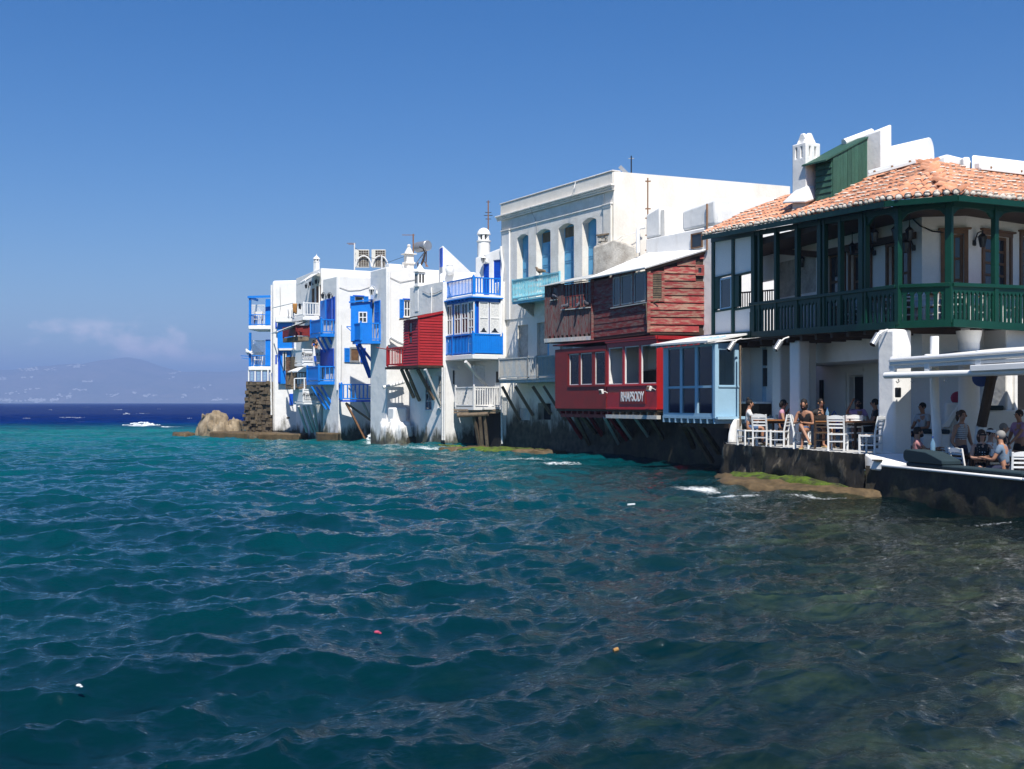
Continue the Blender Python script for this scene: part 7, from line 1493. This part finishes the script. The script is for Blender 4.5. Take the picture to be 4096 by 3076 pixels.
# ================================================================== taverna chairs and tables
def make_chair(mat='white_paint', slat_n=3):
    root = bpy.data.objects.new('taverna_chair', None); link(root, None, (0, 0, 0)); W2, D2, SH, BH = .2, .19, .45, .90
    L_ = lambda name, mb, m_: obj(name, mb, m_, root, local=True)
    seat = L_('seat', MB().box(-W2, W2, -D2, D2, SH - .035, SH), 'rush')
    for x in (-W2, W2):
        L_('front_leg', MB().bar((x, D2, 0), (x, D2, SH + .01), .042, .042, Vector((0, 1, 0))), mat)
        L_('back_leg', MB().bar((x, -D2, 0), (x, -D2, SH), .042, .042, Vector((0, 1, 0))), mat); L_('back_post', MB().bar((x, -D2, SH), (x, -D2 - .09, BH), .042, .038, Vector((0, 1, 0))), mat)
        for z in (.2,): L_('stretcher', MB().bar((x, -D2, z), (x, D2, z), .024, .024), mat)
        L_('seat_rail', MB().bar((x, -D2, SH - .02), (x, D2, SH - .02), .045, .04), mat)
    for y, z in ((D2, .26), (-D2, .24)): L_('stretcher', MB().bar((-W2, y, z), (W2, y, z), .024, .024), mat)
    for y in (-D2, D2): L_('seat_rail', MB().bar((-W2, y, SH - .02), (W2, y, SH - .02), .045, .04), mat)
    for k in range(slat_n):
        t_ = .32 + .2 * k; z = SH + (BH - SH) * t_; y = -D2 - .09 * t_ - .005; L_('back_slat', MB().bar((-W2, y, z), (W2, y, z), .02, .04), mat)
    mb = MB(); n = 8
    for i in range(n):
        a, b = i / n, (i + 1) / n; hh = lambda t_: BH - .02 + .035 * math.sin(math.pi * t_); xx = lambda t_: -W2 + 2 * W2 * t_; y = -D2 - .085
        mb.hexa([(xx(a), y - .012, BH - .09), (xx(b), y - .012, BH - .09), (xx(b), y + .012, BH - .09), (xx(a), y + .012, BH - .09), (xx(a), y - .018, hh(a)), (xx(b), y - .018, hh(b)), (xx(b), y + .006, hh(b)), (xx(a), y + .006, hh(a))])
    L_('crest_rail', mb, mat); return root
protos = {}
def place_chair(label, x, y, z, facing, mat='white_paint', group='taverna chairs'):
    if mat not in protos: o = protos[mat] = make_chair(mat)
    else: o = copy_tree(protos[mat])
    o.location = (x, y, z); o.rotation_euler = (0, 0, facing - math.pi / 2); WL[o] = Vector((x, y, z)); tag(o, label, 'chair', group); return o
def on_floor(u, v, z): Y = (EYE - z) * F / (v - HV); return XY(u, Y)
ZU, ZL = .97, .30
chs = [(2988, 1781, 200, 'white_paint', 'leftmost white chair on the terrace, side on, by the woman in white'), (3048, 1784, 60, 'white_paint', 'white chair with its back to the sea, second from the left end of the terrace'),
       (3118, 1787, 150, 'white_paint', 'white chair third from the left, just left of the middle pillar'), (3208, 1795, -20, 'white_paint', 'white chair under the woman with the phone'),
       (3290, 1797, 75, 'dark_wood', 'dark brown chair among the white ones in front of the couple'), (3352, 1803, 62, 'white_paint', 'white chair in the middle of the terrace edge, right of the dark chair'),
       (3420, 1796, 70, 'white_paint', 'white chair behind, beside the bearded man'), (3482, 1813, 140, 'white_paint', 'rightmost white chair on the upper terrace, near the big pillar'),
       (3150, 1772, 100, 'dark_wood', 'dark chair behind the left table'), (3528, 1797, 160, 'dark_wood', 'dark chair in the shade against the big pillar')]
for u, v, a, m_, lab in chs:
    x, y = on_floor(u, v, ZU); place_chair(lab, x, y, ZU, rad(a), m_, 'chairs on the upper terrace')
for u, Y, a, lab in ((3772, 26.6, 200, 'white chair at the lower terrace left of the woman in dots'), (3862, 25.9, 20, 'white chair seen between the standing woman and the woman in dots'), (3985, 25.6, 90, 'white chair behind the man in the blue-grey shirt'), (4085, 24.0, 75, 'white chair at the right edge of the lower terrace')):
    x, y = XY(u, Y); place_chair(lab, x, y, ZL, rad(a), 'white_paint', 'chairs on the lower terrace')
for i, (u, Y, a) in enumerate(((3410, 32.2, 200), (3480, 31.2, 60), (3640, 29.9, 80), (3700, 29.7, 95), (3745, 29.3, 120), (3850, 29.0, 60), (3900, 29.2, 100), (3955, 29.5, 80), (4060, 30.0, 120), (3560, 30.3, 250))):
    x, y = XY(u, Y); nm = ['far left behind the green posts', 'left of the double green post', 'just right of the corner post', 'with its crest over the rail, left of the bend', 'with its crest over the rail, at the bend', 'right of the bend by the brown window', 'second right of the bend', 'before the wall lantern', 'at the right edge', 'left of the corner post'][i]
    place_chair('white chair on the gallery, ' + nm, x, y, 4.19, rad(a), 'white_paint', 'chairs on the gallery')
def table(label, x, y, z, w=.7, top='table_wood', leg='dark_wood', rot=.3, group=None):
    t = thing('taverna_table', label, 'table', (x, y, z), group, rot); L_ = lambda n, mb, m_: obj(n, mb, m_, t, local=True)
    L_('tabletop', MB().box(-w / 2, w / 2, -w / 2, w / 2, .71, .745), top)
    for sx in (-1, 1):
        for sy in (-1, 1): L_('leg', MB().bar((sx * (w / 2 - .05), sy * (w / 2 - .05), 0), (sx * (w / 2 - .06), sy * (w / 2 - .06), .71), .05, .05, Vector((0, 1, 0))), leg)
    for sy in (-1, 1): L_('side_rail', MB().bar((-w / 2 + .06, sy * (w / 2 - .06), .67), (w / 2 - .06, sy * (w / 2 - .06), .67), .02, .07), leg)
    return t
tb = []
for u, Y, lab in ((3080, 34.1, 'wooden table between the two women at the left'), (3272, 32.1, 'wooden table of the couple with the phone'), (3432, 31.0, 'wooden table before the two men')):
    x, y = XY(u, Y); tb.append((x, y)); table(lab, x, y, ZU, .72, rot=.35)
for u, Y, lab in ((3806, 26.6, 'wooden table on the lower terrace beside the man with the bottle'), (3968, 25.5, 'wooden table on the lower terrace by the woman in dots'), (4040, 26.4, 'table on the lower terrace behind the man in black')):
    x, y = XY(u, Y); table(lab, x, y, ZL, .7, 'brown_wood', rot=.2)
for i, (u, Y) in enumerate(((3530, 30.6), (3790, 29.2), (4000, 29.9))):
    x, y = XY(u, Y); table(['wooden table on the gallery left of the corner post', 'wooden table on the gallery at the bend', 'wooden table on the gallery at the right'][i], x, y, 4.19, .75, leg='white_paint', rot=.5)
def bottle(label, x, y, z, s=1.0):
    t = thing('water_bottle', label, 'bottle', (x, y, z)); obj('body', MB().lathe((x, y, z), [(.04 * s, 0), (.042 * s, .02 * s), (.042 * s, .18 * s), (.016 * s, .24 * s), (.015 * s, .27 * s)], 12), 'bottle_plastic', t, smooth=True); obj('cap', MB().lathe((x, y, z + .27 * s), [(.018 * s, 0), (.018 * s, .025 * s)], 10), 'sign_blue', t)
bottle('plastic water bottle on the table of the couple', tb[1][0] + .28, tb[1][1] + .1, ZU + .746, 1.2); 
for i, (x, y) in enumerate(tb):
    who = ['the two women', 'the couple', 'the two men'][i]
    for k, (dx, dy) in enumerate(((-.2, .05), (.16, -.16), (.05, .22))): tag(obj('drinking_glass', MB().lathe((x + dx, y + dy, ZU + .746), [(.028, 0), (.036, .14), (.03, .14), (.025, .012)], 10), 'glass', None, smooth=True), ['left', 'near', 'far'][k] + ' drinking glass on the table of ' + who, 'glass', 'glasses on the tables')
    tag(obj('plate', MB().lathe((x - .02, y - .05, ZU + .746), [(.07, 0), (.12, .015), (.11, .02), (.06, .008)], 16), 'white_paint', None, smooth=True), 'white plate on the table of ' + who, 'plate', 'plates on the tables')
paint('cloth_blue', (.01, .09, .5), .8, bump=.1)
t = thing('beach_bag', 'bright blue bag hanging by the white chair in mid terrace', 'bag', (*on_floor(3350, 1790, ZU), ZU + .35)); x, y = on_floor(3347, 1788, ZU); obj('pouch', MB().ball((x, y + .25, ZU + .62), (.2, .1, .24), 12, 8), 'cloth_blue', t, smooth=True); obj('strap', MB().tube([(x - .12, y + .25, ZU + .8), (x, y + .25, ZU + 1.0), (x + .12, y + .25, ZU + .8)], .015, 6), 'cloth_blue', t)

# ================================================================== people
for nm, c in (('skin_tan', (.36, .18, .11)), ('skin_fair', (.48, .27, .19)), ('hair_dark', (.012, .009, .008)), ('hair_brown', (.05, .025, .014)), ('hair_grey', (.25, .24, .23)), ('cloth_white', (.72, .72, .72)), ('cloth_black', (.012, .012, .014)),
              ('cloth_pink', (.50, .26, .34)), ('cloth_lilac', (.40, .24, .42)), ('cloth_denim', (.06, .12, .24)), ('cloth_slate', (.14, .20, .28)), ('cloth_navy', (.015, .02, .05)), ('cloth_stripe', (.45, .47, .5)), ('cloth_rose', (.48, .22, .22)), ('leather_gold', (.5, .36, .16))):
    paint(nm, c, .75 if 'skin' not in nm else .5, bump=.1, bump_scale=60, fine=.06, scale=8, amount=.3)
m, N, L = new_mat('cloth_dots'); out = N('ShaderNodeOutputMaterial'); b = N('ShaderNodeBsdfPrincipled', inp={'Roughness': .8}); L(b.outputs[0], out.inputs[0]); vo = N('ShaderNodeTexVoronoi', inp={'Scale': 17.0, 'Randomness': .25}); g = N('ShaderNodeTexCoord'); L(g.outputs['Object'], vo.inputs['Vector']); lt = N('ShaderNodeMath', operation='LESS_THAN'); lt.inputs[1].default_value = .26; L(vo.outputs['Distance'], lt.inputs[0]); mxx = N('ShaderNodeMix', data_type='RGBA'); L(lt.outputs[0], mxx.inputs[0]); mxx.inputs[6].default_value = (.012, .012, .014, 1); mxx.inputs[7].default_value = (.7, .7, .7, 1); L(mxx.outputs[2], b.inputs['Base Color'])
m, N, L = new_mat('cloth_stripes'); out = N('ShaderNodeOutputMaterial'); b = N('ShaderNodeBsdfPrincipled', inp={'Roughness': .8}); L(b.outputs[0], out.inputs[0]); g = N('ShaderNodeTexCoord'); sp_ = N('ShaderNodeSeparateXYZ'); L(g.outputs['Object'], sp_.inputs[0]); mu = N('ShaderNodeMath', operation='MULTIPLY'); mu.inputs[1].default_value = 22.0; L(sp_.outputs[2], mu.inputs[0]); fr_ = N('ShaderNodeMath', operation='FRACT'); L(mu.outputs[0], fr_.inputs[0]); lt = N('ShaderNodeMath', operation='LESS_THAN'); lt.inputs[1].default_value = .5; L(fr_.outputs[0], lt.inputs[0]); mxx = N('ShaderNodeMix', data_type='RGBA'); L(lt.outputs[0], mxx.inputs[0]); mxx.inputs[6].default_value = (.6, .6, .6, 1); mxx.inputs[7].default_value = (.04, .05, .08, 1); L(mxx.outputs[2], b.inputs['Base Color'])
def skinned(name, par, mat, vs, es, rs, root=0, sub=1):
    me = bpy.data.meshes.new(name); me.from_pydata([tuple(v) for v in vs], es, []); setm(me, mat); o = bpy.data.objects.new(name, me); link(o, par, WL[par])
    me.skin_vertices.new() if hasattr(me.skin_vertices, 'new') and not me.skin_vertices else None
    sk = o.modifiers.new('skin', 'SKIN'); sk.use_smooth_shade = True
    if not me.skin_vertices:
        bm = bmesh.new(); bm.from_mesh(me); bm.verts.layers.skin.verify(); bm.to_mesh(me); bm.free()
    for i, r in enumerate(rs):
        d = me.skin_vertices[0].data[i]; d.radius = r if isinstance(r, tuple) else (r, r); d.use_root = (i == root)
    ss = o.modifiers.new('subsurf', 'SUBSURF'); ss.levels = sub; ss.render_levels = sub; return o
def person(label, x, y, z, facing, sit=True, seat=.45, hands=None, legs='down', top='cloth_white', sleeve=.55, bottom='cloth_denim', leg_len=.9, hair='hair_dark', style='short', skin='skin_tan', lean=.0, turn=0.0, nod=0.0, shoes='leather_gold', extra=()):
    t = thing('person', label, 'person', (x, y, z), None, facing - math.pi / 2); V = Vector; h0 = seat if sit else .86
    pel = V((0, 0, h0 + .09)); wai = V((0, .02 + lean * .3, h0 + .28)); che = V((0, .02 + lean * .7, h0 + .46)); nek = V((0, .03 + lean, h0 + .60)); hb = nek + V((0, .01, .05)); hm = hb + V((math.sin(turn) * .015, .03 + nod * .03, .095)); hc = hm + V((0, -.005 + nod * .03, .085))
    vs = [pel, wai, che, nek, hb, hm, hc]; rs = [(.145, .11), (.125, .095), (.15, .10), .05, (.058, .06), (.075, .09), (.055, .065)]; es = [(i, i + 1) for i in range(6)]
    def add(v, r, p): vs.append(V(v)); rs.append(r); es.append((p, len(vs) - 1)); return len(vs) - 1
    fwd = V((math.sin(turn), math.cos(turn), -nod * .6)).normalized(); add(hm + fwd * .10 + V((0, 0, -.005)), .014, 5)
    hands = hands or [(-.12, .34, h0 + .22), (.14, .32, h0 + .22)]; arms = []
    for sgn, hd in zip((-1, 1), hands):
        sh = che + V((sgn * .175, 0, .06)); hd = V(hd); mid = (sh + hd) / 2; ln = (hd - sh).length; bend = math.sqrt(max(.0, .29 ** 2 - (ln / 2) ** 2)); el = mid + V((sgn * .55, -.35, -.75)).normalized() * bend
        a = add(sh, .058, 2); b = add(el, .042, a); c = add(hd, .028, b); d = (hd - el).normalized(); pm = add(hd + d * .06, (.036, .018), c); side = d.cross(V((0, 0, 1))); side = side.normalized() if side.length > .1 else V((1, 0, 0))
        for k, (o_, l_) in enumerate(((-.03, .06), (-.01, .075), (.012, .07), (.03, .055))): f1 = add(hd + d * (.10) + side * o_, .009, pm); add(hd + d * (.10 + l_ * .8) + side * o_ + V((0, 0, -.025)), .008, f1)
        add(hd + d * .07 + side * -.06 * sgn + V((0, 0, .01)), .011, pm); arms.append((sh, el, hd))
    lg = []
    for sgn in (-1, 1):
        hp = pel + V((sgn * .09, .02, -.03))
        if not sit: kn = V((sgn * .1, .04, .48)); an = V((sgn * .1, 0, .08)); to = an + V((sgn * .02, .15, -.04))
        elif legs == 'cross' and sgn == 1: kn = V((.02, .46, h0 + .20)); an = V((-.24, .62, .22)); to = an + V((-.07, .13, -.05))
        elif legs == 'cross': kn = V((-.06, .44, h0 + .06)); an = V((-.02, .46, .09)); to = an + V((0, .15, -.05))
        else: kn = V((sgn * .12, .43, h0 + .06)); an = V((sgn * .12, .40, .08)); to = an + V((0, .16, -.04))
        a = add(hp, .085, 0); b = add(kn, .058, a); c = add(kn.lerp(an, .35) + V((0, -.015, 0)), .054, b); d = add(an, .034, c); add(to, (.036, .022), d); lg.append((hp, kn, an, to))
    skinned('body', t, skin, vs, es, rs)
    # shirt
    sv = [pel + V((0, 0, .06)), wai, che, che + V((0, .01, .075))]; sr = [(.16, .125), (.142, .112), (.168, .118), (.09, .075)]; se = [(0, 1), (1, 2), (2, 3)]
    for sh, el, hd in arms:
        sv.append(sh + V((0, 0, .005))); sr.append(.075); se.append((2, len(sv) - 1))
        if sleeve > 0: sv.append(sh.lerp(el, sleeve)); sr.append(.064); se.append((len(sv) - 2, len(sv) - 1))
    skinned('shirt', t, top, sv, se, sr)
    bv = [pel, pel + V((0, 0, .07))]; brr = [(.165, .13), (.15, .115)]; be = [(0, 1)]
    for hp, kn, an, to in lg:
        bv.append(hp.lerp(kn, .2)); brr.append(.10); be.append((0, len(bv) - 1)); bv.append(hp.lerp(kn, min(1, leg_len))); brr.append(.082); be.append((len(bv) - 2, len(bv) - 1))
        if leg_len > 1: bv.append(kn.lerp(an, leg_len - 1)); brr.append(.06); be.append((len(bv) - 2, len(bv) - 1))
    skinned('trousers' if leg_len > .6 else 'shorts', t, bottom, bv, be, brr)
    for hp, kn, an, to in lg: obj('shoe', MB().bar(an + V((0, -.05, -.055)), to + V((0, .03, -.02)), .085, .04), shoes, t, local=True, bevel=.012)
    hr = MB().ball(hm + V((0, -.025, .045)) - fwd * .012, (.088, .098, .095), 14, 9)
    if style in ('bun', 'tail'): hr.ball(hm + V((0, -.07, .15)) if style == 'bun' else hm + V((0, -.13, .06)), .05, 10, 7)
    if style == 'tail': hr.ball(hm + V((0, -.15, -.03)), (.04, .04, .1), 8, 6)
    if style == 'long': hr.ball(hm + V((0, -.05, -.04)), (.105, .075, .14), 12, 8)
    if style == 'curly': [hr.ball(hm + V((.08 * math.cos(k), -.06 + .06 * math.sin(k * 1.7), .03 - .03 * k % .14)), .055, 8, 6) for k in range(9)]
    obj('hair', hr, hair, t, local=True, smooth=True)
    ex = fwd.cross(V((0, 0, 1))).normalized()
    obj('eyes', MB().ball(hm + fwd * .088 + ex * .03 + V((0, 0, .02)), .011, 6, 5).ball(hm + fwd * .088 - ex * .03 + V((0, 0, .02)), .011, 6, 5), 'hair_dark', t, local=True)
    obj('mouth', MB().bar(hm + fwd * .088 - ex * .02 + V((0, 0, -.045)), hm + fwd * .088 + ex * .02 + V((0, 0, -.045)), .012, .01), 'cloth_rose', t, local=True)
    obj('ears', MB().ball(hm + ex * .082, (.015, .02, .03), 6, 5).ball(hm - ex * .082, (.015, .02, .03), 6, 5), skin, t, local=True)
    if 'beard' in extra: obj('beard', MB().ball(hm + fwd * .045 + V((0, 0, -.06)), (.062, .055, .05), 10, 7), 'hair_dark', t, local=True, smooth=True)
    if 'sunglasses' in extra: obj('sunglasses', MB().bar(hm + fwd * .10 - ex * .065 + V((0, 0, .02)), hm + fwd * .10 + ex * .065 + V((0, 0, .02)), .012, .035), 'cloth_black', t, local=True)
    if 'visor' in extra: obj('visor', MB().lathe(hm + V((0, 0, .055)), [(.1, 0), (.1, .045)], 14).bar(hm + fwd * .06 + V((0, 0, .06)), hm + fwd * .2 + V((0, 0, .04)), .15, .012), 'cloth_white', t, local=True)
    if 'phone' in extra: obj('phone', MB().bar(V(hands[1]) + V((-.05, .08, .03)), V(hands[1]) + V((-.05, .2, .05)), .07, .012), 'cloth_black', t, local=True)
    return t
def pp(u, Y): return XY(u, Y)
person('woman in a white t-shirt with a hair bun at the left end of the terrace', *pp(2992, 34.0), ZU, rad(-10), top='cloth_white', bottom='cloth_denim', leg_len=.75, style='bun', hands=[(-.14, .36, .72), (.1, .42, .75)], skin='skin_tan')
person('woman in a pale pink top with dark curly hair leaning on her hand', *pp(3122, 34.8), ZU, rad(-20), top='cloth_pink', sleeve=.4, bottom='cloth_navy', style='curly', hands=[(-.05, .30, 1.10), (.14, .36, .75)], lean=.05)
person('woman with crossed bare legs in denim shorts looking at her phone', *pp(3222, 31.35), ZU, rad(-118), top='cloth_black', sleeve=0, bottom='cloth_denim', leg_len=.38, style='long', legs='cross', hands=[(-.08, .34, .70), (.10, .36, .72)], nod=.9, lean=.10, extra=('phone',))
person('man in a black t-shirt with his arm on her chair', *pp(3280, 32.6), ZU, rad(-75), top='cloth_black', bottom='cloth_navy', hands=[(-.2, .4, .75), (.48, .22, .92)], turn=.3, seat=.47)
person('bearded man in a lilac t-shirt holding his forehead', *pp(3430, 32.2), ZU, rad(-105), top='cloth_lilac', bottom='cloth_navy', hands=[(-.2, .36, .75), (.15, .2, 1.25)], extra=('beard',), seat=.47, turn=-.3)
person('balding man in black seen from the side at the big pillar', *pp(3506, 31.4), ZU, rad(170), top='cloth_black', bottom='cloth_black', hair='hair_dark', hands=[(-.14, .4, .75), (.14, .36, .75)], seat=.46)
person('bearded man in a pink shirt reaching for a blue bottle on the lower terrace', *pp(3664, 27.0), ZL, rad(-15), top='cloth_rose', bottom='cloth_navy', hands=[(-.1, .48, .86), (.02, .50, .82)], extra=('beard',), seat=.47)
bottle('blue plastic bottle held by the bearded man in pink', *pp(3731, 26.4), ZL + .745, 1.35)
person('woman in a striped sleeveless top and dark skirt standing on the lower terrace', *pp(3842, 26.6), ZL, rad(-60), sit=False, top='cloth_stripes', sleeve=0, bottom='cloth_navy', leg_len=.95, hair='hair_brown', style='tail', hands=[(-.28, .12, .88), (.26, .1, .9)], turn=.5)
person('woman in a black dotted dress wearing sunglasses, facing the sea', *pp(3924, 25.7), ZL, rad(-95), top='cloth_dots', sleeve=0, bottom='cloth_dots', leg_len=.9, hair='hair_brown', style='long', skin='skin_fair', hands=[(-.16, .36, .70), (.12, .4, .70)], extra=('sunglasses',), seat=.44)
person('woman with a white sun visor behind the woman in dots', *pp(3958, 26.0), ZL, rad(-80), top='cloth_white', sleeve=0, bottom='cloth_navy', extra=('visor',), seat=.46, skin='skin_fair')
person('grey-haired man in black at the back of the lower terrace', *pp(4008, 27.2), ZL, rad(-40), top='cloth_black', bottom='cloth_black', hair='hair_grey', seat=.55, skin='skin_fair')
person('man in a blue-grey t-shirt seen from behind at the right edge', *pp(4022, 24.6), ZL, rad(140), top='cloth_slate', bottom='cloth_navy', hair='hair_grey', hands=[(-.1, .42, .74), (.2, .35, .74)], seat=.44, lean=.06)
person('person in a violet top standing at the right edge of the picture', *pp(4082, 27.6), ZL, rad(200), sit=False, top='cloth_lilac', bottom='cloth_black', leg_len=1.8, hands=[(-.1, .4, .95), (.25, .2, .95)])
person('person in a pale shirt half hidden behind the big pillar', *pp(3694, 30.6), ZU - .1, rad(-150), top='cloth_stripe', bottom='cloth_navy', seat=.46)
person('dark-haired man standing on the cocktail bar balcony', *pp(1266, 70.6), EYE + (HV - 1452) / F * 68.9, rad(-80), sit=False, top='cloth_black', bottom='cloth_black', leg_len=1.8)

# folded dark mattress and long seat pads on the parapet of the lower terrace
par2 = obj('parapet', MB().fb(lip, -.1, lip.L, .2, .699, -.36, -.16).fb(lip2, 0, lip2.L, .2, .699, -.36, -.16), 'plaster_clean', None); tag(par2, 'low white parapet along the lower terrace', 'parapet')
t = thing('seat_pad', 'long dark blue seat pad lying on the quay parapet', 'cushion', lip.p(2, .78, -.1)); s0 = lip.s(3618); obj('pad', MB().fb(lip, s0 + .1, lip.L, .778, .86, -.42, .03), 'cushion', t, bevel=.03); obj('pad', MB().fb(lip2, .02, lip2.L, .778, .86, -.42, .03), 'cushion', t, bevel=.03)
t = thing('folded_mattress', 'dark blue mattress folded over at the end of the parapet', 'mattress', lip.p(s0 + .4, .86, -.2)); mb = MB(); pr = []
Lm = 1.55
for k in range(13): a = math.pi / 2 + math.pi * k / 12; pr.append((.14 * math.cos(a) + .14, .14 * math.sin(a) + .15))
pts = [(x, z) for x, z in pr] + [(Lm, .0), (Lm, .09), (.75, .17), (.15, .12)] if False else pr
top_ = [(Lm, .10), (Lm * .75, .2), (.9, .26), (.14, .29)]
poly = [lip.p(s0 + x, .862 + z, -.42) for x, z in pr] + [lip.p(s0 + Lm, .865, -.42)] + [lip.p(s0 + x, .862 + z, -.42) for x, z in top_[:3]]
mb.prism(poly, lip.n * .46); obj('fold', mb, 'cushion', t, bevel=.02)

# ================================================================== washing, flag, birds, litter, foam
def cloth(name, label, u0, u1, v0, v1, Y, mat, cat='laundry', sway=.04):
    nx, nz = 6, 7; mb = MB(); a = P(u0, v0, Y); b = P(u1, v1, Y); vs = []
    for j in range(nz + 1):
        for i in range(nx + 1): t_ = i / nx; s_ = j / nz; vs.append((a.x + (b.x - a.x) * (.5 + (t_ - .5) * (1 - .25 * s_)), Y + sway * math.sin(i * 1.9 + j * .5) * (.4 + s_), a.z + (b.z - a.z) * s_ * (1 - .06 * math.sin(i))))
    mb.add(vs, [(j * (nx + 1) + i, j * (nx + 1) + i + 1, (j + 1) * (nx + 1) + i + 1, (j + 1) * (nx + 1) + i) for j in range(nz) for i in range(nx)]); o = obj(name, mb, mat, None, smooth=True); sm_ = o.modifiers.new('thick', 'SOLIDIFY'); sm_.thickness = .012; tag(o, label, cat); return o
paint('cloth_ochre', (.40, .19, .05), .9, bump=.2)
cloth('washing', 'white cloth on the washing line, leftmost piece', 1150, 1157, 1232, 1272, 68.6, 'cloth_white'); cloth('washing', 'white cloth on the washing line left of the ochre towel', 1163, 1176, 1233, 1275, 68.6, 'cloth_white'); cloth('washing', 'ochre towel on the washing line', 1170, 1189, 1214, 1254, 68.5, 'cloth_ochre'); cloth('washing', 'black swimwear on the washing line', 1194, 1204, 1214, 1236, 68.6, 'cloth_black')
t = thing('washing_line', 'rod and line strung to the topmost white balcony', 'line', P(1090, 1230, 70)); obj('rod', MB().tube([P(1088, 1232, 73.5), P(1174, 1212, 69.4)], .03, 6), 'white_worn', t); obj('line', MB().tube([P(1137, 1228, 68.6), P(1211, 1212, 68.6)], .01, 5), 'white_worn', t)
fl = thing('greek_flag', 'furled blue and white flag on a white pole at the cocktail balcony', 'flag', P(1256, 1475, 68.3)); obj('pole', MB().tube([P(1255, 1380, 68.4), P(1256, 1475, 68.4)], .03, 6), 'white_paint', fl)
mb = MB(); mb.tube([P(1256, 1390, 68.3), P(1257, 1420, 68.25), P(1260, 1445, 68.25), P(1257, 1468, 68.3)], [.05, .09, .11, .07], 8); obj('cloth', mb, 'cloth_white', fl, smooth=True); obj('stripe', MB().tube([P(1259, 1424, 68.16), P(1262, 1446, 68.14)], .07, 8), 'cloth_blue', fl, smooth=True); obj('finial', MB().ball(P(1255, 1379, 68.4), .07, 8, 6), 'cloth_blue', fl)
def bird(label, p, facing, mat='stone_dark', s=1.0, name='pigeon'):
    t = thing(name, label, 'bird', p, None, facing); V = Vector
    obj('body', MB().tube([V((-.16, 0, .08)) * s, V((-.08, 0, .11)) * s, V((.02, 0, .12)) * s, V((.08, 0, .16)) * s, V((.1, 0, .21)) * s, V((.125, 0, .22)) * s, V((.16, 0, .215)) * s], [.012 * s, .045 * s, .07 * s, .05 * s, .033 * s, .028 * s, .006 * s], 10), mat, t, local=True, smooth=True)
    obj('tail', MB().bar(V((-.12, 0, .09)) * s, V((-.27, 0, .05)) * s, .07 * s, .015 * s), mat, t, local=True)
    for sy in (-1, 1): obj('wing', MB().ball(V((-.04, sy * .06, .12)) * s, (.13 * s, .02 * s, .05 * s), 8, 6), mat, t, local=True, smooth=True); obj('leg', MB().bar(V((.01, sy * .025, 0)) * s, V((.0, sy * .025, .07)) * s, .01 * s, .01 * s), 'rust', t, local=True)
paint('pigeon_grey', (.06, .065, .09), .6, (.12, .12, .14), scale=20, amount=.6)
for u, lab in ((2262, 'pigeon at the left end of the annex window ledge'), (2313, 'pigeon in the middle of the annex window ledge'), (2347, 'pigeon at the right end of the annex window ledge')):
    q = FA_L.at(u, 1228, .06); q.z = wl[2] - .03; bird(lab, q, .5 + u, 'pigeon_grey', 1.15)
q = FA_L.at(2217, 1197, .04); q.z = sm_.z if hasattr(sm_, 'z') else FA_L.z(2218, 1197) + .0; bird('pigeon in the small window at the left of the annex', q, 2.0, 'pigeon_grey', 1.1)
q = B1.p(B1.s(2160), 6.93 + .96); bird('brown bird perched on the turquoise balcony rail', q, 2.8, 'old_wood', 1.5)
q = P(993, 1422, 75.36); bird('white gull perched on the corner of the far lower balcony', q, 2.4, 'cloth_white', 1.8, 'gull')
for i, (u, v, Y, sz, mt, lab) in enumerate(((1508, 2537, 0, .025, 'pink_cloth', 'small red wrapper floating on the sea'), (2463, 2612, 0, .02, 'rush', 'small orange cup floating on the sea'), (315, 2752, 0, .018, 'cloth_white', 'scrap of white plastic floating at the lower left'), (2525, 2022, 0, .08, 'cloth_white', 'thin white straw floating off the quay'))):
    Y = (EYE - .08) * F / (v - HV); p = P(u, v, Y); mb = MB()
    if i == 1: mb.tube([p + Vector((-sz, 0, .02)), p + Vector((sz, .02, .03))], [sz * .8, sz * .95], 10)
    elif i == 3: mb.bar(p + Vector((-sz, 0, .02)), p + Vector((sz, .03, .03)), .03, .03)
    else: mb.ball(p + Vector((0, 0, .02)), (sz * 1.2, sz, sz * .6), 7, 5); mb.ball(p + Vector((sz, 0, .01)), (sz * .8, sz * .7, sz * .4), 6, 4)
    tag(obj('floating_litter', mb, mt, None, smooth=True), lab, 'litter')
def foam(label, spots, seed):
    mb = MB(); r_ = random.Random(seed)
    for (u, v, w, h, n, Yo) in spots:
        Y = EYE * F / (v - HV); 
        for k in range(n):
            a = r_.gauss(0, .38); x = XY(u + a * w, Y)[0]; zz = abs(r_.gauss(0, .5)) * h * max(0, 1 - abs(a)); s_ = r_.uniform(.2, 1.0) * min(.06, .02 + h * .08) * (1.0 if Y < 60 else 1.7)
            mb.ball((x, Y + r_.uniform(-.5, .5) * max(.4, w / F * Y * .35), zz + .05), (s_ * 1.6, s_ * 1.3, s_ * .8), 6, 4)
    o = obj('sea_foam', mb, 'foam', None, smooth=True); tag(o, label, 'foam', kind='stuff')
foam('white spray bursting at the right end of the weedy rock shelf', [(3560, 1968, 110, .5, 260, 0)], 1)
foam('surf bursting on the flat brown ledge at the point', [(1050, 1748, 80, .3, 160, 0)], 3)
foam('spray under the low blue balcony', [(1500, 1768, 40, .6, 130, 0)], 4)
foam('white crest breaking on the reef off the point', [(568, 1702, 70, .34, 160, 0)], 6)
foam('small whitecaps out on the dark blue water', [(285, 1671, 60, .06, 40, 0), (475, 1640, 22, .2, 24, 0), (508, 1658, 14, .3, 20, 0), (570, 1655, 30, .06, 16, 0), (340, 1629, 26, .12, 12, 0), (105, 1675, 18, .06, 10, 0), (760, 1675, 18, .06, 10, 0), (200, 1640, 12, .1, 8, 0), (640, 1637, 14, .1, 8, 0)], 7)
